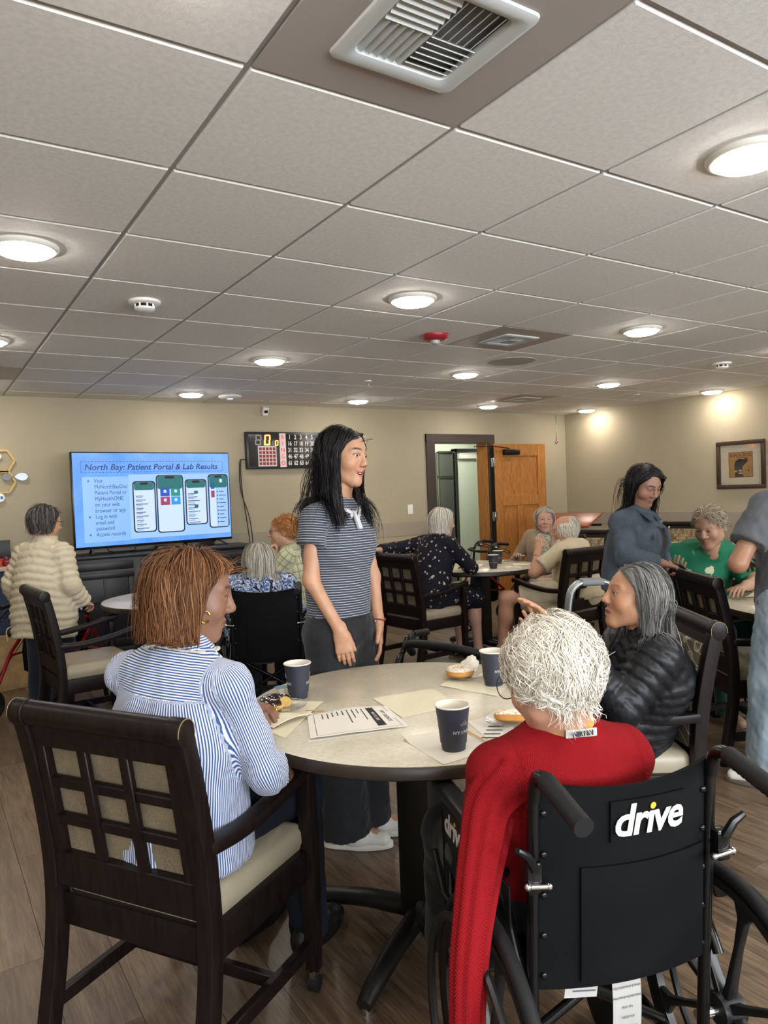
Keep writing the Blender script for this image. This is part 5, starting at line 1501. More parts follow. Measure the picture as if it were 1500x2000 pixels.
def hair_mesh(o, Rm, S, seed, near):
    """strand hair in head-local rotated space; returns vertices (head local, metres), quads, tone"""
    g = np.random.default_rng(seed)
    n = int(o.get('n', 1400)); m = int(o.get('m', 12)); L0 = o.get('len', 0.25)
    C0 = np.array((0, -0.014, 0.03)); E = np.array((0.073, 0.094, 0.084))
    pts = []
    while sum(len(q) for q in pts) < n:
        d = g.normal(size=(n * 2, 3)); d /= np.linalg.norm(d, axis=1, keepdims=True)
        p = C0 + d * E * 1.01
        pts.append(p[scalp_ok(p, o)])
    P0 = np.concatenate(pts)[:n]
    N = (P0 - C0) / E ** 2; N /= np.linalg.norm(N, axis=1, keepdims=True)
    G = Rm.T @ np.array((0, 0, -1.0))
    part = o.get('part', 0.0)
    side = np.tanh((P0[:, 0] - part) / 0.012)
    comb = np.zeros_like(P0)
    fr_ = 1 / (1 + np.exp(-(P0[:, 1] - 0.02) / 0.012))
    comb[:, 0] = side * o.get('lateral', 1.0) * (1 + o.get('frontlat', 1.5) * fr_); comb[:, 1] = o.get('back', -0.3) + o.get('fringe', 0) * (P0[:, 1] > 0.03); comb[:, 2] = o.get('up', 0.0)
    comb += o.get('gcomb', 0.6) * G
    T = comb - N * np.sum(comb * N, 1, keepdims=True)
    T /= np.linalg.norm(T, axis=1, keepdims=True) + 1e-9
    cl = Sines(o.get('clump', 0.025), 6, seed + 1); cl2 = Sines(o.get('clump', 0.025), 6, seed + 2)
    mess = o.get('mess', 0.12)
    nz_ = mess * g.normal(size=T.shape) + o.get('wav', 0.25) * np.stack([cl(P0), cl2(P0), cl(P0 + 0.3)], 1)
    V_ = T + nz_ - N * np.sum(nz_ * N, 1, keepdims=True) * 0.8 + N * o.get('lift', 0.35)
    V_ /= np.linalg.norm(V_, axis=1, keepdims=True)
    L = L0 * (1 + o.get('lvar', 0.12) * g.normal(size=n)).clip(0.3, 1.6)
    if 'lenf' in o: L = L * o['lenf'](P0)
    marg = o.get('vol', 0.012) * (0.15 + 0.85 * g.random(n)) + 0.003
    path = [P0.copy()]
    p = P0.copy(); v = V_.copy()
    step = L / (m - 1)
    gk = o.get('grav', 0.25)
    face = np.array((0, 0.072, -0.03)); FR = np.array((o.get('faceguard', 0.056), 0.06, 0.10))
    coll = o.get('coll', [])
    for i in range(1, m):
        v = v + gk * min(1.0, 0.25 + 0.25 * i) * G + o.get('jit', 0.05) * g.normal(size=v.shape)
        v /= np.linalg.norm(v, axis=1, keepdims=True)
        q = p + v * step[:, None]
        for Cc, Er in ((C0, E), (np.array((0, 0.0, -0.03)), np.array((0.064, 0.062, 0.085)))):
            mg = marg * min(1.0, 0.25 * i + 0.1) * (1 + o.get('flare', 0.0) * np.clip((0.04 - q[:, 2]) / 0.12, 0, 1.3)); rr = (q - Cc) / (Er + mg[:, None]); d = np.linalg.norm(rr, axis=1)
            ins = d < 1
            q[ins] = Cc + (q[ins] - Cc) / d[ins][:, None]
            if Cc is C0 and o.get('cling', 0.12) > 0:
                out = (d > 1) & (q[:, 2] > -0.06)
                q[out] = Cc + (q[out] - Cc) * (1 - o.get('cling', 0.12) * (1 - 1 / d[out]))[:, None]
        if o.get('guard', True):
            fx = np.interp(q[:, 2], [-0.12, -0.05, 0.03, 0.075], o.get('gx', [0.05, 0.062, 0.064, 0.03]))
            gy = np.interp(q[:, 2], [-0.15, -0.05, 0.03, 0.075], o.get('gy', [0.035, 0.02, 0.026, 0.055]))
            ins = (q[:, 1] > gy) & (q[:, 2] < o.get('guardz', 0.078)) & (q[:, 2] > -0.17)
            inx = ins & (np.abs(q[:, 0]) < fx)
            q[inx, 0] += (side[inx] * fx[inx] - q[inx, 0]) * 0.8
            q[ins, 1] += (gy[ins] - q[ins, 1]) * 0.65
        for Cc, rad in coll:
            d = np.linalg.norm(q - Cc, axis=1); ins = d < rad
            q[ins] = Cc + (q[ins] - Cc) * (rad / np.maximum(d[ins], 1e-6))[:, None]
        v = q - p; v /= np.linalg.norm(v, axis=1, keepdims=True) + 1e-9
        p = q; path.append(p.copy())
    X = np.stack(path, 1)                       # n, m, 3
    if 'cut' in o:                              # blunt-cut ends at a level below the head centre
        hgt = X @ (-G); lim = o['cut'] + o.get('cutvar', 0.006) * g.normal(size=n)
        for i in range(1, m):
            below = hgt[:, i] < lim
            ha, hb = hgt[:, i - 1], hgt[:, i]
            t = np.clip((ha - lim) / np.maximum(ha - hb, 1e-6), 0.02, 1)
            X[below, i] = X[below, i - 1] + (X[below, i] - X[below, i - 1]) * t[below][:, None]
            hgt[:, i] = X[:, i] @ (-G)
    curl = o.get('curl', 0.0)
    if curl:
        ph = g.uniform(0, 6.28, n) * o.get('curlrand', 1.0) + cl(P0) * 3
        t = np.linspace(0, 1, m)[None, :]
        w = o.get('curlf', 2.0) * 2 * PI * t + ph[:, None]
        a = np.cross(N, T); a /= np.linalg.norm(a, axis=1, keepdims=True) + 1e-9
        amp = curl * np.minimum(1, t * 2.5)
        X = X + (amp * np.sin(w))[..., None] * a[:, None, :] + (amp * 0.8 * np.cos(w))[..., None] * N[:, None, :]
    rad = o.get('thick', 0.0009) * np.interp(np.linspace(0, 1, m), [0, 0.6, 1], [1, 1, 0.35])
    tan = np.gradient(X, axis=1); tan /= np.linalg.norm(tan, axis=2, keepdims=True) + 1e-9
    ref = np.broadcast_to(N[:, None, :], tan.shape)
    A = np.cross(tan, ref); A /= np.linalg.norm(A, axis=2, keepdims=True) + 1e-9
    B = np.cross(A, tan)
    A = A * math.cos(0.35) + B * math.sin(0.35) * g.choice([-1, 1], n)[:, None, None]   # slightly tilted flat lock
    rings = [X + 1.0 * rad[None, :, None] * A * t for t in (-1, 1)]
    Vv = np.stack(rings, 2).reshape(-1, 3)      # n, m, 2 edges
    base = (np.arange(n) * m * 2)[:, None, None] + (np.arange(m - 1) * 2)[None, :, None]
    Fq = np.concatenate([base, base + 1, base + 3, base + 2], 2).reshape(-1, 4)
    tone = np.clip(0.5 + 0.33 * g.normal(size=n) * o.get('tvar', 0.7) + 0.18 * cl2(P0 * 1.5) + o.get('tshift', 0), 0, 1)
    if 'tonef' in o: tone = np.clip(tone + o['tonef'](P0), 0, 1)
    tone = np.repeat(tone, m * 2)
    # under-cap
    nu, nv = 40, 26
    th = np.linspace(0, PI, nv); ph = np.linspace(0, 2 * PI, nu, endpoint=False)
    TH, PH = np.meshgrid(th, ph, indexing='ij')
    cp = C0 + np.stack([np.sin(TH) * np.cos(PH), np.sin(TH) * np.sin(PH), np.cos(TH)], -1).reshape(-1, 3) * (E + 0.0025)
    okv = scalp_ok(cp, o)
    q = []
    for i in range(nv - 1):
        for j in range(nu):
            a, b, c, d = i * nu + j, i * nu + (j + 1) % nu, (i + 1) * nu + (j + 1) % nu, (i + 1) * nu + j
            if okv[[a, b, c, d]].all(): q.append((a, d, c, b))
    q = np.array(q, int).reshape(-1, 4)
    Fq = np.concatenate([Fq, q + len(Vv)]); Vv = np.concatenate([Vv, cp]); tone = np.concatenate([tone, np.full(len(cp), o.get('captone', 0.25))])
    return Vv, Fq, tone

# ------------------------------------------------------------------ hands, limbs, clothes
def hand_field(F, w, d, n, right, curl=(0.25, 0.35, 0.25), spread=0.06, thumb=(0.7, 0.75, -0.2), S=1.0, point=False, fk=None):
    w = np.asarray(w, float); d = unit(d); n = unit(np.asarray(n, float) - d * np.dot(n, d)); t = np.cross(d, n) * (-1 if right else 1)
    F.ecap(w - d * 0.02 * S, w + d * 0.03 * S, (0.027 * S, 0.02 * S), (0.031 * S, 0.0165 * S), t, 0.012)
    F.ecap(w + d * 0.02 * S, w + d * 0.082 * S, (0.03 * S, 0.0165 * S), (0.037 * S, 0.0125 * S), t, 0.012)
    for i, (off, ln, r) in enumerate(((0.0285, 0.070, 0.0084), (0.0095, 0.078, 0.0087), (-0.0095, 0.072, 0.0083), (-0.027, 0.057, 0.0074))):
        b = w + d * (0.086 - 0.004 * abs(i - 1)) * S + t * off * S
        dd = unit(d + t * (1 - i / 1.5) * spread)
        c = curl if not (point and i > 0) else (1.0, 1.3, 0.8)
        if fk is not None: c = fk[i]
        p = b; ang = 0
        for j, (fr, q) in enumerate(((0.45, c[0]), (0.3, c[1]), (0.25, c[2]))):
            ang += q
            e = unit(dd * math.cos(ang) - n * math.sin(ang))
            p2 = p + e * ln * fr * S * 1.05
            F.cap(p, p2, r * S * (1 - 0.07 * j), r * S * (1 - 0.07 * (j + 1)), k=0.0035)
            p = p2
    tb = w + d * 0.025 * S + t * 0.024 * S
    td = unit(d * thumb[0] + t * thumb[1] + n * thumb[2])
    m1 = tb + td * 0.04 * S; td2 = unit(td * 0.8 + d * 0.35 - n * 0.1)
    F.cap(tb, m1, 0.014 * S, 0.0105 * S, k=0.012); F.cap(m1, m1 + td2 * 0.03 * S, 0.0103 * S, 0.0085 * S, k=0.004)

def ik(a, b, l1, l2, pole):
    a, b = np.asarray(a, float), np.asarray(b, float)
    v = b - a; D = min(np.linalg.norm(v), (l1 + l2) * 0.999); u = unit(v)
    x = (l1 * l1 - l2 * l2 + D * D) / (2 * D); h = math.sqrt(max(l1 * l1 - x * x, 1e-6))
    p = np.asarray(pole, float); p = unit(p - u * np.dot(p, u))
    return a + u * x + p * h

def seated(x, y, ang, seat=0.49, top=1.25, lean=0.1, sw=0.165, yaw=None, pitch=5, roll=0, back=0.05, side=0.0, knee=0.42, hs=1.0, hfwd=0.02):
    a = math.radians(ang); f = np.array((math.cos(a), math.sin(a), 0)); r = np.array((math.sin(a), -math.cos(a), 0))
    O = np.array((x, y, 0.0))
    W = lambda lx, ly, lz: O + r * lx + f * ly + np.array((0, 0, lz))
    hc = top - 0.125 * hs
    T_ = hc - seat
    J = dict(f=f, r=r, W=W, O=O, hs=hs, S=1.0, ang=ang)
    J['pelvis'] = W(0, -back, seat + 0.08)
    J['chest'] = W(side * 0.6, -back + lean * 0.6, seat + T_ * 0.56)
    J['neck'] = W(side * 0.9, -back + lean * 0.95, seat + T_ * 0.82)
    J['head'] = W(side, -back + lean * 1.15 + hfwd, hc)
    J['shL'] = W(side * 0.75 - sw, -back + lean * 0.8, seat + T_ * 0.735); J['shR'] = W(side * 0.75 + sw, -back + lean * 0.8, seat + T_ * 0.735)
    for s, k in ((-1, 'L'), (1, 'R')):
        J['hip' + k] = W(s * 0.09, -back + 0.04, seat + 0.075); J['kn' + k] = W(s * 0.11, knee - back, seat + 0.03); J['an' + k] = W(s * 0.11, knee - back + 0.03, 0.08)
        J['wr' + k] = W(s * 0.12, 0.28, seat + 0.17)
    J['hr'] = (ang if yaw is None else yaw, pitch, roll)
    return J

def standing(x, y, ang, height=1.6, lean=0.0, sw=0.17, yaw=None, pitch=5, roll=0, hs=1.0, hfwd=0.02):
    a = math.radians(ang); f = np.array((math.cos(a), math.sin(a), 0)); r = np.array((math.sin(a), -math.cos(a), 0))
    O = np.array((x, y, 0.0)); W = lambda lx, ly, lz: O + r * lx + f * ly + np.array((0, 0, lz))
    S = height / 1.62
    J = dict(f=f, r=r, W=W, O=O, hs=hs, S=S, ang=ang)
    J['pelvis'] = W(0, 0, 0.87 * S); J['chest'] = W(0, 0.0 + lean * 0.6, 1.15 * S); J['neck'] = W(0, lean * 0.95 - 0.01, 1.36 * S); J['head'] = W(0, lean * 1.2 + hfwd, height - 0.125 * hs)
    for s, k in ((-1, 'L'), (1, 'R')):
        J['sh' + k] = W(s * sw, lean * 0.85 - 0.01, 1.295 * S)
        J['hip' + k] = W(s * 0.085, 0, 0.83 * S); J['kn' + k] = W(s * 0.09, 0.02, 0.46 * S); J['an' + k] = W(s * 0.1, -0.02, 0.08)
        J['wr' + k] = W(s * 0.24, 0.05, 0.76 * S)
    J['hr'] = (ang if yaw is None else yaw, pitch, roll)
    return J

G0 = dict(hip=0.165, hipd=0.125, waist=0.145, waistd=0.108, chest=0.152, chestd=0.11, belly=0.0, bust=0.0, arm=1.0, leg=1.0)
def torso_prims(F, J, g, e, hem=None, low=True):
    up = unit(J['neck'] - J['pelvis']); Wd = J['shR'] - J['shL']; fw = np.cross(up, unit(Wd)); 
    p, c, n = J['pelvis'], J['chest'], J['neck']
    w = p + (c - p) * 0.5
    if hem is not None and np.dot(hem - p, up) < -0.03: F.ecap(hem, p, (g['hip'] + e * 1.2, g['hipd'] + e * 1.2), (g['hip'] + e, g['hipd'] + e), Wd, 0.04, flat='a')
    q0 = p - up * 0.03 if hem is None or np.dot(hem - p, up) < -0.03 else hem
    if low: F.ecap(q0, w, (g['hip'] + e, g['hipd'] + e), (g['waist'] + e, g['waistd'] + e), Wd, 0.05, flat='' if hem is None else 'a')
    F.ecap(w, c, (g['waist'] + e, g['waistd'] + e), (g['chest'] + e, g['chestd'] + e), Wd, 0.06)
    sm = (J['shL'] + J['shR']) / 2
    F.ecap(c, sm - up * 0.015, (g['chest'] + e, g['chestd'] + e), (g['chest'] * 0.92 + e, 0.075 + e), Wd, 0.06)
    F.ecap(sm - up * 0.02, n - up * 0.01, (0.115 + e, 0.062 + e), (0.052 + e * 0.6, 0.05 + e * 0.6), Wd, 0.045)
    for k in 'LR': F.cap(n + (J['sh' + k] - n) * 0.22 - up * 0.035, J['sh' + k], 0.042 + e * 0.8, 0.043 * g['arm'] + e * 0.7, k=0.045)
    if g['belly']: F.ell(p + up * 0.1 + fw * (g['hipd'] * 0.6), (g['hip'] * 0.85 + e, g['belly'] + e, 0.12 + e), np.stack([unit(Wd), fw, up], 1), k=0.06)
    if g['bust']:
        for s in (-1, 1): F.ell(c + up * 0.035 + fw * (g['chestd'] * 0.72) + unit(Wd) * s * 0.068, (0.062 + e, 0.055 * g['bust'] + e, 0.062 + e), np.stack([unit(Wd), fw, up], 1), k=0.05)

def person(label, J, g=None, head=None, hair=None, top=None, bottom=None, hands=None, shoes=None, vox=0.009, hv=0.003, seed=1, group=None, hide_hands=''):
    g = {**G0, **(g or {})}; head = head or {}; S = J['S']
    r = thing('person', label, 'person', (float(J['O'][0]), float(J['O'][1]), 0), 90)
    O = np.array((J['O'][0], J['O'][1], 0.0))
    skin = hlin(head.get('skin', 'c79a78'))
    for k in 'LR':
        if 'el' + k not in J:
            s = -1 if k == 'L' else 1
            pole = J.get('pole' + k, J['r'] * s * 0.5 - J['f'] * 0.6 + np.array((0, 0, -0.6)))
            J['el' + k] = ik(J['sh' + k], J['wr' + k], 0.285 * S, 0.245 * S, pole)
    am = g['arm']; lg = g['leg']
    # ---- body: trunk, limbs
    F = Field(); torso_prims(F, J, g, -0.004)
    F.cap(J['neck'] - (0, 0, 0.03), J['head'] - (0, 0, 0.06), 0.05, 0.048, k=0.03)
    for k in 'LR':
        F.cap(J['sh' + k], J['el' + k], 0.044 * am, 0.036 * am, k=0.03); F.cap(J['el' + k], J['wr' + k], 0.036 * am, 0.0235, k=0.02)
        F.cap(J['hip' + k], J['kn' + k], 0.078 * lg, 0.055 * lg, k=0.04); F.cap(J['kn' + k], J['an' + k], 0.054 * lg, 0.036 * lg, k=0.03)
        cal = J['kn' + k] + (J['an' + k] - J['kn' + k]) * 0.3
        F.ell(cal - J['f'] * 0.015, (0.05 * lg, 0.055 * lg, 0.1), k=0.04)
        F.cap(J['an' + k] - (0, 0, 0.02), J['an' + k] + J.get('toe' + k, J['f']) * 0.12 - (0, 0, 0.045), 0.04, 0.03, k=0.03)
    P, Q = F.mesh(max(vox * 1.25, 0.011))
    Ps, Qs, Cs = [P], [Q], [np.tile(skin, (len(P), 1)) * (1 + 0.06 * Sines(0.06, 6, seed)(P))[:, None]]
    # ---- hands
    for k in 'LR':
        if k in hide_hands: continue
        hd = dict((hands or {}).get(k, {}))
        Fh = Field()
        d = hd.pop('d', None); d = unit(J['wr' + k] - J['el' + k]) if d is None else np.asarray(d, float)
        nn = hd.pop('n', (0, 0, 1))
        Fh.cap(J['el' + k] + (J['wr' + k] - J['el' + k]) * 0.75, J['wr' + k], 0.029 * am, 0.0235, k=0.01)
        hand_field(Fh, J['wr' + k], d, nn, k == 'R', S=hd.pop('S', S * 0.97), **hd)
        P, Q = Fh.mesh(0.0034 if hv <= 0.0031 else 0.0045); P = smooth_mesh(P, Q, 1, 0.4)
        Ps.append(P); Qs.append(Q); cc = np.tile(skin, (len(P), 1)) * (1 + 0.08 * Sines(0.03, 6, seed)(P))[:, None]
        Cs.append(cc)
    # ---- head
    hs = J['hs']; Rm = R_head(*J['hr'])
    Fh = Field(); head_field(Fh, head)
    nl = Rm.T @ (J['neck'] - J['head']) / hs
    Fh.cap(np.array((0, -0.018, -0.06)), nl, 0.05 + head.get('fat', 0) * 0.6, 0.053 + head.get('fat', 0) * 0.6, k=0.03)
    if head.get('fat', 0) > 0.004: Fh.ell((0, 0.03, -0.1), (0.05, 0.045, 0.03), k=0.03)
    P, Q = Fh.mesh(hv); C = head_colors(P, head)
    P = smooth_mesh(P, Q, 1, 0.35)
    toW = lambda p: (p * hs) @ Rm.T + J['head']
    Ps.append(toW(P)); Qs.append(Q); Cs.append(C)
    off = 0; QQ = []
    for P, Q in zip(Ps, Qs): QQ.append(Q + off); off += len(P)
    link('body', np_mesh('body', np.concatenate(Ps) - O, np.concatenate(QQ), M_SKIN, {'col': np.concatenate(Cs)}), r)
    if head.get('eye', 0.8) > 0.05:
        for s in (-1, 1):
            c = toW(np.array((s * 0.031, 0.0735, 0.008))) - O
            e = MB().ell(c, (0.0126 * hs,) * 3, 14, 10).build('eye', M_EYEWHITE, r)
            gz = np.array(head.get('gaze', (0, 1, 0)), float)
            cd = Rm @ unit(gz)
            MB().ell(c + cd * 0.0092 * hs, (0.007 * hs, 0.007 * hs, 0.0042 * hs), 12, 8, np.stack(frame_from(cd), 1)).build('iris', M_IRIS, e)
    if head.get('mouth', 0) > 0.3:
        b = MB(); ring = []
        for q in np.linspace(-1, 1, 9):
            sm_ = head.get('smile', 0); x = q * (0.0165 + 0.009 * sm_); y = 0.0895 - 0.0015 * sm_ - (0.0075 + 0.008 * sm_) * q * q; z = -0.0595 + 0.006 * sm_ * q * q
            ring.append([toW(np.array((x, y, z + dz))) - O for dz in (0.002, -0.0035)] + [toW(np.array((x, y - 0.004, z + dz))) - O for dz in (-0.0035, 0.002)])
        b.loft(ring); b.build('teeth', M_TEETH, r)
    if head.get('glasses'):
        mg = head['glasses']; b = MB()
        for s in (-1, 1):
            lens = [toW(np.array((s * 0.033 + 0.0225 * math.cos(a), 0.0985 - 0.004 * math.cos(a) ** 2, 0.004 + 0.0185 * math.sin(a)))) - O for a in np.linspace(0, 2 * PI, 21)[:-1]]
            b.tube(lens, 0.0013, 5, True)
            b.tube([toW(np.array(q)) - O for q in ((s * 0.0555, 0.094, 0.01), (s * 0.074, 0.06, 0.012), (s * 0.079, 0.0, 0.012), (s * 0.077, -0.02, 0.0))], 0.0013, 5)
        b.tube([toW(np.array(q)) - O for q in ((-0.0105, 0.0985, 0.006), (0, 0.1, 0.009), (0.0105, 0.0985, 0.006))], 0.0012, 5)
        b.build('glasses', mg, r)
    if hair:
        loc_ = lambda p: Rm.T @ (np.asarray(p) - J['head']) / hs
        smid = (J['shL'] + J['shR']) / 2
        hair = dict(hair); hair['coll'] = list(hair.get('coll', [])) + ([(loc_(smid - (0, 0, 0.02)), 0.10), (loc_(J['neck']), 0.066), (loc_(J['shL']), 0.085), (loc_(J['shR']), 0.085), (loc_((smid + J['shL']) / 2), 0.088), (loc_((smid + J['shR']) / 2), 0.088)] if hair.get('body', True) else [])
        hv_, hf, tone = hair_mesh(hair, Rm, hs, seed, True)
        at = np.zeros((len(tone), 3)); at[:, 0] = tone
        link('hair', np_mesh('hair', toW(hv_) - O, hf, hair['mat'], {'tone': at}), r)
    J['toW'] = toW; J['Rm'] = Rm
    # ---- clothes
    for spec in (top if isinstance(top, list) else [top]):
        if spec: garment_top(r, O, J, g, spec, vox, seed)
    if bottom: garment_bottom(r, O, J, g, bottom, vox, seed)
    for k, s in (shoes or {}).items(): shoe(r, O, J, k, s)
    return r

def limb_coords(P, segs):
    """distance to each tagged segment -> (nearest id, along, around)"""
    best = np.full(len(P), 1e9); idd = np.zeros(len(P), int); al = np.zeros(len(P)); ar = np.zeros(len(P))
    for i, (a, b, rad, s0, ref) in enumerate(segs):
        L = np.linalg.norm(b - a); d = (b - a) / L
        q = P - a; t = np.clip(q @ d, 0, L); v = q - t[:, None] * d; tu = np.minimum(q @ d, L) if s0 == 0 else t
        dist = np.linalg.norm(v, axis=1) - rad
        u = unit(np.asarray(ref) - d * np.dot(ref, d)); w = np.cross(d, u)
        m = dist < best
        best[m] = dist[m]; idd[m] = i; al[m] = (s0 + tu)[m]; ar[m] = (np.arctan2(v @ w, v @ u) * rad)[m]
    return idd, al, ar, best

def garment_top(r, O, J, g, s, vox, seed):
    e = s.get('e', 0.012); am = g['arm']
    F = Field()
    up = unit(J['neck'] - J['pelvis']); hem = J['pelvis'] - up * s.get('hem', 0.06) if s.get('hem') is not None else None
    torso_prims(F, J, g, e, hem)
    frac = s.get('sleeve', 1.0); fl = s.get('flare', 0.0)
    segs = []
    for k in 'LR':
        a, b, c = J['sh' + k], J['el' + k], J['wr' + k]
        l1, l2 = np.linalg.norm(b - a), np.linalg.norm(c - b); tot = (l1 + l2) * frac
        es = s.get('es', e * 0.75); ru = 0.042 * am + es; rl = 0.037 * am + es
        if tot <= l1:
            q = a + (b - a) * tot / l1; F.cap(a, q, ru, ru - 0.004 + fl, k=0.025, flat='b')
        else:
            F.cap(a, b, ru, rl, k=0.025)
            t = min((tot - l1) / l2, 1.0); q = b + (c - b) * t
            F.cap(b, q, rl, s.get('cuff', 0.026 + e) * 1.0, k=0.02, flat='b')
        segs += [(a, b, ru, 0.0, J['f']), (b, c, rl, l1, J['f'])]
    if s.get('collar'):
        ch, ct = s['collar']
        F.ecap(J['neck'] - up * 0.015, J['neck'] + up * ch + J['f'] * 0.01, (0.062 + ct, 0.06 + ct), (0.058 + ct, 0.056 + ct), J['shR'] - J['shL'], 0.015, flat='b')
    for fn in s.get('extra', ()): fn(F, J)
    if s.get('neckcut'):
        nc = s['neckcut']; F.ell(J['neck'] + J['f'] * nc[0] + up * nc[1], (nc[2],) * 3, k=0.006, op='s')
    if s.get('vneck'):      # open front
        for (oy, oz, rad) in s['vneck']: F.ell(J['neck'] + J['f'] * oy + up * oz, (rad, rad * 1.3, rad), k=0.006, op='s')
    P, Q = F.mesh(vox)
    P = smooth_mesh(P, Q, 1, 0.4)
    N = vnormals(P, Q)
    # local coordinates for print and folds
    Wd = unit(J['shR'] - J['shL']); fw = np.cross(up, Wd)
    rel = P - J['pelvis']; lx, ly, lz = rel @ Wd, rel @ fw, rel @ up
    idd, al, ar, dist = limb_coords(P, segs)
    hw = np.interp(lz, [0, 0.25, 0.45], [g['hip'], g['waist'], g['chest']])
    arm = (dist < 0.02) & (np.abs(lx) > hw * 0.82) & (al < tot + 0.012)
    st = np.zeros((len(P), 3))
    st[:, 0] = np.where(arm, ar, np.arctan2(lx / (hw + e), -ly / (hw * 0.72 + e)) * (hw + e) * 0.93)
    st[:, 1] = np.where(arm, al, lz + s.get('tilt', 0) * ly)
    st[:, 2] = np.where(arm, 1.0, (lz < s.get('yoke', 9)) * 1.0)
    d = np.zeros(len(P))
    wr = s.get('wrinkle', 0.003)
    if wr:
        d += wr * Sines(0.09, 8, seed + 5, (1, 1, 0.55))(P) + wr * 0.6 * Sines(0.045, 8, seed + 6, (1, 1, 0.7))(P)
        for k in 'LR':       # compression folds at the elbow
            dd = np.linalg.norm(P - J['el' + k], axis=1); d += wr * 1.2 * np.exp(-(dd / 0.07) ** 2) * np.sin(al / 0.011) * arm
    if s.get('puff'):
        Lp, amp = s['puff']
        bz = lz + s.get('sagc', 0.25) * np.abs(lx) ** 1.5 * 2 - 0.1 * ly
        ph = np.where(arm, al / (Lp * 0.95), bz / Lp)
        d += amp * (np.sqrt(np.abs(np.sin(PI * ph)) + 0.01) - 0.65) + 0.0025 * Sines(0.03, 8, seed + 9)(P)
    if s.get('rib'):
        d += s['rib'] * np.sin(st[:, 0] / 0.0022) * arm
    P = P + N * d[:, None]
    o = link(s.get('name', 'shirt'), np_mesh('shirt', P - O, Q, s['mat'], {'st': st}), r)
    if s.get('label'): o['label'] = s['label']
    for fn in s.get('post', ()): fn(o, O, J, F)
    return o

def garment_bottom(r, O, J, g, s, vox, seed):
    e = s.get('e', 0.012); lg = g['leg']; F = Field()
    up = unit(J['neck'] - J['pelvis']); Wd = J['shR'] - J['shL']
    F.ecap(J['pelvis'] - (0, 0, 0.02), J['pelvis'] + up * s.get('waist', 0.08), (g['hip'] + min(e, 0.01), g['hipd'] + min(e, 0.01)), (g['waist'] + 0.004, g['waistd'] + 0.004), Wd, 0.05)
    frac = s.get('length', 1.0)
    for k in 'LR':
        a, b, c = J['hip' + k], J['kn' + k], J['an' + k] - np.array((0, 0, 0.03))
        if s.get('skirt'):
            pass
        l1, l2 = np.linalg.norm(b - a), np.linalg.norm(c - b); tot = (l1 + l2) * frac
        rk = 0.06 * lg + e + s.get('kn', 0); ra = s.get('cuff', 0.045 + e)
        if tot <= l1: F.cap(a, a + (b - a) * tot / l1, 0.082 * lg + e, rk + 0.006, k=0.05, flat='b')
        else:
            F.cap(a, b, 0.082 * lg + e, rk, k=0.05)
            F.cap(b, b + (c - b) * (tot - l1) / l2, rk, ra, k=0.03, flat='b')
    if s.get('skirt'):
        F.ecap((J['hipL'] + J['hipR']) / 2, (J['knL'] + J['knR']) / 2, (g['hip'] + e, 0.1 + e), (0.19, 0.08 + e), Wd, 0.05)
    P, Q = F.mesh(vox * 1.15); P = smooth_mesh(P, Q, 1, 0.4); N = vnormals(P, Q)
    wr = s.get('wrinkle', 0.003)
    P = P + N * (wr * Sines(0.08, 8, seed + 15, (1, 1, 0.5))(P) + wr * 0.6 * Sines(0.04, 8, seed + 16)(P))[:, None]
    st = np.zeros((len(P), 3)); st[:, 0] = (P - J['pelvis']) @ unit(Wd); st[:, 1] = P[:, 2]; st[:, 2] = 1
    return link(s.get('name', 'trousers'), np_mesh('trousers', P - O, Q, s['mat'], {'st': st}), r)

def shoe(r, O, J, k, s):
    a = J['an' + k]; f = unit(np.array(s.get('dir', J.get('toe' + k, J['f'])), float)); rt = np.array((f[1], -f[0], 0)); z0 = s.get('z', 0.0)
    base = np.array((a[0], a[1], z0)); q = s.get('S', 1.0)
    F = Field()
    F.ecap(base - f * 0.045 * q + (0, 0, 0.05), base + f * 0.06 * q + (0, 0, 0.05), (0.034 * q, 0.05), (0.042 * q, 0.045), rt, 0.03)
    F.ecap(base + f * 0.05 * q + (0, 0, 0.045), base + f * 0.155 * q + (0, 0, 0.032), (0.044 * q, 0.042), (0.036 * q, 0.028), rt, 0.03)
    F.cut(base + (0, 0, 0.018), (0, 0, -1))
    if s.get('open', True): F.ell(base - f * 0.01 + (0, 0, 0.105), (0.034, 0.045, 0.035), k=0.01, op='s')
    P, Q = F.mesh(0.005); P = smooth_mesh(P, Q, 1, 0.4)
    o = link('shoe', np_mesh('shoe', P - O, Q, s['mat']), r)
    pts = []
    for t in np.linspace(0, 2 * PI, 29)[:-1]:
        yy = 0.052 + 0.142 * math.cos(t); w = (0.042 if math.cos(t) > -0.2 else 0.036) * (1 + 0.12 * math.cos(t))
        pts.append((yy * q, math.sin(t) * w * q))
    b = MB(); M3 = np.stack([f, -rt, (0, 0, 1)], 1)
    b.prism(pts, 0.001, s.get('sole', 0.024), M3, base - O + (0, 0, 0)); b.build('sole', s.get('solemat', s['mat']), o, True, 0.004)
    return o
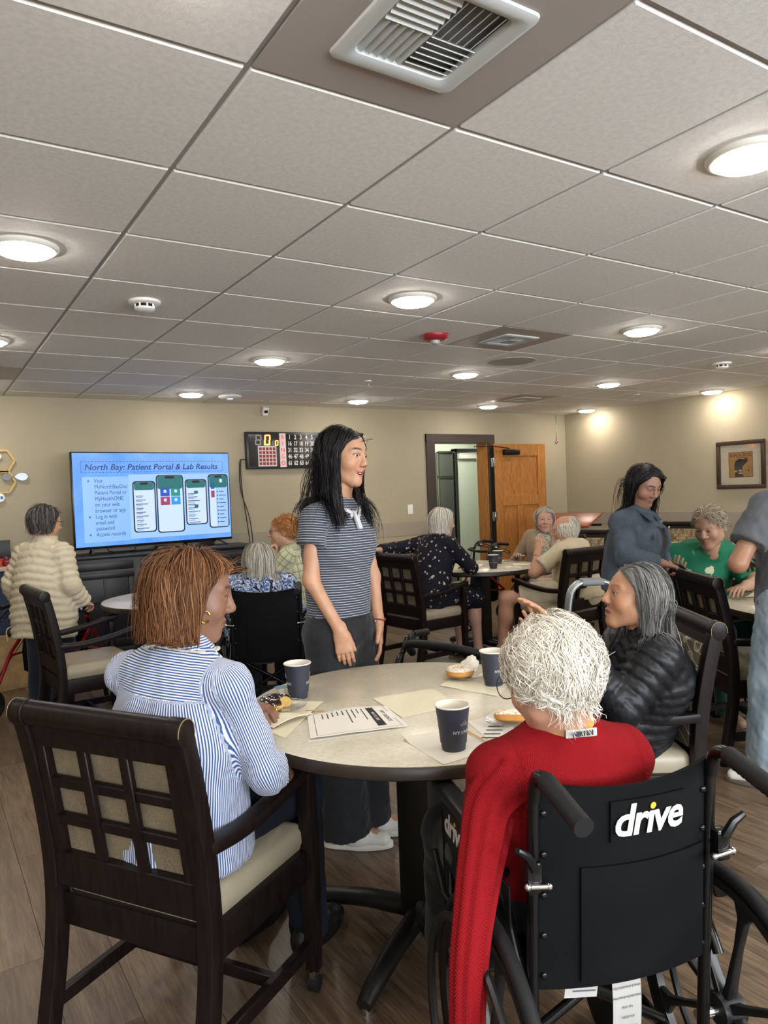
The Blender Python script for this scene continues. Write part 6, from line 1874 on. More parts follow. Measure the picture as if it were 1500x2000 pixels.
# ------------------------------------------------------------------ the people
def A3(*a): return np.array(a, float)
UP = A3(0, 0, 1)
M_BLACKHAIR = hair_material('black_hair', '060606', '141112', '2a2426', 0.33)
M_BROWNHAIR = hair_material('chestnut_hair', '2c1a10', '5a3720', '8a5f3a', 0.4)
M_WHITEHAIR = hair_material('white_hair', '9c9184', 'd9d2c4', 'f1ece0', 0.5)
M_GREYHAIR = hair_material('iron_grey_hair', '3b3a39', '6e6c69', 'a5a29c', 0.42)
M_SILVERHAIR = hair_material('silver_hair', '7d766b', 'aaa497', 'cfcabd', 0.45)
M_DARKGREYHAIR = hair_material('dark_grey_hair', '25211f', '494441', '8d8680', 0.42)
M_REDHAIR = hair_material('ginger_hair', '7a4a28', 'a9713f', 'cf9a63', 0.45)
M_SANDYHAIR = hair_material('sandy_grey_hair', '6e6252', '9c8f7b', 'c4b9a3', 0.5)
M_GOLD = mat('gold', 'd9b25a', 0.2, 1.0)
M_WIRE = mat('dark_wire', '3a3632', 0.3, 0.8)

# --- A: standing, grey striped polo
J = standing(1.43, 2.60, -69, 1.70, yaw=-66, pitch=8, roll=-2)
J.update(head=A3(1.455, 2.565, 1.572), neck=A3(1.432, 2.605, 1.40), chest=A3(1.425, 2.60, 1.19), pelvis=A3(1.425, 2.605, 0.90), shR=A3(1.302, 2.556, 1.325), shL=A3(1.556, 2.652, 1.325),
         elR=A3(1.268, 2.535, 1.09), wrR=A3(1.345, 2.455, 0.895), elL=A3(1.60, 2.62, 1.07), wrL=A3(1.592, 2.575, 0.885),
         hipR=A3(1.35, 2.575, 0.86), hipL=A3(1.50, 2.635, 0.86), knR=A3(1.365, 2.56, 0.48), knL=A3(1.505, 2.61, 0.48), anR=A3(1.39, 2.565, 0.09), anL=A3(1.52, 2.615, 0.09))
toeA = A3(0.8, -0.6, 0); J['toeR'] = toeA; J['toeL'] = toeA
def polo_post(o, O, J, F):
    # white-edged collar and placket
    up = UP; mw = M_POLOWHITE
    for s in (-1, 1):
        pts = bez([J['neck'] - J['f'] * 0.072 + up * 0.022 + J['r'] * s * 0.01, J['neck'] + J['r'] * s * 0.076 - J['f'] * 0.02 + up * 0.01, J['neck'] + J['r'] * s * 0.07 + J['f'] * 0.055 - up * 0.022, J['neck'] + J['r'] * s * 0.02 + J['f'] * 0.098 - up * 0.055], 6)
        MB().tube([p - O for p in pts], 0.011, 8, flat=0.35, up=(0, 0, 1)).build('collar_edge', mw, o)
    a = J['neck'] + J['f'] * 0.093 - up * 0.05; b = J['chest'] + J['f'] * 0.124 + up * 0.09
    MB().beam(a - O, b - O, 0.024, 0.012, J['f']).build('placket', mw, o, True, 0.002)
    for s in (-1, 1): MB().beam(a - O + J['r'] * s * 0.003, a - O + J['r'] * s * 0.03 - up * 0.02 + J['f'] * 0.004, 0.016, 0.005, J['f']).build('collar_tip', mw, o)
M_POLOWHITE = cloth('white_knit_trim', 'b9b8ba', 0.8, 0.03)
person('person standing in grey striped polo shirt and black trousers behind front table', J, dict(hip=0.135, hipd=0.10, waist=0.118, waistd=0.088, chest=0.135, chestd=0.095, bust=0.55, arm=0.86, leg=0.95),
       dict(skin='b08468', lip='a3544e', blush='b9785f', brow='1c1412', smile=1.0, mouth=0.7, eye=0.8, blotch=0.2, ears=True, nose=0.8, browk=0.95),
       dict(mat=M_BLACKHAIR, n=4000, m=18, len=0.39, vol=0.026, part=-0.012, lateral=0.9, back=-0.45, gcomb=0.5, lift=0.1, grav=0.5, wav=0.25, thick=0.0011, gx=[0.052, 0.062, 0.062, 0.03], lvar=0.1, captone=0.1, curl=0.012, curlf=1.6, clump=0.035, curlrand=0.1, gy=[0.10, 0.05, 0.028, 0.055], hairline=0.072, faceguard=0.06),
       dict(name='polo_shirt', mat=polo_material(), e=0.016, es=0.018, sleeve=0.21, flare=0.014, hem=-0.035, wrinkle=0.002, collar=(0.012, 0.0), post=[polo_post]),
       dict(mat=cloth('black_trouser_cloth', '1a1b1e', 0.75), e=0.018, cuff=0.105, kn=0.025, waist=0.1, wrinkle=0.004),
       dict(R=dict(d=A3(0.12, -0.12, -1), n=A3(-0.5, -0.85, 0.15), curl=(0.3, 0.4, 0.3), spread=0.02, thumb=(0.95, 0.3, -0.3), S=0.94), L=dict(d=A3(-0.02, -0.12, -1), n=A3(0.75, -0.4, 0.1), curl=(0.15, 0.3, 0.2))),
       dict(R=dict(mat=mat('white_canvas_shoe', 'cfcac0', 0.7), sole=0.026, dir=toeA), L=dict(mat=MATS['white_canvas_shoe'] if 'white_canvas_shoe' in MATS else mat('white_canvas_shoe', 'cfcac0', 0.7), sole=0.026, dir=toeA)), vox=0.0075, hv=0.0025, seed=21)
pA = COL.objects['person']
br = [A3(*J['wrL']) + q for q in []]
_w = J['wrL'] - np.array((J['O'][0], J['O'][1], 0)) + A3(0, 0, 0.012)
MB().tube([_w + A3(0.029 * math.cos(a), 0.029 * math.sin(a), 0.004 * math.sin(2 * a)) for a in np.linspace(0, 2 * PI, 25)[:-1]], 0.0035, 6, True).build('bracelet', mat('red_cord', '8e2a22', 0.6), pA)
for s in (0.4, 3.6): MB().ell(_w + A3(0.031 * math.cos(s), 0.031 * math.sin(s), -0.004), (0.0055,) * 3, 10, 8).build('bead', mat('pearl_bead', 'dcd8d2', 0.2), pA)

# --- B: seated, blue striped shirt
J = seated(0.575, 1.95, 31, 0.49, 1.30, yaw=-16, pitch=14, roll=0)
J.update(head=A3(0.592, 1.866, 1.178), neck=A3(0.553, 1.868, 1.058), chest=A3(0.535, 1.872, 0.82), pelvis=A3(0.548, 1.90, 0.565), shL=A3(0.455, 2.03, 0.958), shR=A3(0.628, 1.726, 0.958),
         elR=A3(0.705, 1.70, 0.735), wrR=A3(0.83, 1.85, 0.645), wrL=A3(0.805, 2.10, 0.80), elL=A3(0.62, 2.2, 0.78))
J['hipR'] = J['W'](0.09, -0.02, 0.56); J['hipL'] = J['W'](-0.09, -0.02, 0.56)
def b_extra(F, J):
    for k in 'LR': pass
def b_post(o, O, J, F):
    up = UP
    n = J['neck']; pts = []
    for a in np.linspace(-2.5, 2.5, 25):
        d = -J['f'] * math.cos(a) + J['r'] * math.sin(a)
        rr = 0.083 + 0.012 * (1 - math.cos(a)) * 0.5
        pts.append(n + d * rr + up * (0.006 - 0.014 * abs(math.sin(a)) - 0.028 * (1 - math.cos(a)) * 0.5))
    MB().tube([p - O for p in pts], 0.0085, 8, flat=0.35).build('collar_edge', cloth('cream_trim', 'd8d2bf', 0.8), o)
    rings = []
    for a in np.linspace(-2.5, 2.5, 25):
        d = -J['f'] * math.cos(a) + J['r'] * math.sin(a); sl = 0.014 * abs(math.sin(a)) + 0.028 * (1 - math.cos(a)) * 0.5
        rr = 0.081 + 0.012 * (1 - math.cos(a)) * 0.5
        rings.append([n + d * rr + up * (0.006 - sl) - O, n + d * (rr - 0.012) + up * (0.03 - sl) - O, n + d * (rr - 0.018) + up * (0.05 - sl) - O, n + d * (rr - 0.024) + up * (0.048 - sl) - O, n + d * (rr - 0.02) + up * (0.008 - sl) - O])
    b = MB(); b.loft(rings); c = b.mesh('collar', M_BLUESTRIPE)
    at = c.attributes.new('st', 'FLOAT_VECTOR', 'POINT')
    for i, v in enumerate(c.vertices): at.data[i].vector = (0, v.co.z, 0)
    link('collar', c, o)
M_BLUESTRIPE = blue_stripe_material()
pB = person('person seated in blue striped shirt seen from behind at front table', J, dict(hip=0.17, hipd=0.13, waist=0.155, waistd=0.118, chest=0.16, chestd=0.115, bust=0.6, arm=0.95),
       dict(skin='7e5a47', lip='6f4038', blush='7f5040', brow='2a1a12', eye=0.5, jaw=0.003, fat=0.004),
       dict(mat=M_BROWNHAIR, n=5600, m=15, len=0.235, vol=0.034, flare=0.4, cut=-0.10, cutvar=0.007, cling=0.05, part=0.01, lateral=0.9, back=-0.2, gcomb=0.7, lift=0.12, grav=0.42, wav=0.3, thick=0.0009, lvar=0.09, mess=0.10, captone=0.15, clump=0.02, hairline=0.07, curl=0.006, curlf=1.0, curlrand=0.2, faceguard=0.062, tshift=0.12, fringe=0.5),
       dict(name='striped_shirt', mat=M_BLUESTRIPE, e=0.016, es=0.012, sleeve=0.60, cuff=0.056, hem=0.06, wrinkle=0.0045, yoke=0.375, tilt=0.2, post=[b_post]),
       dict(mat=denim_material('dark_denim', '12151d', '1d2430'), e=0.012, cuff=0.06, wrinkle=0.003),
       dict(L=dict(d=A3(0.45, -0.85, -0.1), n=A3(0.1, 0.1, 1), curl=(0.25, 0.55, 0.4), spread=0.1, thumb=(0.75, 0.6, -0.35)), R=dict(d=A3(0.8, 0.5, 0), n=A3(0, 0, 1))),
       dict(R=dict(mat=mat('black_leather_shoe', '121214', 0.4)), L=dict(mat=mat('black_leather_shoe', '121214', 0.4))), vox=0.008, hv=0.0031, seed=31)
ear = J['toW'](A3(0.080, 0.036, -0.045)) - np.array((J['O'][0], J['O'][1], 0))
MB().tube([ear + J['Rm'] @ A3(0.003, 0.011 * math.cos(a), 0.015 * math.sin(a)) for a in np.linspace(0.6, 5.9, 21)], 0.0028, 8).build('hoop_earring', M_GOLD, pB)
rg = J['wrL'] - np.array((J['O'][0], J['O'][1], 0)) + A3(0.066, -0.088, -0.012)
MB().tube([rg + A3(0.006 * math.cos(a), 0.004 * math.cos(a), 0.013 * math.sin(a)) for a in np.linspace(0, 2 * PI, 17)[:-1]], 0.0018, 6, True).build('ring', M_GOLD, pB)

# --- C: seated in the wheelchair, red cardigan over the shoulders
J = seated(1.16, 1.13, 74, 0.50, 1.15, yaw=84, pitch=16, roll=0)
J.update(head=A3(1.085, 1.085, 1.022), neck=A3(1.10, 1.07, 0.92), chest=A3(1.122, 1.105, 0.75), pelvis=A3(1.16, 1.17, 0.58), shL=A3(0.968, 1.135, 0.84), shR=A3(1.245, 1.04, 0.84),
         elL=A3(1.045, 1.27, 0.66), elR=A3(1.32, 1.18, 0.65), wrL=A3(1.17, 1.44, 0.68), wrR=A3(1.34, 1.38, 0.70))
J['knL'] = J['W'](-0.11, 0.42, 0.5); J['knR'] = J['W'](0.11, 0.42, 0.5); J['anL'] = J['W'](-0.1, 0.52, 0.17); J['anR'] = J['W'](0.1, 0.52, 0.17)
M_REDKNIT = knit_material('red_knit', '84141a')
def c_post(o, O, J, F):
    # empty left sleeve hanging down outside the wheel
    pts = bez([A3(0.985, 1.10, 0.845), A3(0.930, 1.105, 0.80), A3(0.888, 1.085, 0.735), A3(0.845, 1.06, 0.66), A3(0.80, 1.03, 0.57), A3(0.775, 1.01, 0.47), A3(0.762, 1.0, 0.36), A3(0.755, 0.995, 0.26)], 6)
    rings = []; m = len(pts); st = []
    al = 0
    for i, p in enumerate(pts):
        d = unit(pts[min(i + 1, m - 1)] - pts[max(i - 1, 0)])
        w = np.interp(i / (m - 1), [0, 0.2, 0.5, 0.75, 1], [0.06, 0.048, 0.035, 0.029, 0.03]); th = np.interp(i / (m - 1), [0, 0.3, 1], [0.05, 0.03, 0.022])
        a = unit(np.cross(d, A3(-0.55, -0.83, 0))); b_ = np.cross(a, d)
        ring = []
        for t in np.linspace(0, 2 * PI, 41)[:-1]:
            rib = 1 + 0.09 * math.sin(9 * t) + 0.05 * math.sin(17 * t + 2)
            ring.append(p - O + a * w * math.cos(t) * rib + b_ * th * math.sin(t) * rib)
            st.append((t * 0.03, i * 0.012, 1))
        rings.append(ring)
    b = MB(); b.loft(rings); c = b.mesh('hanging_sleeve', M_REDKNIT, True, angle=80)
    at = c.attributes.new('st', 'FLOAT_VECTOR', 'POINT')
    for i in range(len(c.vertices)): at.data[i].vector = st[min(i, len(st) - 1)]
    link('hanging_sleeve', c, o)
    # white name tape at the collar
    n = J['neck'] - J['f'] * 0.071 + A3(0, 0, 0.012)
    tp = MB().beam(n - O - J['r'] * 0.032 + J['f'] * 0.008, n - O + J['r'] * 0.032, 0.003, 0.016, (0, 0, 1)).build('name_tape', M_LABEL, o)
    text('tape_print', 'NIKI IN', 0.014, mat('black_ink', '1a1a1a', 0.8), tp, M4(n - O - J['f'] * 0.0035 + A3(0, 0, 0.0), J['r'], UP), depth=0.0006, bold=0.0004)
pC = person('person seated in wheelchair with red cardigan draped over shoulders', J, dict(hip=0.17, hipd=0.13, waist=0.15, waistd=0.12, chest=0.15, chestd=0.115, belly=0.06),
       dict(skin='b98a72', lip='a05a52', blush='b8705e', brow='a59a8c', eye=0.5),
       dict(mat=M_WHITEHAIR, n=7500, m=14, len=0.10, vol=0.022, cut=-0.094, cutvar=0.008, lenf=lambda p: np.interp(p[:, 2], [-0.05, 0.0, 0.05], [0.6, 0.85, 1.0]), lateral=0.3, back=-0.3, gcomb=0.35, lift=0.15, grav=0.06, wav=2.2, mess=0.08, thick=0.00072, curl=0.006, curlf=1.5, curlrand=0.05, clump=0.04, jit=0.03, cling=0.6, captone=0.5, tvar=0.6, tshift=0.12, guard=False, hairline=0.07),
       [dict(name='yellow_blouse', mat=cloth('yellow_blouse_cloth', 'b98a2c', 0.75), e=0.008, sleeve=0.45, collar=(0.03, 0.004), hem=0.02), dict(name='cardigan', mat=M_REDKNIT, e=0.02, sleeve=0.30, hem=0.06, wrinkle=0.003, post=[c_post])],
       dict(mat=cloth('black_trouser_cloth', '1a1b1e', 0.75), e=0.012), {}, dict(R=dict(mat=MATS['black_leather_shoe'], z=0.12), L=dict(mat=MATS['black_leather_shoe'], z=0.12)), vox=0.0085, hv=0.0034, seed=41)
O_ = np.array((J['O'][0], J['O'][1], 0))
b = MB()
for s in (-1, 1):
    b.tube([J['toW'](A3(s * 0.04 + 0.027 * math.cos(a), 0.108 - 0.004 * math.cos(a) ** 2, -0.002 + 0.026 * math.sin(a))) - O_ for a in np.linspace(0, 2 * PI, 25)[:-1]], 0.0012, 6, True)
    b.tube([J['toW'](A3(s * 0.067, 0.10, 0.008)) - O_, J['toW'](A3(s * 0.08, 0.0, 0.008)) - O_], 0.0012, 6)
b.build('glasses', M_WIRE, pC)

# --- D: seated, black puffer jacket, looking up
J = seated(2.12, 1.80, 146, 0.485, 1.15, lean=0.05, yaw=149, pitch=-8, hs=0.97)
J.update(head=A3(2.068, 1.662, 1.03), neck=A3(2.125, 1.66, 0.905), chest=A3(2.165, 1.70, 0.75), pelvis=A3(2.15, 1.79, 0.56), shL=A3(2.075, 1.575, 0.835), shR=A3(2.205, 1.80, 0.835),
         elL=A3(1.94, 1.62, 0.68), wrL=A3(1.785, 1.755, 0.94), wrR=A3(1.86, 1.89, 0.86))
M_BLACKPUFF = cloth('black_quilted_nylon', '17181b', 0.42, 0.1, 300, 0.2, 0.0)
pD = person('person seated in black puffer jacket with raised hand at front table', J, dict(hip=0.16, hipd=0.125, waist=0.145, waistd=0.12, chest=0.15, chestd=0.115, belly=0.05, arm=1.15),
       dict(skin='a67a5c', lip='84484a', blush='b26a4e', brow='4a3a30', browk=0.5, mouth=0.6, eye=0.55, nose=0.92, fat=0.003),
       dict(mat=M_GREYHAIR, n=3600, m=14, len=0.215, vol=0.018, part=0.0, lateral=0.75, back=-0.9, gcomb=0.6, lift=0.12, gx=[0.056, 0.07, 0.07, 0.05], grav=0.42, wav=0.3, thick=0.00095, lvar=0.1, captone=0.2, hairline=0.085, faceguard=0.064, clump=0.025, lenf=lambda p: np.interp(p[:, 1], [-0.1, 0.0, 0.06], [0.85, 1.0, 1.0])),
       dict(name='puffer_jacket', mat=M_BLACKPUFF, e=0.03, sleeve=0.97, puff=(0.042, 0.010), hem=0.08, collar=(0.05, 0.012), wrinkle=0.002),
       dict(mat=cloth('black_trouser_cloth', '1a1b1e', 0.75), e=0.012),
       dict(L=dict(d=A3(-0.5, 0.35, 0.75), n=A3(0.75, -0.3, 0.55), curl=(0.15, 0.25, 0.2), spread=0.2), R=dict(d=A3(-0.4, 0.2, 0.9), n=A3(0.5, 0.8, 0.2), curl=(0.2, 0.25, 0.2), spread=0.15)), {}, vox=0.0085, hv=0.0028, seed=51)
# jacket zip and lanyard
O_ = np.array((J['O'][0], J['O'][1], 0))
MB().tube([J['neck'] - O_ + A3(-0.075, 0.045, 0.03), J['neck'] - O_ + A3(-0.10, 0.06, -0.03), J['chest'] - O_ + A3(-0.13, 0.09, 0.03), J['chest'] - O_ + A3(-0.14, 0.10, -0.08)], 0.005, 6).build('jacket_zip', M_BLACKPLASTIC, pD)
MB().beam(J['neck'] - O_ + A3(-0.06, -0.02, -0.01), J['chest'] - O_ + A3(-0.15, 0.05, 0.06), 0.016, 0.003, (0, 0, 1)).build('lanyard', mat('pale_lanyard', 'c5bcc4', 0.6), pD)

# --- E: standing with red rollator, cream puffer coat
J = standing(0.70, 5.30, 40, 1.44, lean=0.07, yaw=20, pitch=12, sw=0.16)
J.update(head=A3(0.712, 5.30, 1.31), shR=A3(0.79, 5.17, 1.10), shL=A3(0.585, 5.385, 1.10), neck=A3(0.70, 5.29, 1.175), chest=A3(0.685, 5.28, 0.97), pelvis=A3(0.675, 5.27, 0.72),
         elR=A3(0.815, 5.10, 0.90), wrR=A3(0.905, 5.19, 0.765), elL=A3(0.50, 5.44, 0.90), wrL=A3(0.565, 5.56, 0.77))
person('person in cream puffer coat and glasses pushing red rollator', J, dict(hip=0.18, hipd=0.145, waist=0.165, waistd=0.135, chest=0.155, chestd=0.12, arm=1.1),
       dict(skin='b58a6c', lip='9a5a50', brow='4a403a', glasses=M_WIRE),
       dict(mat=M_DARKGREYHAIR, n=1500, m=10, len=0.13, cut=-0.07, vol=0.02, lateral=0.6, back=-0.3, gcomb=0.7, lift=0.2, grav=0.35, wav=0.5, thick=0.0015, captone=0.15, hairline=0.07, tonef=lambda p: 0.5 * (p[:, 1] > 0.04)),
       dict(name='puffer_coat', mat=cloth('cream_quilted_nylon', 'c0b49c', 0.6, 0.05, 300, 0.15, 0.0), e=0.026, sleeve=0.98, puff=(0.047, 0.017), hem=0.16, collar=(0.045, 0.012), wrinkle=0.001),
       dict(mat=cloth('navy_trouser_cloth', '1b2130', 0.8), e=0.018, cuff=0.07),
       dict(R=dict(d=A3(0.6, 0.5, -0.25), n=A3(0.2, -0.3, 1), curl=(0.8, 1.0, 0.5)), L=dict(d=A3(0.6, 0.5, -0.25), n=A3(-0.2, 0.3, 1), curl=(0.8, 1.0, 0.5))),
       dict(R=dict(mat=MATS['black_leather_shoe']), L=dict(mat=MATS['black_leather_shoe'])), vox=0.011, hv=0.0042, seed=61)

# --- F: wheelchair, blue floral
J = seated(1.76, 4.22, 62, 0.50, 1.15, lean=0.0, yaw=80, pitch=20, sw=0.17)
person('person in blue and white floral top seated in wheelchair near television', J, dict(hip=0.19, hipd=0.15, waist=0.185, waistd=0.15, chest=0.175, chestd=0.13, belly=0.08, arm=1.15),
       dict(skin='b98d76', brow='8a8178'),
       dict(mat=M_SILVERHAIR, n=1600, m=12, len=0.22, vol=0.02, lateral=0.7, back=-0.3, gcomb=0.9, lift=0.15, grav=0.45, wav=0.35, thick=0.0015, captone=0.25),
       dict(name='floral_top', mat=floral_blue_material(), e=0.018, sleeve=0.6, hem=0.06),
       dict(mat=cloth('navy_trouser_cloth', '1b2130', 0.8), e=0.012), {}, {}, vox=0.011, hv=0.0042, seed=71)

# --- G: plaid shirt, chin on hand
J = seated(2.30, 4.93, 146, 0.49, 1.285, lean=0.06, yaw=150, pitch=2, sw=0.17)
J.update(elL=A3(2.075, 4.885, 0.80), wrL=A3(2.145, 4.935, 0.975)); J['wrR'] = A3(2.03, 5.06, 0.90); J['elR'] = A3(2.12, 5.16, 0.80)
person('person in sage plaid shirt and glasses resting chin on hand', J, dict(hip=0.18, hipd=0.14, waist=0.17, waistd=0.13, chest=0.165, chestd=0.12, belly=0.05, arm=1.1),
       dict(skin='b58c76', lip='b0685c', blush='c9795f', brow='8a6a4c', glasses=M_WIRE, nose=1.1, jaw=0.003),
       dict(mat=M_REDHAIR, n=1800, m=10, len=0.075, vol=0.02, lateral=0.4, back=-0.7, gcomb=0.4, lift=0.35, grav=0.2, wav=0.8, mess=0.15, cling=0.5, thick=0.0015, curl=0.008, curlf=1.2, curlrand=0.3, captone=0.3, guard=False),
       dict(name='plaid_shirt', mat=plaid_material(), e=0.016, sleeve=0.62, hem=0.06, collar=(0.02, 0.008)),
       dict(mat=cloth('khaki_cloth', '8a7d66', 0.8), e=0.012),
       dict(L=dict(d=A3(0.15, 0.05, 1), n=A3(-0.75, 0.4, 0.0), curl=(1.1, 1.3, 0.8)), R=dict(d=A3(-0.2, -0.4, 0.7), n=A3(-0.6, 0.6, 0.3), curl=(0.7, 0.9, 0.5))), {}, vox=0.011, hv=0.004, seed=81)
copy_tree(C1, (2.34, 4.90, 0), 146, 'dark armchair under the person in sage plaid shirt')

# --- H: navy floral blouse
J = seated(3.50, 4.83, 3, 0.49, 1.285, lean=0.16, yaw=-8, pitch=10, sw=0.17)
J.update(elR=A3(3.745, 4.60, 0.79), wrR=A3(3.86, 4.79, 0.775), elL=A3(3.36, 5.14, 0.94), wrL=A3(3.16, 5.06, 0.95))
M_NAVYFLORAL = blobs_material('navy_floral_print', '14141f', ['a8938a', '8f6f68', 'b5a89c'], 26, 0.24, (1, 1, 1), 0.35)
person('person in navy floral blouse with white bob seated at two-cup table', J, dict(hip=0.18, hipd=0.14, waist=0.165, waistd=0.125, chest=0.165, chestd=0.12, arm=1.15),
       dict(skin='b48d7c', lip='b0605a', blush='c9786a', brow='a0968a'),
       dict(mat=M_WHITEHAIR, n=1800, m=11, len=0.19, cut=-0.09, vol=0.022, flare=0.4, lateral=0.9, back=-0.2, gcomb=0.9, lift=0.15, grav=0.45, wav=0.2, thick=0.0015, captone=0.35, lvar=0.06, hairline=0.075),
       dict(name='floral_blouse', mat=M_NAVYFLORAL, e=0.02, sleeve=0.97, cuff=0.05, hem=0.1),
       dict(mat=M_NAVYFLORAL, e=0.018, length=0.55, name='skirt', skirt=True), dict(R=dict(curl=(0.3, 0.5, 0.3))), dict(R=dict(mat=MATS['black_leather_shoe']), L=dict(mat=MATS['black_leather_shoe'])), vox=0.011, hv=0.0042, seed=91)['label'] = 'person in navy floral blouse leaning on the two-cup table'

# --- I: oatmeal cardigan, facing the viewer
J = seated(5.02, 5.02, 208, 0.49, 1.235, lean=0.08, yaw=232, pitch=4, sw=0.165)
J['wrR'] = A3(4.70, 5.10, 0.775); J['wrL'] = A3(4.78, 4.80, 0.66)
person('person in oatmeal cardigan frowning towards the viewer at two-cup table', J, dict(hip=0.18, hipd=0.14, waist=0.17, waistd=0.13, chest=0.165, chestd=0.12, bust=0.5),
       dict(skin='b38b7c', lip='a9625c', blush='cc6f62', brow='75685e', browk=0.5, eye=0.6, fat=0.003, jaw=0.002),
       dict(mat=M_SILVERHAIR, n=1500, m=10, len=0.13, vol=0.018, part=0.02, lateral=0.9, back=-0.2, gcomb=0.7, lift=0.18, grav=0.4, wav=0.3, thick=0.0016, captone=0.25, hairline=0.072),
       [dict(name='printed_blouse', mat=blobs_material('green_print_blouse', 'a3a698', ['5c6b58', 'c9c6b4', '6f5d52'], 60, 0.4), e=0.008, sleeve=0.3), dict(name='cardigan', mat=cloth('oatmeal_knit', '8f7a60', 0.95, 0.15, 250, 0.5, 0.3), e=0.022, sleeve=0.95, hem=0.06, vneck=[(0.12, -0.06, 0.07), (0.15, -0.14, 0.06), (0.16, -0.22, 0.05)])],
       dict(mat=cloth('black_trouser_cloth', '1a1b1e', 0.75), e=0.012), {}, {}, vox=0.011, hv=0.0036, seed=101)
copy_tree(C1, (5.08, 5.05, 0), 208, 'dark armchair under the person in oatmeal cardigan')

# --- J: cream polo, white beard
J = seated(4.50, 4.19, 108, 0.49, 1.18, lean=0.10, yaw=128, pitch=10, sw=0.185)
J.update(elL=A3(4.105, 4.26, 0.735), wrL=A3(4.20, 4.30, 0.915)); J['knL'] = A3(4.02, 4.50, 0.52); J['anL'] = A3(4.03, 4.58, 0.1); J['knR'] = A3(4.30, 4.66, 0.53); J['anR'] = A3(4.28, 4.72, 0.1); J['wrR'] = A3(4.40, 4.55, 0.62)
def beard(F, J): pass
pJ = person('balding bearded person in cream polo shirt and shorts from behind', J, dict(hip=0.19, hipd=0.15, waist=0.185, waistd=0.15, chest=0.185, chestd=0.135, belly=0.08, arm=1.2, leg=1.1),
       dict(skin='b5886f', lip='a9625c', blush='cf7a5f', brow='b8b0a4', jaw=0.006),
       dict(mat=M_WHITEHAIR, n=1300, m=10, len=0.10, vol=0.016, lateral=0.3, back=-0.6, gcomb=0.9, lift=0.18, grav=0.4, wav=0.5, thick=0.0015, captone=0.4, bald=(0.062, -0.055), curl=0.006, curlf=1.0, guard=False),
       dict(name='polo_shirt', mat=cloth('cream_polo_cloth', 'bfb195', 0.85, 0.04), e=0.018, sleeve=0.42, flare=0.014, hem=0.08, collar=(0.02, 0.006)),
       dict(name='shorts', mat=cloth('ivory_shorts_cloth', 'c3b89f', 0.85, 0.04), e=0.014, length=0.43, kn=0.02),
       dict(L=dict(d=A3(0.25, 0.1, 0.9), n=A3(-0.6, -0.5, 0.2), curl=(0.6, 0.9, 0.6))), dict(R=dict(mat=MATS['black_leather_shoe']), L=dict(mat=MATS['black_leather_shoe'])), vox=0.011, hv=0.004, seed=111)
pJ['label'] = 'person in cream polo shirt and ivory shorts seen from behind'
# beard
O_ = np.array((J['O'][0], J['O'][1], 0)); g_ = np.random.default_rng(5); b = MB()
for k in range(260):
    a = g_.uniform(-1.35, 1.35); z = g_.uniform(-0.11, -0.06); x = 0.062 * math.sin(a); y = 0.012 + 0.078 * math.cos(a)
    p0 = A3(x, y, z); p1 = p0 + A3(0.1 * x, 0.012, -0.02) + g_.normal(size=3) * 0.004; p2 = p1 + A3(0, 0.002, -0.025)
    b.tube([J['toW'](q) - O_ for q in (p0, p1, p2)], [0.002, 0.0018, 0.0008], 3)
bm_ = b.mesh('beard', M_WHITEHAIR); at = bm_.attributes.new('tone', 'FLOAT_VECTOR', 'POINT')
for i in range(len(bm_.vertices)): at.data[i].vector = (0.7, 0, 0)
link('beard', bm_, pJ)

# --- K: denim jacket, pointing
J = standing(3.60, 2.88, -72, 1.60, lean=0.05, yaw=-98, pitch=30, roll=0, sw=0.19)
J.update(head=A3(3.605, 2.80, 1.408), neck=A3(3.60, 2.855, 1.265), chest=A3(3.60, 2.87, 1.06), pelvis=A3(3.61, 2.90, 0.84), shR=A3(3.42, 2.82, 1.19), shL=A3(3.775, 2.935, 1.19),
         elR=A3(3.335, 2.72, 1.0), wrR=A3(3.475, 2.60, 0.968), elL=A3(3.84, 2.89, 0.95), wrL=A3(3.74, 2.76, 0.88))
M_DENIM = denim_material('blue_denim', '333b44', '565f6a')
def k_post(o, O, J, F):
    mt = cloth('denim_seam', '26364d', 0.8)
    fw = J['f']; r_ = J['r']
    for s in (-1, 1):
        a = J['chest'] + fw * 0.155 + r_ * s * 0.045; b = J['pelvis'] + fw * 0.165 + r_ * s * 0.055
        MB().tube([a + UP * 0.09 - O, a - O, b - O], 0.006, 6).build('jacket_placket', mt, o)
        c = J['neck'] + r_ * s * 0.075 + fw * 0.03; d = J['neck'] + r_ * s * 0.06 + fw * 0.11 - UP * 0.07
        MB().beam(c - O, d - O, 0.05, 0.012, (0, 0, 1)).build('jacket_collar', M_DENIM, o, True, 0.004)
    MB().box(J['chest'] + fw * 0.158 + r_ * 0.105 + UP * 0.05 - O, (0.09, 0.012, 0.03), rotz(math.radians(J['ang'] - 90))).build('pocket_flap', M_DENIM, o, True, 0.003)
    MB().ell(J['chest'] + fw * 0.166 + r_ * 0.105 + UP * 0.045 - O, (0.006, 0.006, 0.006), 8, 6).build('button', M_CHROME, o)
    MB().ell(J['chest'] + fw * 0.17 - r_ * 0.08 + UP * 0.09 - O, (0.008, 0.006, 0.008), 8, 6).build('badge', M_CHROME, o)
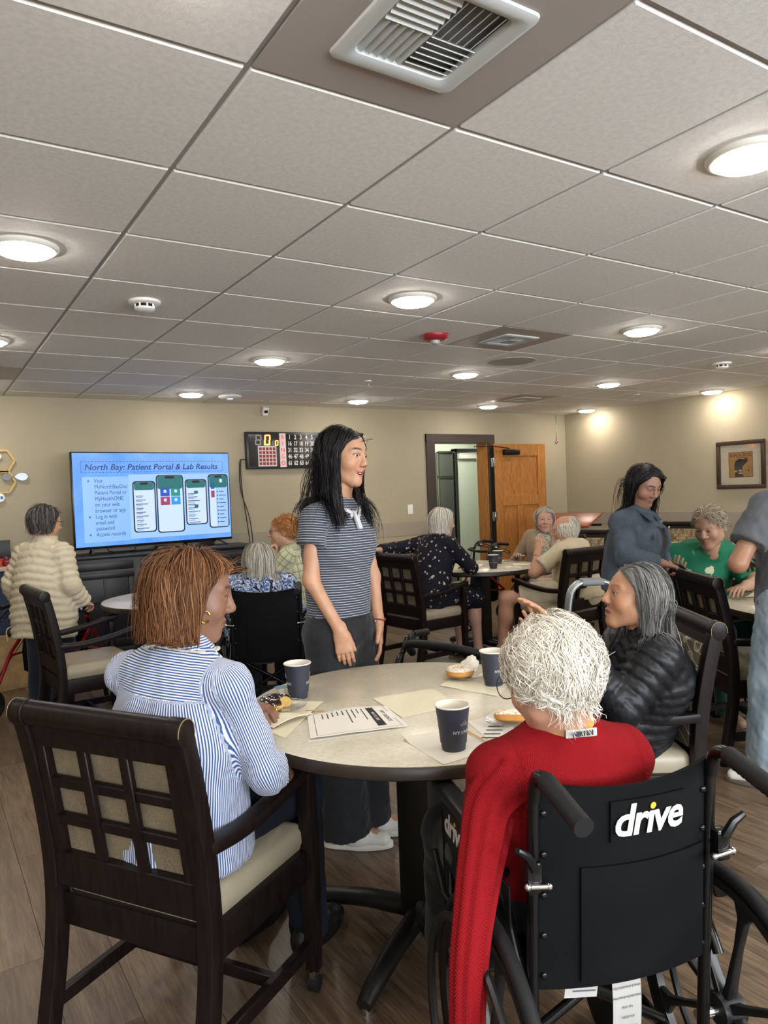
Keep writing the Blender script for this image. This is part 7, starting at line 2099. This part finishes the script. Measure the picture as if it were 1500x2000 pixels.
person('person standing in blue denim jacket pointing down at a phone', J, dict(hip=0.185, hipd=0.15, waist=0.175, waistd=0.14, chest=0.175, chestd=0.13, bust=1.0, arm=1.25, leg=1.1),
       dict(skin='8f6a56', lip='8a4440', blush='a35f4c', brow='140d0b', eye=0.25, fat=0.008, browk=1.0),
       dict(mat=M_BLACKHAIR, n=2800, m=14, len=0.27, vol=0.018, flare=0.7, part=0.015, lateral=1.0, back=-0.45, gcomb=0.5, lift=0.15, gx=[0.056, 0.068, 0.064, 0.03], grav=0.4, wav=0.5, thick=0.0013, curl=0.012, curlf=1.1, curlrand=0.25, captone=0.1, faceguard=0.066, hairline=0.07),
       [dict(name='black_top', mat=cloth('black_top_cloth', '15161c', 0.8), e=0.008, sleeve=0.3, hem=0.1), dict(name='denim_jacket', mat=M_DENIM, e=0.024, sleeve=0.97, cuff=0.045, hem=0.05, wrinkle=0.004, vneck=[(0.19, -0.08, 0.07), (0.215, -0.16, 0.085), (0.225, -0.25, 0.09), (0.225, -0.34, 0.09), (0.225, -0.43, 0.095), (0.225, -0.52, 0.1)], post=[k_post])],
       dict(mat=cloth('black_trouser_cloth', '1a1b1e', 0.75), e=0.014),
       dict(R=dict(d=A3(0.80, -0.5, -0.3), n=A3(0.15, -0.2, 1), point=True, curl=(0.15, 0.2, 0.1)), L=dict(d=A3(0.0, -0.7, -0.6), n=A3(0.6, 0.3, 0.5))),
       dict(R=dict(mat=MATS['black_leather_shoe']), L=dict(mat=MATS['black_leather_shoe'])), vox=0.010, hv=0.0034, seed=121)

# --- L: green print shirt, looking down
J = seated(4.14, 2.86, -108, 0.50, 1.26, lean=0.12, yaw=190, pitch=20, sw=0.185)
J.update(head=A3(4.02, 2.665, 1.138), neck=A3(4.075, 2.70, 1.005)); J['wrR'] = A3(3.735, 2.665, 0.885); J['elR'] = A3(3.90, 2.84, 0.80); J['wrL'] = A3(3.98, 2.43, 0.80); J['elL'] = A3(4.22, 2.50, 0.80)
M_GREENT = blobs_material('green_print_tee', '1d6449', ['1b5f45', '2a7556', 'b3b394', '1d6449', '58854a', '1d6449'], 9, 0.30, (1, 1, 1), 0.5)
person('person in green printed t-shirt looking at a phone at the right table', J, dict(hip=0.2, hipd=0.16, waist=0.195, waistd=0.16, chest=0.19, chestd=0.14, belly=0.1, arm=1.2),
       dict(skin='a58069', lip='9a5a50', blush='b56a55', brow='8a7c6c', browk=0.5, eye=0.15, nose=1.2, jaw=0.005, fat=0.003),
       dict(mat=M_SANDYHAIR, n=2000, m=10, len=0.075, vol=0.02, lateral=0.5, back=-0.6, gcomb=0.3, lift=0.4, grav=0.12, wav=0.8, mess=0.15, cling=0.5, thick=0.0013, curl=0.007, curlf=1.1, curlrand=0.3, captone=0.35, guard=False, hairline=0.085),
       dict(name='green_tshirt', mat=M_GREENT, e=0.022, sleeve=0.5, flare=0.02, hem=0.06, wrinkle=0.005),
       dict(mat=cloth('green_trouser_cloth', '20463a', 0.8), e=0.014),
       dict(R=dict(d=A3(-0.6, -0.3, 0.35), n=A3(0.2, 0.4, -0.85), curl=(0.35, 0.5, 0.3), spread=0.12), L=dict(d=A3(-0.9, -0.2, -0.05), n=A3(0, 0, 1))), {}, vox=0.0105, hv=0.0034, seed=131)

# --- M: standing at the right edge, grey tee and light jeans
J = standing(3.37, 1.79, 75, 1.66, yaw=80, sw=0.175)
J.update(shL=A3(3.215, 1.855, 1.29), shR=A3(3.54, 1.73, 1.29), elL=A3(3.045, 1.885, 1.045), wrL=A3(3.27, 2.0, 1.02), anL=A3(3.245, 1.875, 0.09), knL=A3(3.27, 1.85, 0.48), hipL=A3(3.285, 1.815, 0.86))
J['toeL'] = unit(A3(-0.45, 0.9, 0))
person('person standing in dark grey t-shirt and light jeans at right edge', J, dict(hip=0.165, hipd=0.125, waist=0.155, waistd=0.115, chest=0.165, chestd=0.115, arm=1.1, leg=1.1),
       dict(skin='8f674e', brow='1c1412'),
       dict(mat=M_BLACKHAIR, n=800, m=9, len=0.12, vol=0.016, lateral=0.8, back=-0.2, gcomb=0.8, lift=0.18, grav=0.4, thick=0.0016, captone=0.1),
       dict(name='tshirt', mat=cloth('dark_grey_tee', '4a4c50', 0.85), e=0.024, sleeve=0.36, flare=0.022, hem=0.09, wrinkle=0.005),
       dict(name='jeans', mat=denim_material('light_denim', '6f7f8c', '94a2ab'), e=0.022, cuff=0.105, kn=0.03, wrinkle=0.006),
       {}, dict(L=dict(mat=mat('white_trainer', 'd5d0c4', 0.6), solemat=mat('gum_sole', '5e564c', 0.6), dir=unit(A3(-0.45, 0.9, 0)), open=False), R=dict(mat=MATS['white_trainer'] if 'white_trainer' in MATS else M_WHITE_PLASTIC, open=False)), vox=0.009, hv=0.0045, seed=141)
pM = [o for o in COL.objects if o.name.startswith('person') and o.parent is None][-1]
f_ = unit(A3(-0.45, 0.9, 0)); r2 = A3(f_[1], -f_[0], 0); base = A3(J['anL'][0] - J['O'][0], J['anL'][1] - J['O'][1], 0)
for k in range(3):
    p = base + f_ * (0.015 + 0.028 * k)
    for s in (-1, 1): MB().beam(p + r2 * s * 0.0445 + A3(0, 0, 0.024) - f_ * 0.01, p + r2 * s * 0.033 + A3(0, 0, 0.078) + f_ * 0.006, 0.014, 0.004, tuple(r2 * s)).build('side_stripe', M_BLACKPLASTIC, pM)
for k in range(4):
    p = base + f_ * (0.055 + 0.016 * k) + A3(0, 0, 0.092 - 0.005 * k)
    MB().tube([p - r2 * 0.022 - A3(0, 0, 0.005), p + A3(0, 0, 0.003), p + r2 * 0.022 - A3(0, 0, 0.005)], 0.003, 6).build('shoelace', M_WHITE_PLASTIC, pM)
MB().ell(base + f_ * 0.15 + A3(0, 0, 0.036), (0.034, 0.03, 0.024), 14, 8).build('toe_cap', mat('grey_suede_toe', '9a948a', 0.8), pM)
# ------------------------------------------------------------------ things on the tables
TZ1 = 0.745
M_CUP = mat('slate_paper_cup', '2b2d3a', 0.5); M_CUPIN = mat('white_paper', 'dcd6c8', 0.6)
def cup_text(parent, r0, r1, h, z, s, size, a0, m):
    me = text_mesh(s, size, 0.0003, 0, 0.0001, 'CENTER', 1.05)
    me.materials.clear(); me.materials.append(m)
    for v in me.vertices:
        zz = z + v.co.y; r = r0 + (r1 - r0) * zz / h + 0.0006 + v.co.z * 0.5
        a = a0 + v.co.x / r
        v.co = (r * math.cos(a), r * math.sin(a), zz)
    return link('cup_lettering', me, parent)
def cup(label, x, y, z, ang, full=False):
    t = thing('paper_cup', label, 'cup', (x, y, z), 90, 'navy paper cups')
    r0, r1, h = 0.0305, 0.0445, 0.116
    MB().lathe([(0.001, 0.006), (r0 - 0.002, 0.006), (r0, 0.0), (r1, h - 0.002), (r1 - 0.0012, h - 0.002), (r0 + 0.004, 0.02), (0.001, 0.016)], 40).build('cup_wall', M_CUP, t)
    MB().tube([(r1 * math.cos(a), r1 * math.sin(a), h) for a in np.linspace(0, 2 * PI, 41)[:-1]], 0.0021, 8, True).build('rim', M_CUPIN, t)
    MB().lathe([(0.001, 0.0175), (r0 + 0.002, 0.0175), (r1 - 0.0018, h - 0.001), (r1 - 0.003, h - 0.001), (r0 + 0.0005, 0.019), (0.001, 0.019)], 40).build('liner', M_CUPIN, t)
    a0 = math.radians(ang)
    for da in (0, PI):
        cup_text(t, r0, r1, h, 0.052, 'IVY LIVING', 0.0125, a0 + da, M_LOGOWHITE)
        b = MB()
        for k in range(5):   # outlined ivy leaf
            th = PI / 2 + (k - 2) * 0.75
            ln = 0.013 if k % 2 == 0 else 0.009
            q = [(0, 0)] + [(ln * 0.6 * math.cos(th + d), ln * 0.6 * math.sin(th + d)) for d in (-0.35,)] + [(ln * math.cos(th), ln * math.sin(th))] + [(ln * 0.6 * math.cos(th + d), ln * 0.6 * math.sin(th + d)) for d in (0.35,)]
            pts = []
            for (px_, py_) in q:
                zz = 0.072 + py_; r = r0 + (r1 - r0) * zz / h + 0.0006; a = a0 + da + px_ / r
                pts.append((r * math.cos(a), r * math.sin(a), zz))
            b.tube(pts, 0.00035, 4, True)
        b.build('leaf_emblem', M_LOGOWHITE, t)
    return t
cup('navy paper cup near the chocolate donut', 1.047, 2.22, TZ1, -20)
cup('navy paper cup closest to the viewer on white napkin', 1.146, 1.505, TZ1 + 0.002, -80)
cup('navy paper cup beside the powdered donut', 1.640, 1.915, TZ1 + 0.002, -75)
cup('front navy cup of the two on the far table', 4.10, 4.74, 0.74, 235)
cup('rear navy cup of the two on the far table', 4.40, 5.02, 0.74, 235)

def dough():
    t = NT('fried_dough'); c = t.obj()
    g = t.n('ShaderNodeSeparateXYZ'); t.l(c, g.inputs[0])
    f = t.noise(60, c, 3)
    t.base(t.ramp(t.math('ADD', t.math('MULTIPLY', g.outputs[2], 26), t.math('MULTIPLY', f, 0.3)), [(0.15, lin('9c6428')), (0.5, lin('d19a4e')), (0.7, lin('c98a3e')), (1.0, lin('b8752e'))]))
    t.set(0.55); t.bump(t.noise(120, c, 3), 0.3, 0.002); return t.m
M_DOUGH = dough()
def sugar():
    t = NT('powdered_sugar_top'); c = t.obj(); f = t.noise(150, c, 4, 0.8)
    t.base(t.ramp(f, [(0.40, lin('bd8440')), (0.5, lin('e6dccb')), (0.7, lin('efe8dc'))])); t.set(0.8); t.bump(f, 0.6, 0.002); return t.m
M_SUGAR = sugar()
M_CHOC = mat('chocolate_icing', '1d0f0a', 0.18, coat=0.5)
M_CRUMB = mat('torn_dough', 'c9a35c', 0.8, var=0.25, vscale=120, bump=0.8, bscale=180)
def torus(R, r, a0=0, a1=2 * PI, n=36, m=16, lo=0, hi=2 * PI, dz=0.0, wob=0.0, seed=0):
    g = Sines(0.03, 6, seed)
    rings = []
    closed = abs(a1 - a0 - 2 * PI) < 1e-6
    aa = np.linspace(a0, a1, n + 1)[:-1] if closed else np.linspace(a0, a1, n)
    for a in aa:
        ring = []
        for t in (np.linspace(lo, hi, m + 1)[:-1] if abs(hi - lo - 2 * PI) < 1e-6 else np.linspace(lo, hi, m)):
            q = r * (1 + wob * float(g(np.array([[a * 0.02, t * 0.02, 0]]))[0]))
            ring.append(((R + q * math.cos(t)) * math.cos(a), (R + q * math.cos(t)) * math.sin(a), dz + q * 0.85 * math.sin(t)))
        rings.append(ring)
    b = MB(); b.loft(rings, closed, not closed); return b
d1 = thing('donut', 'half eaten chocolate iced ring donut on clear plate', 'donut', (0.925, 2.135, TZ1 + 0.0075), 90, 'donuts')
A0, A1 = -0.55, 4.75
torus(0.032, 0.0205, A0, A1, 30, 16, dz=0.0175, wob=0.05).build('dough', M_CRUMB, d1)
torus(0.032, 0.0222, A0 + 0.05, A1 - 0.05, 30, 12, 0.15, PI - 0.15, 0.0178, 0.08, 3).build('icing', M_CHOC, d1)
for k in range(26):
    a = A0 + 0.2 + (A1 - A0 - 0.4) * random.random(); t = 0.5 + 2.1 * random.random()
    p = ((0.032 + 0.0225 * math.cos(t)) * math.cos(a), (0.032 + 0.0225 * math.cos(t)) * math.sin(a), 0.0178 + 0.0195 * math.sin(t))
    MB().box(p, (0.0026, 0.0014, 0.0014), rotz(random.random() * 3)).build('sugar_fleck', M_CUPIN, d1, False)
d2 = thing('donut', 'powdered sugar ring donut on clear plate beside cup', 'donut', (1.605, 2.055, TZ1 + 0.0085), 90, 'donuts')
torus(0.031, 0.0205, n=36, dz=0.0175, wob=0.05, seed=4).build('dough', M_DOUGH, d2)
torus(0.031, 0.0212, n=36, m=12, lo=0.45, hi=PI - 0.35, dz=0.0178, wob=0.05, seed=4).build('sugar_coat', M_SUGAR, d2)
d3 = thing('donut', 'sugar dusted bar donut on clear plate beside red cardigan', 'donut', (1.40, 1.555, TZ1 + 0.0085), 90, 'donuts')
d3.rotation_euler = (0, 0, math.radians(-42))
rr = []
for k, u in enumerate(np.linspace(-1, 1, 15)):
    q = (1 - abs(u) ** 4) ** 0.5 * 0.9 + 0.1
    rr.append([(u * 0.055, 0.021 * q * math.cos(t), 0.018 + 0.0175 * q * math.sin(t)) for t in np.linspace(0, 2 * PI, 17)[:-1]])
b = MB(); b.loft(rr); b.build('dough', M_DOUGH, d3)
rr = []
for k, u in enumerate(np.linspace(-0.9, 0.9, 13)):
    q = (1 - abs(u) ** 4) ** 0.5 * 0.92 + 0.12
    rr.append([(u * 0.055, 0.0212 * q * math.cos(t), 0.0185 + 0.0178 * q * math.sin(t)) for t in np.linspace(0.5, PI - 0.5, 9)])
b = MB(); b.loft(rr, False, False); b.build('sugar_coat', M_SUGAR, d3)
MB().ell((0.053, 0, 0.02), (0.004, 0.008, 0.007), 10, 8).build('filling_hole', mat('dark_filling', '5a2d14', 0.6), d3)

def clear_plastic():
    t = NT('clear_plastic_plate'); t.base((1, 1, 1, 1)); t.set(0.06, trans=0.92, spec=0.6); t.b.inputs['IOR'].default_value = 1.3
    return t.m
M_CLEAR = clear_plastic()
def plate(label, x, y, z, R):
    t = thing('plastic_plate', label, 'plate', (x, y, z), 90, 'clear fluted plates')
    rings = []
    n = 72
    for r, h in ((0.001, 0.001), (R * 0.55, 0.001), (R * 0.62, 0.002), (R * 0.8, 0.008), (R, 0.0135), (R, 0.0147), (R * 0.8, 0.0092), (R * 0.62, 0.0032), (R * 0.55, 0.0022), (0.001, 0.0022)):
        ring = []
        for k in range(n):
            a = 2 * PI * k / n
            w = 1 + (0.025 * math.cos(24 * a) if r > R * 0.6 else 0)
            ring.append((r * w * math.cos(a), r * w * math.sin(a), h + (0.0012 * math.cos(24 * a) if r > R * 0.6 else 0)))
        rings.append(ring)
    b = MB(); b.loft(rings); b.build('plate_dish', M_CLEAR, t)
plate('clear fluted plate under the chocolate donut', 0.945, 2.115, TZ1 + 0.0045, 0.072)
plate('clear fluted plate under the powdered ring donut', 1.620, 2.045, TZ1 + 0.0055, 0.075)
plate('clear fluted plate under the bar donut', 1.40, 1.558, TZ1 + 0.0055, 0.08)
plate('clear fluted plate on the far two-cup table', 4.55, 5.12, 0.74, 0.075)

M_NAPKIN = cloth('cream_paper_napkin', 'd6ceb4', 0.9, 0.02, 300, 0.15, 0.0); M_PAPER = mat('white_print_paper', 'd9d4c9', 0.7)
def sheet_thing(name, label, cat, corners, z, m, th=0.0012, wave=0.003, curl=None, group=None, seed=0, nn=12):
    C = np.array([(c[0], c[1]) for c in corners]); cen = C.mean(0)
    t = thing(name, label, cat, (float(cen[0]), float(cen[1]), z), 90, group)
    C = C - cen; g = Sines(0.12, 5, seed)
    top = []; bot = []
    for i in range(nn):
        for j in range(nn):
            u, v = i / (nn - 1), j / (nn - 1)
            p = (C[0] * (1 - u) + C[1] * u) * (1 - v) + (C[3] * (1 - u) + C[2] * u) * v
            h = wave * (1 + float(g(np.array([[p[0], p[1], 0]]))[0])) * 0.5
            if curl is not None: h += curl(u, v)
            top.append((p[0], p[1], h + th)); bot.append((p[0], p[1], h))
    b = MB(); b.add(top + bot, []); N = nn * nn
    for i in range(nn - 1):
        for j in range(nn - 1):
            k = i * nn + j
            b.f.append((k, k + nn, k + nn + 1, k + 1)); b.f.append((N + k, N + k + 1, N + k + nn + 1, N + k + nn))
    for i in range(nn - 1):
        for (a, c) in ((i, i + 1), (i + (nn - 1) * nn, i + 1 + (nn - 1) * nn), (i * nn, (i + 1) * nn), (i * nn + nn - 1, (i + 1) * nn + nn - 1)): b.f.append((a, c, N + c, N + a))
    b.build('sheet', m, t, True, angle=30)
    return t, C
sheet_thing('napkin', 'square cream napkin lying flat in middle of front table', 'napkin', [(1.229, 2.042), (1.449, 2.009), (1.400, 1.800), (1.190, 1.812)], TZ1, M_NAPKIN, seed=1, group='paper napkins')
sheet_thing('napkin', 'cream napkin under the powdered donut and its cup', 'napkin', [(1.49, 2.025), (1.66, 2.12), (1.76, 1.93), (1.555, 1.80)], TZ1, M_NAPKIN, 0.001, 0.002, seed=2, group='paper napkins')
sheet_thing('napkin', 'crumpled white napkin under the nearest cup', 'napkin', [(1.085, 1.66), (1.25, 1.63), (1.235, 1.44), (1.06, 1.435)], TZ1, M_CUPIN, 0.001, 0.0025, lambda u, v: 0.014 * max(0, 1 - (u + v) * 5), seed=3, group='paper napkins')
sheet_thing('napkin', 'cream napkin under the chocolate donut', 'napkin', [(0.80, 2.03), (0.965, 2.225), (1.085, 2.115), (0.835, 1.87)], TZ1, M_NAPKIN, 0.001, 0.003, seed=4, group='paper napkins')
sheet_thing('napkin', 'folded cream napkin under the hand in striped sleeve', 'napkin', [(0.80, 2.09), (0.84, 2.115), (0.985, 1.995), (0.835, 1.95)], TZ1 + 0.005, M_NAPKIN, 0.002, 0.008, lambda u, v: 0.01 * math.sin(u * 3.1), seed=5, group='paper napkins')
w = thing('napkin', 'crumpled wad of white napkin behind the powdered donut', 'napkin', (1.695, 2.11, TZ1 + 0.002), 90, 'paper napkins')
F = Field(); F.ell((0, 0, 0.022), (0.035, 0.028, 0.024), k=0.02); F.ell((0.015, 0.01, 0.035), (0.018, 0.02, 0.02), k=0.015); F.cut((0, 0, 0.001), (0, 0, -1))
P, Q = F.mesh(0.004); Nn = vnormals(P, Q); P = P + Nn * (0.005 * Sines(0.02, 9, 2)(P))[:, None]; P[:, 2] = np.maximum(P[:, 2], 0.001)
link('wad', np_mesh('wad', P, Q, M_CUPIN), w)

# events flyer
fl, FC = sheet_thing('flyer', 'printed events flyer with black date bar on front table', 'paper', [(0.881, 1.805), (0.965, 1.99), (1.205, 1.925), (1.155, 1.725)], TZ1, M_PAPER, 0.001, 0.004, lambda u, v: 0.012 * math.sin(v * 3.0) * u + 0.004, seed=6)
sheet_thing('flyer', 'second flyer lying underneath the events flyer', 'paper', [(0.872, 1.80), (0.95, 1.975), (1.20, 1.915), (1.16, 1.722)], TZ1, M_PAPER, 0.0008, 0.001, seed=7)
ux = unit(np.append(FC[3] - FC[0], 0)); uy = unit(np.append(FC[1] - FC[0], 0))   # along the long side, across
M_INK = mat('black_ink', '1a1a1a', 0.8)
def on_flyer(u, v):      # u along the long side, v across, both 0..1; height of the curved sheet
    p = (FC[0] * (1 - v) + FC[1] * v) * (1 - u) + (FC[3] * (1 - v) + FC[2] * v) * u
    h = 0.004 * (1 + float(Sines(0.12, 5, 6)(np.array([[p[0], p[1], 0]]))[0])) * 0.5 + 0.012 * math.sin(u * 3.0) * v + 0.004
    return np.array((p[0], p[1], h + 0.0014))
def drape(me, u0, v0, L=0.275, W=0.195):
    """text x runs along -v (down the page edge), y along +u"""
    for q in me.vertices:
        q.co = Vector(on_flyer(u0 + q.co.y / L, v0 - q.co.x / W) + np.array((0, 0, q.co.z)))
    return me
def ftext(s, size, u, v, m, nm='flyer_print', **kw):
    me = text_mesh(s, size, 0.0001, **kw); me.materials.clear(); me.materials.append(m); return link(nm, drape(me, u, v), fl)
def fbar(u0, u1, v0, v1, m):
    b = MB(); n = 8; vs = []
    for i in range(n + 1):
        for j in range(n + 1): vs.append(on_flyer(u0 + (u1 - u0) * i / n, v0 + (v1 - v0) * j / n))
    b.add(vs, [(i * (n + 1) + j, (i + 1) * (n + 1) + j, (i + 1) * (n + 1) + j + 1, i * (n + 1) + j + 1) for i in range(n) for j in range(n)])
    return b.build('flyer_bar', m, fl, False)
ftext('IVY EVENTS', 0.019, 0.87, 0.5, M_INK)
fbar(0.71, 0.80, 0.12, 0.92, M_INK)
ftext('MAY 27, 2025', 0.0125, 0.755, 0.52, M_LOGOWHITE, bold=0.0003)
for k, ln in enumerate((0.48, 0.2, 0.36, 0.55, 0.2, 0.18, 0.18, 0.24, 0.22)):      # small print, too fine to read: broken ink lines
    v = 0.9
    while v > 0.9 - ln:
        w = 0.03 + 0.04 * random.random(); fbar(0.645 - 0.06 * k, 0.66 - 0.06 * k, max(v - w, 0.9 - ln), v, M_INK); v -= w + 0.012
for (a, b_, c, d) in ((0.07, 0.95, 0.955, 0.96), (0.07, 0.95, 0.045, 0.05), (0.07, 0.075, 0.05, 0.955), (0.945, 0.95, 0.05, 0.4), (0.945, 0.95, 0.7, 0.955)): fbar(a, b_, c, d, M_INK)

p2, _ = sheet_thing('form_sheet', 'printed form sheet under the bar donut plate', 'paper', [(1.25, 1.47), (1.317, 1.66), (1.49, 1.66), (1.45, 1.49)], TZ1, M_PAPER, 0.0008, 0.001, seed=8)
for k in range(4):
    MB().beam((-0.12 + 0.025 * k, -0.045 + 0.02 * k, 0.003), (-0.085 + 0.025 * k, -0.073 + 0.02 * k, 0.003), 0.005, 0.0004).build('form_print', M_INK, p2, False)
M_STICKW = mat('birch_stirrer', 'c39a62', 0.6)
for (a, c, lab) in (((1.262, 1.60), (1.235, 1.465), 'wooden coffee stirrer beside the nearest cup'), ((0.99, 2.055), (1.04, 2.02), 'wooden coffee stirrer near the flyer corner')):
    t = thing('coffee_stirrer', lab, 'stirrer', ((a[0] + c[0]) / 2, (a[1] + c[1]) / 2, TZ1 + 0.004), 90, 'wooden stirrers')
    dx, dy = (c[0] - a[0]) / 2, (c[1] - a[1]) / 2
    MB().beam((-dx, -dy, 0.001), (dx, dy, 0.001), 0.006, 0.0016).build('stick', M_STICKW, t, True, 0.0006, 1)
cr = thing('creamer_tub', 'small creamer tub with blue peel lid behind a cup', 'creamer', (1.02, 2.30, TZ1), 90)
MB().lathe([(0.001, 0.0), (0.012, 0.0), (0.0165, 0.022), (0.019, 0.0225), (0.001, 0.0225)], 20).build('tub', M_CUPIN, cr)
MB().prism([(-0.02, -0.018), (0.018, -0.02), (0.022, 0.012), (0.0, 0.024), (-0.022, 0.014)], 0.0226, 0.0235).build('peel_lid', mat('blue_foil', '2a7694', 0.3), cr, False)
# far tables
sheet_thing('napkin', 'cream napkin folded on the far two-cup table', 'napkin', [(4.30, 4.72), (4.40, 4.82), (4.50, 4.72), (4.40, 4.62)], 0.74, M_NAPKIN, 0.002, 0.01, seed=9, group='paper napkins')
sheet_thing('paper_sheet', 'white paper left of the cups on far table', 'paper', [(4.00, 5.05), (4.14, 5.15), (4.24, 5.03), (4.10, 4.93)], 0.74, M_PAPER, 0.001, 0.002, lambda u, v: 0.02 * max(0, u - 0.7), seed=10)
sheet_thing('paper_sheet', 'printed paper right of the cups on far table', 'paper', [(4.18, 4.70), (4.27, 4.78), (4.36, 4.66), (4.27, 4.58)], 0.74, M_PAPER, 0.001, 0.002, seed=11)
sheet_thing('napkin', 'long folded napkin on the table by green shirt', 'napkin', [(3.98, 2.42), (4.20, 2.50), (4.24, 2.43), (4.02, 2.35)], 0.74, M_NAPKIN, 0.002, 0.006, seed=12, group='paper napkins')
sheet_thing('paper_sheet', 'blank white sheet on the table by green shirt', 'paper', [(3.86, 2.12), (4.02, 2.32), (4.28, 2.22), (4.16, 2.0)], 0.74, M_PAPER, 0.001, 0.002, seed=13)
dn = thing('donut', 'small glazed donut on the table by green shirt', 'donut', (4.22, 2.30, 0.742), 90, 'donuts')
torus(0.026, 0.018, n=24, dz=0.0155).build('dough', M_DOUGH, dn); torus(0.026, 0.0188, n=24, m=10, lo=0.4, hi=PI - 0.3, dz=0.0157).build('glaze', mat('pink_glaze', 'b5766c', 0.3), dn)
ph = thing('phone', 'dark smartphone held by the person in green shirt', 'phone', (3.655, 2.625, 0.925), 200)
MB().box((0, 0, 0), (0.075, 0.15, 0.009), rotx(0.35)).build('phone_body', M_BLACKPLASTIC, ph, True, 0.003)
MB().box((0, -0.0018, 0.0048), (0.068, 0.142, 0.0006), rotx(0.35)).build('phone_glass', mat('dark_glass', '0a0c12', 0.08), ph, False)
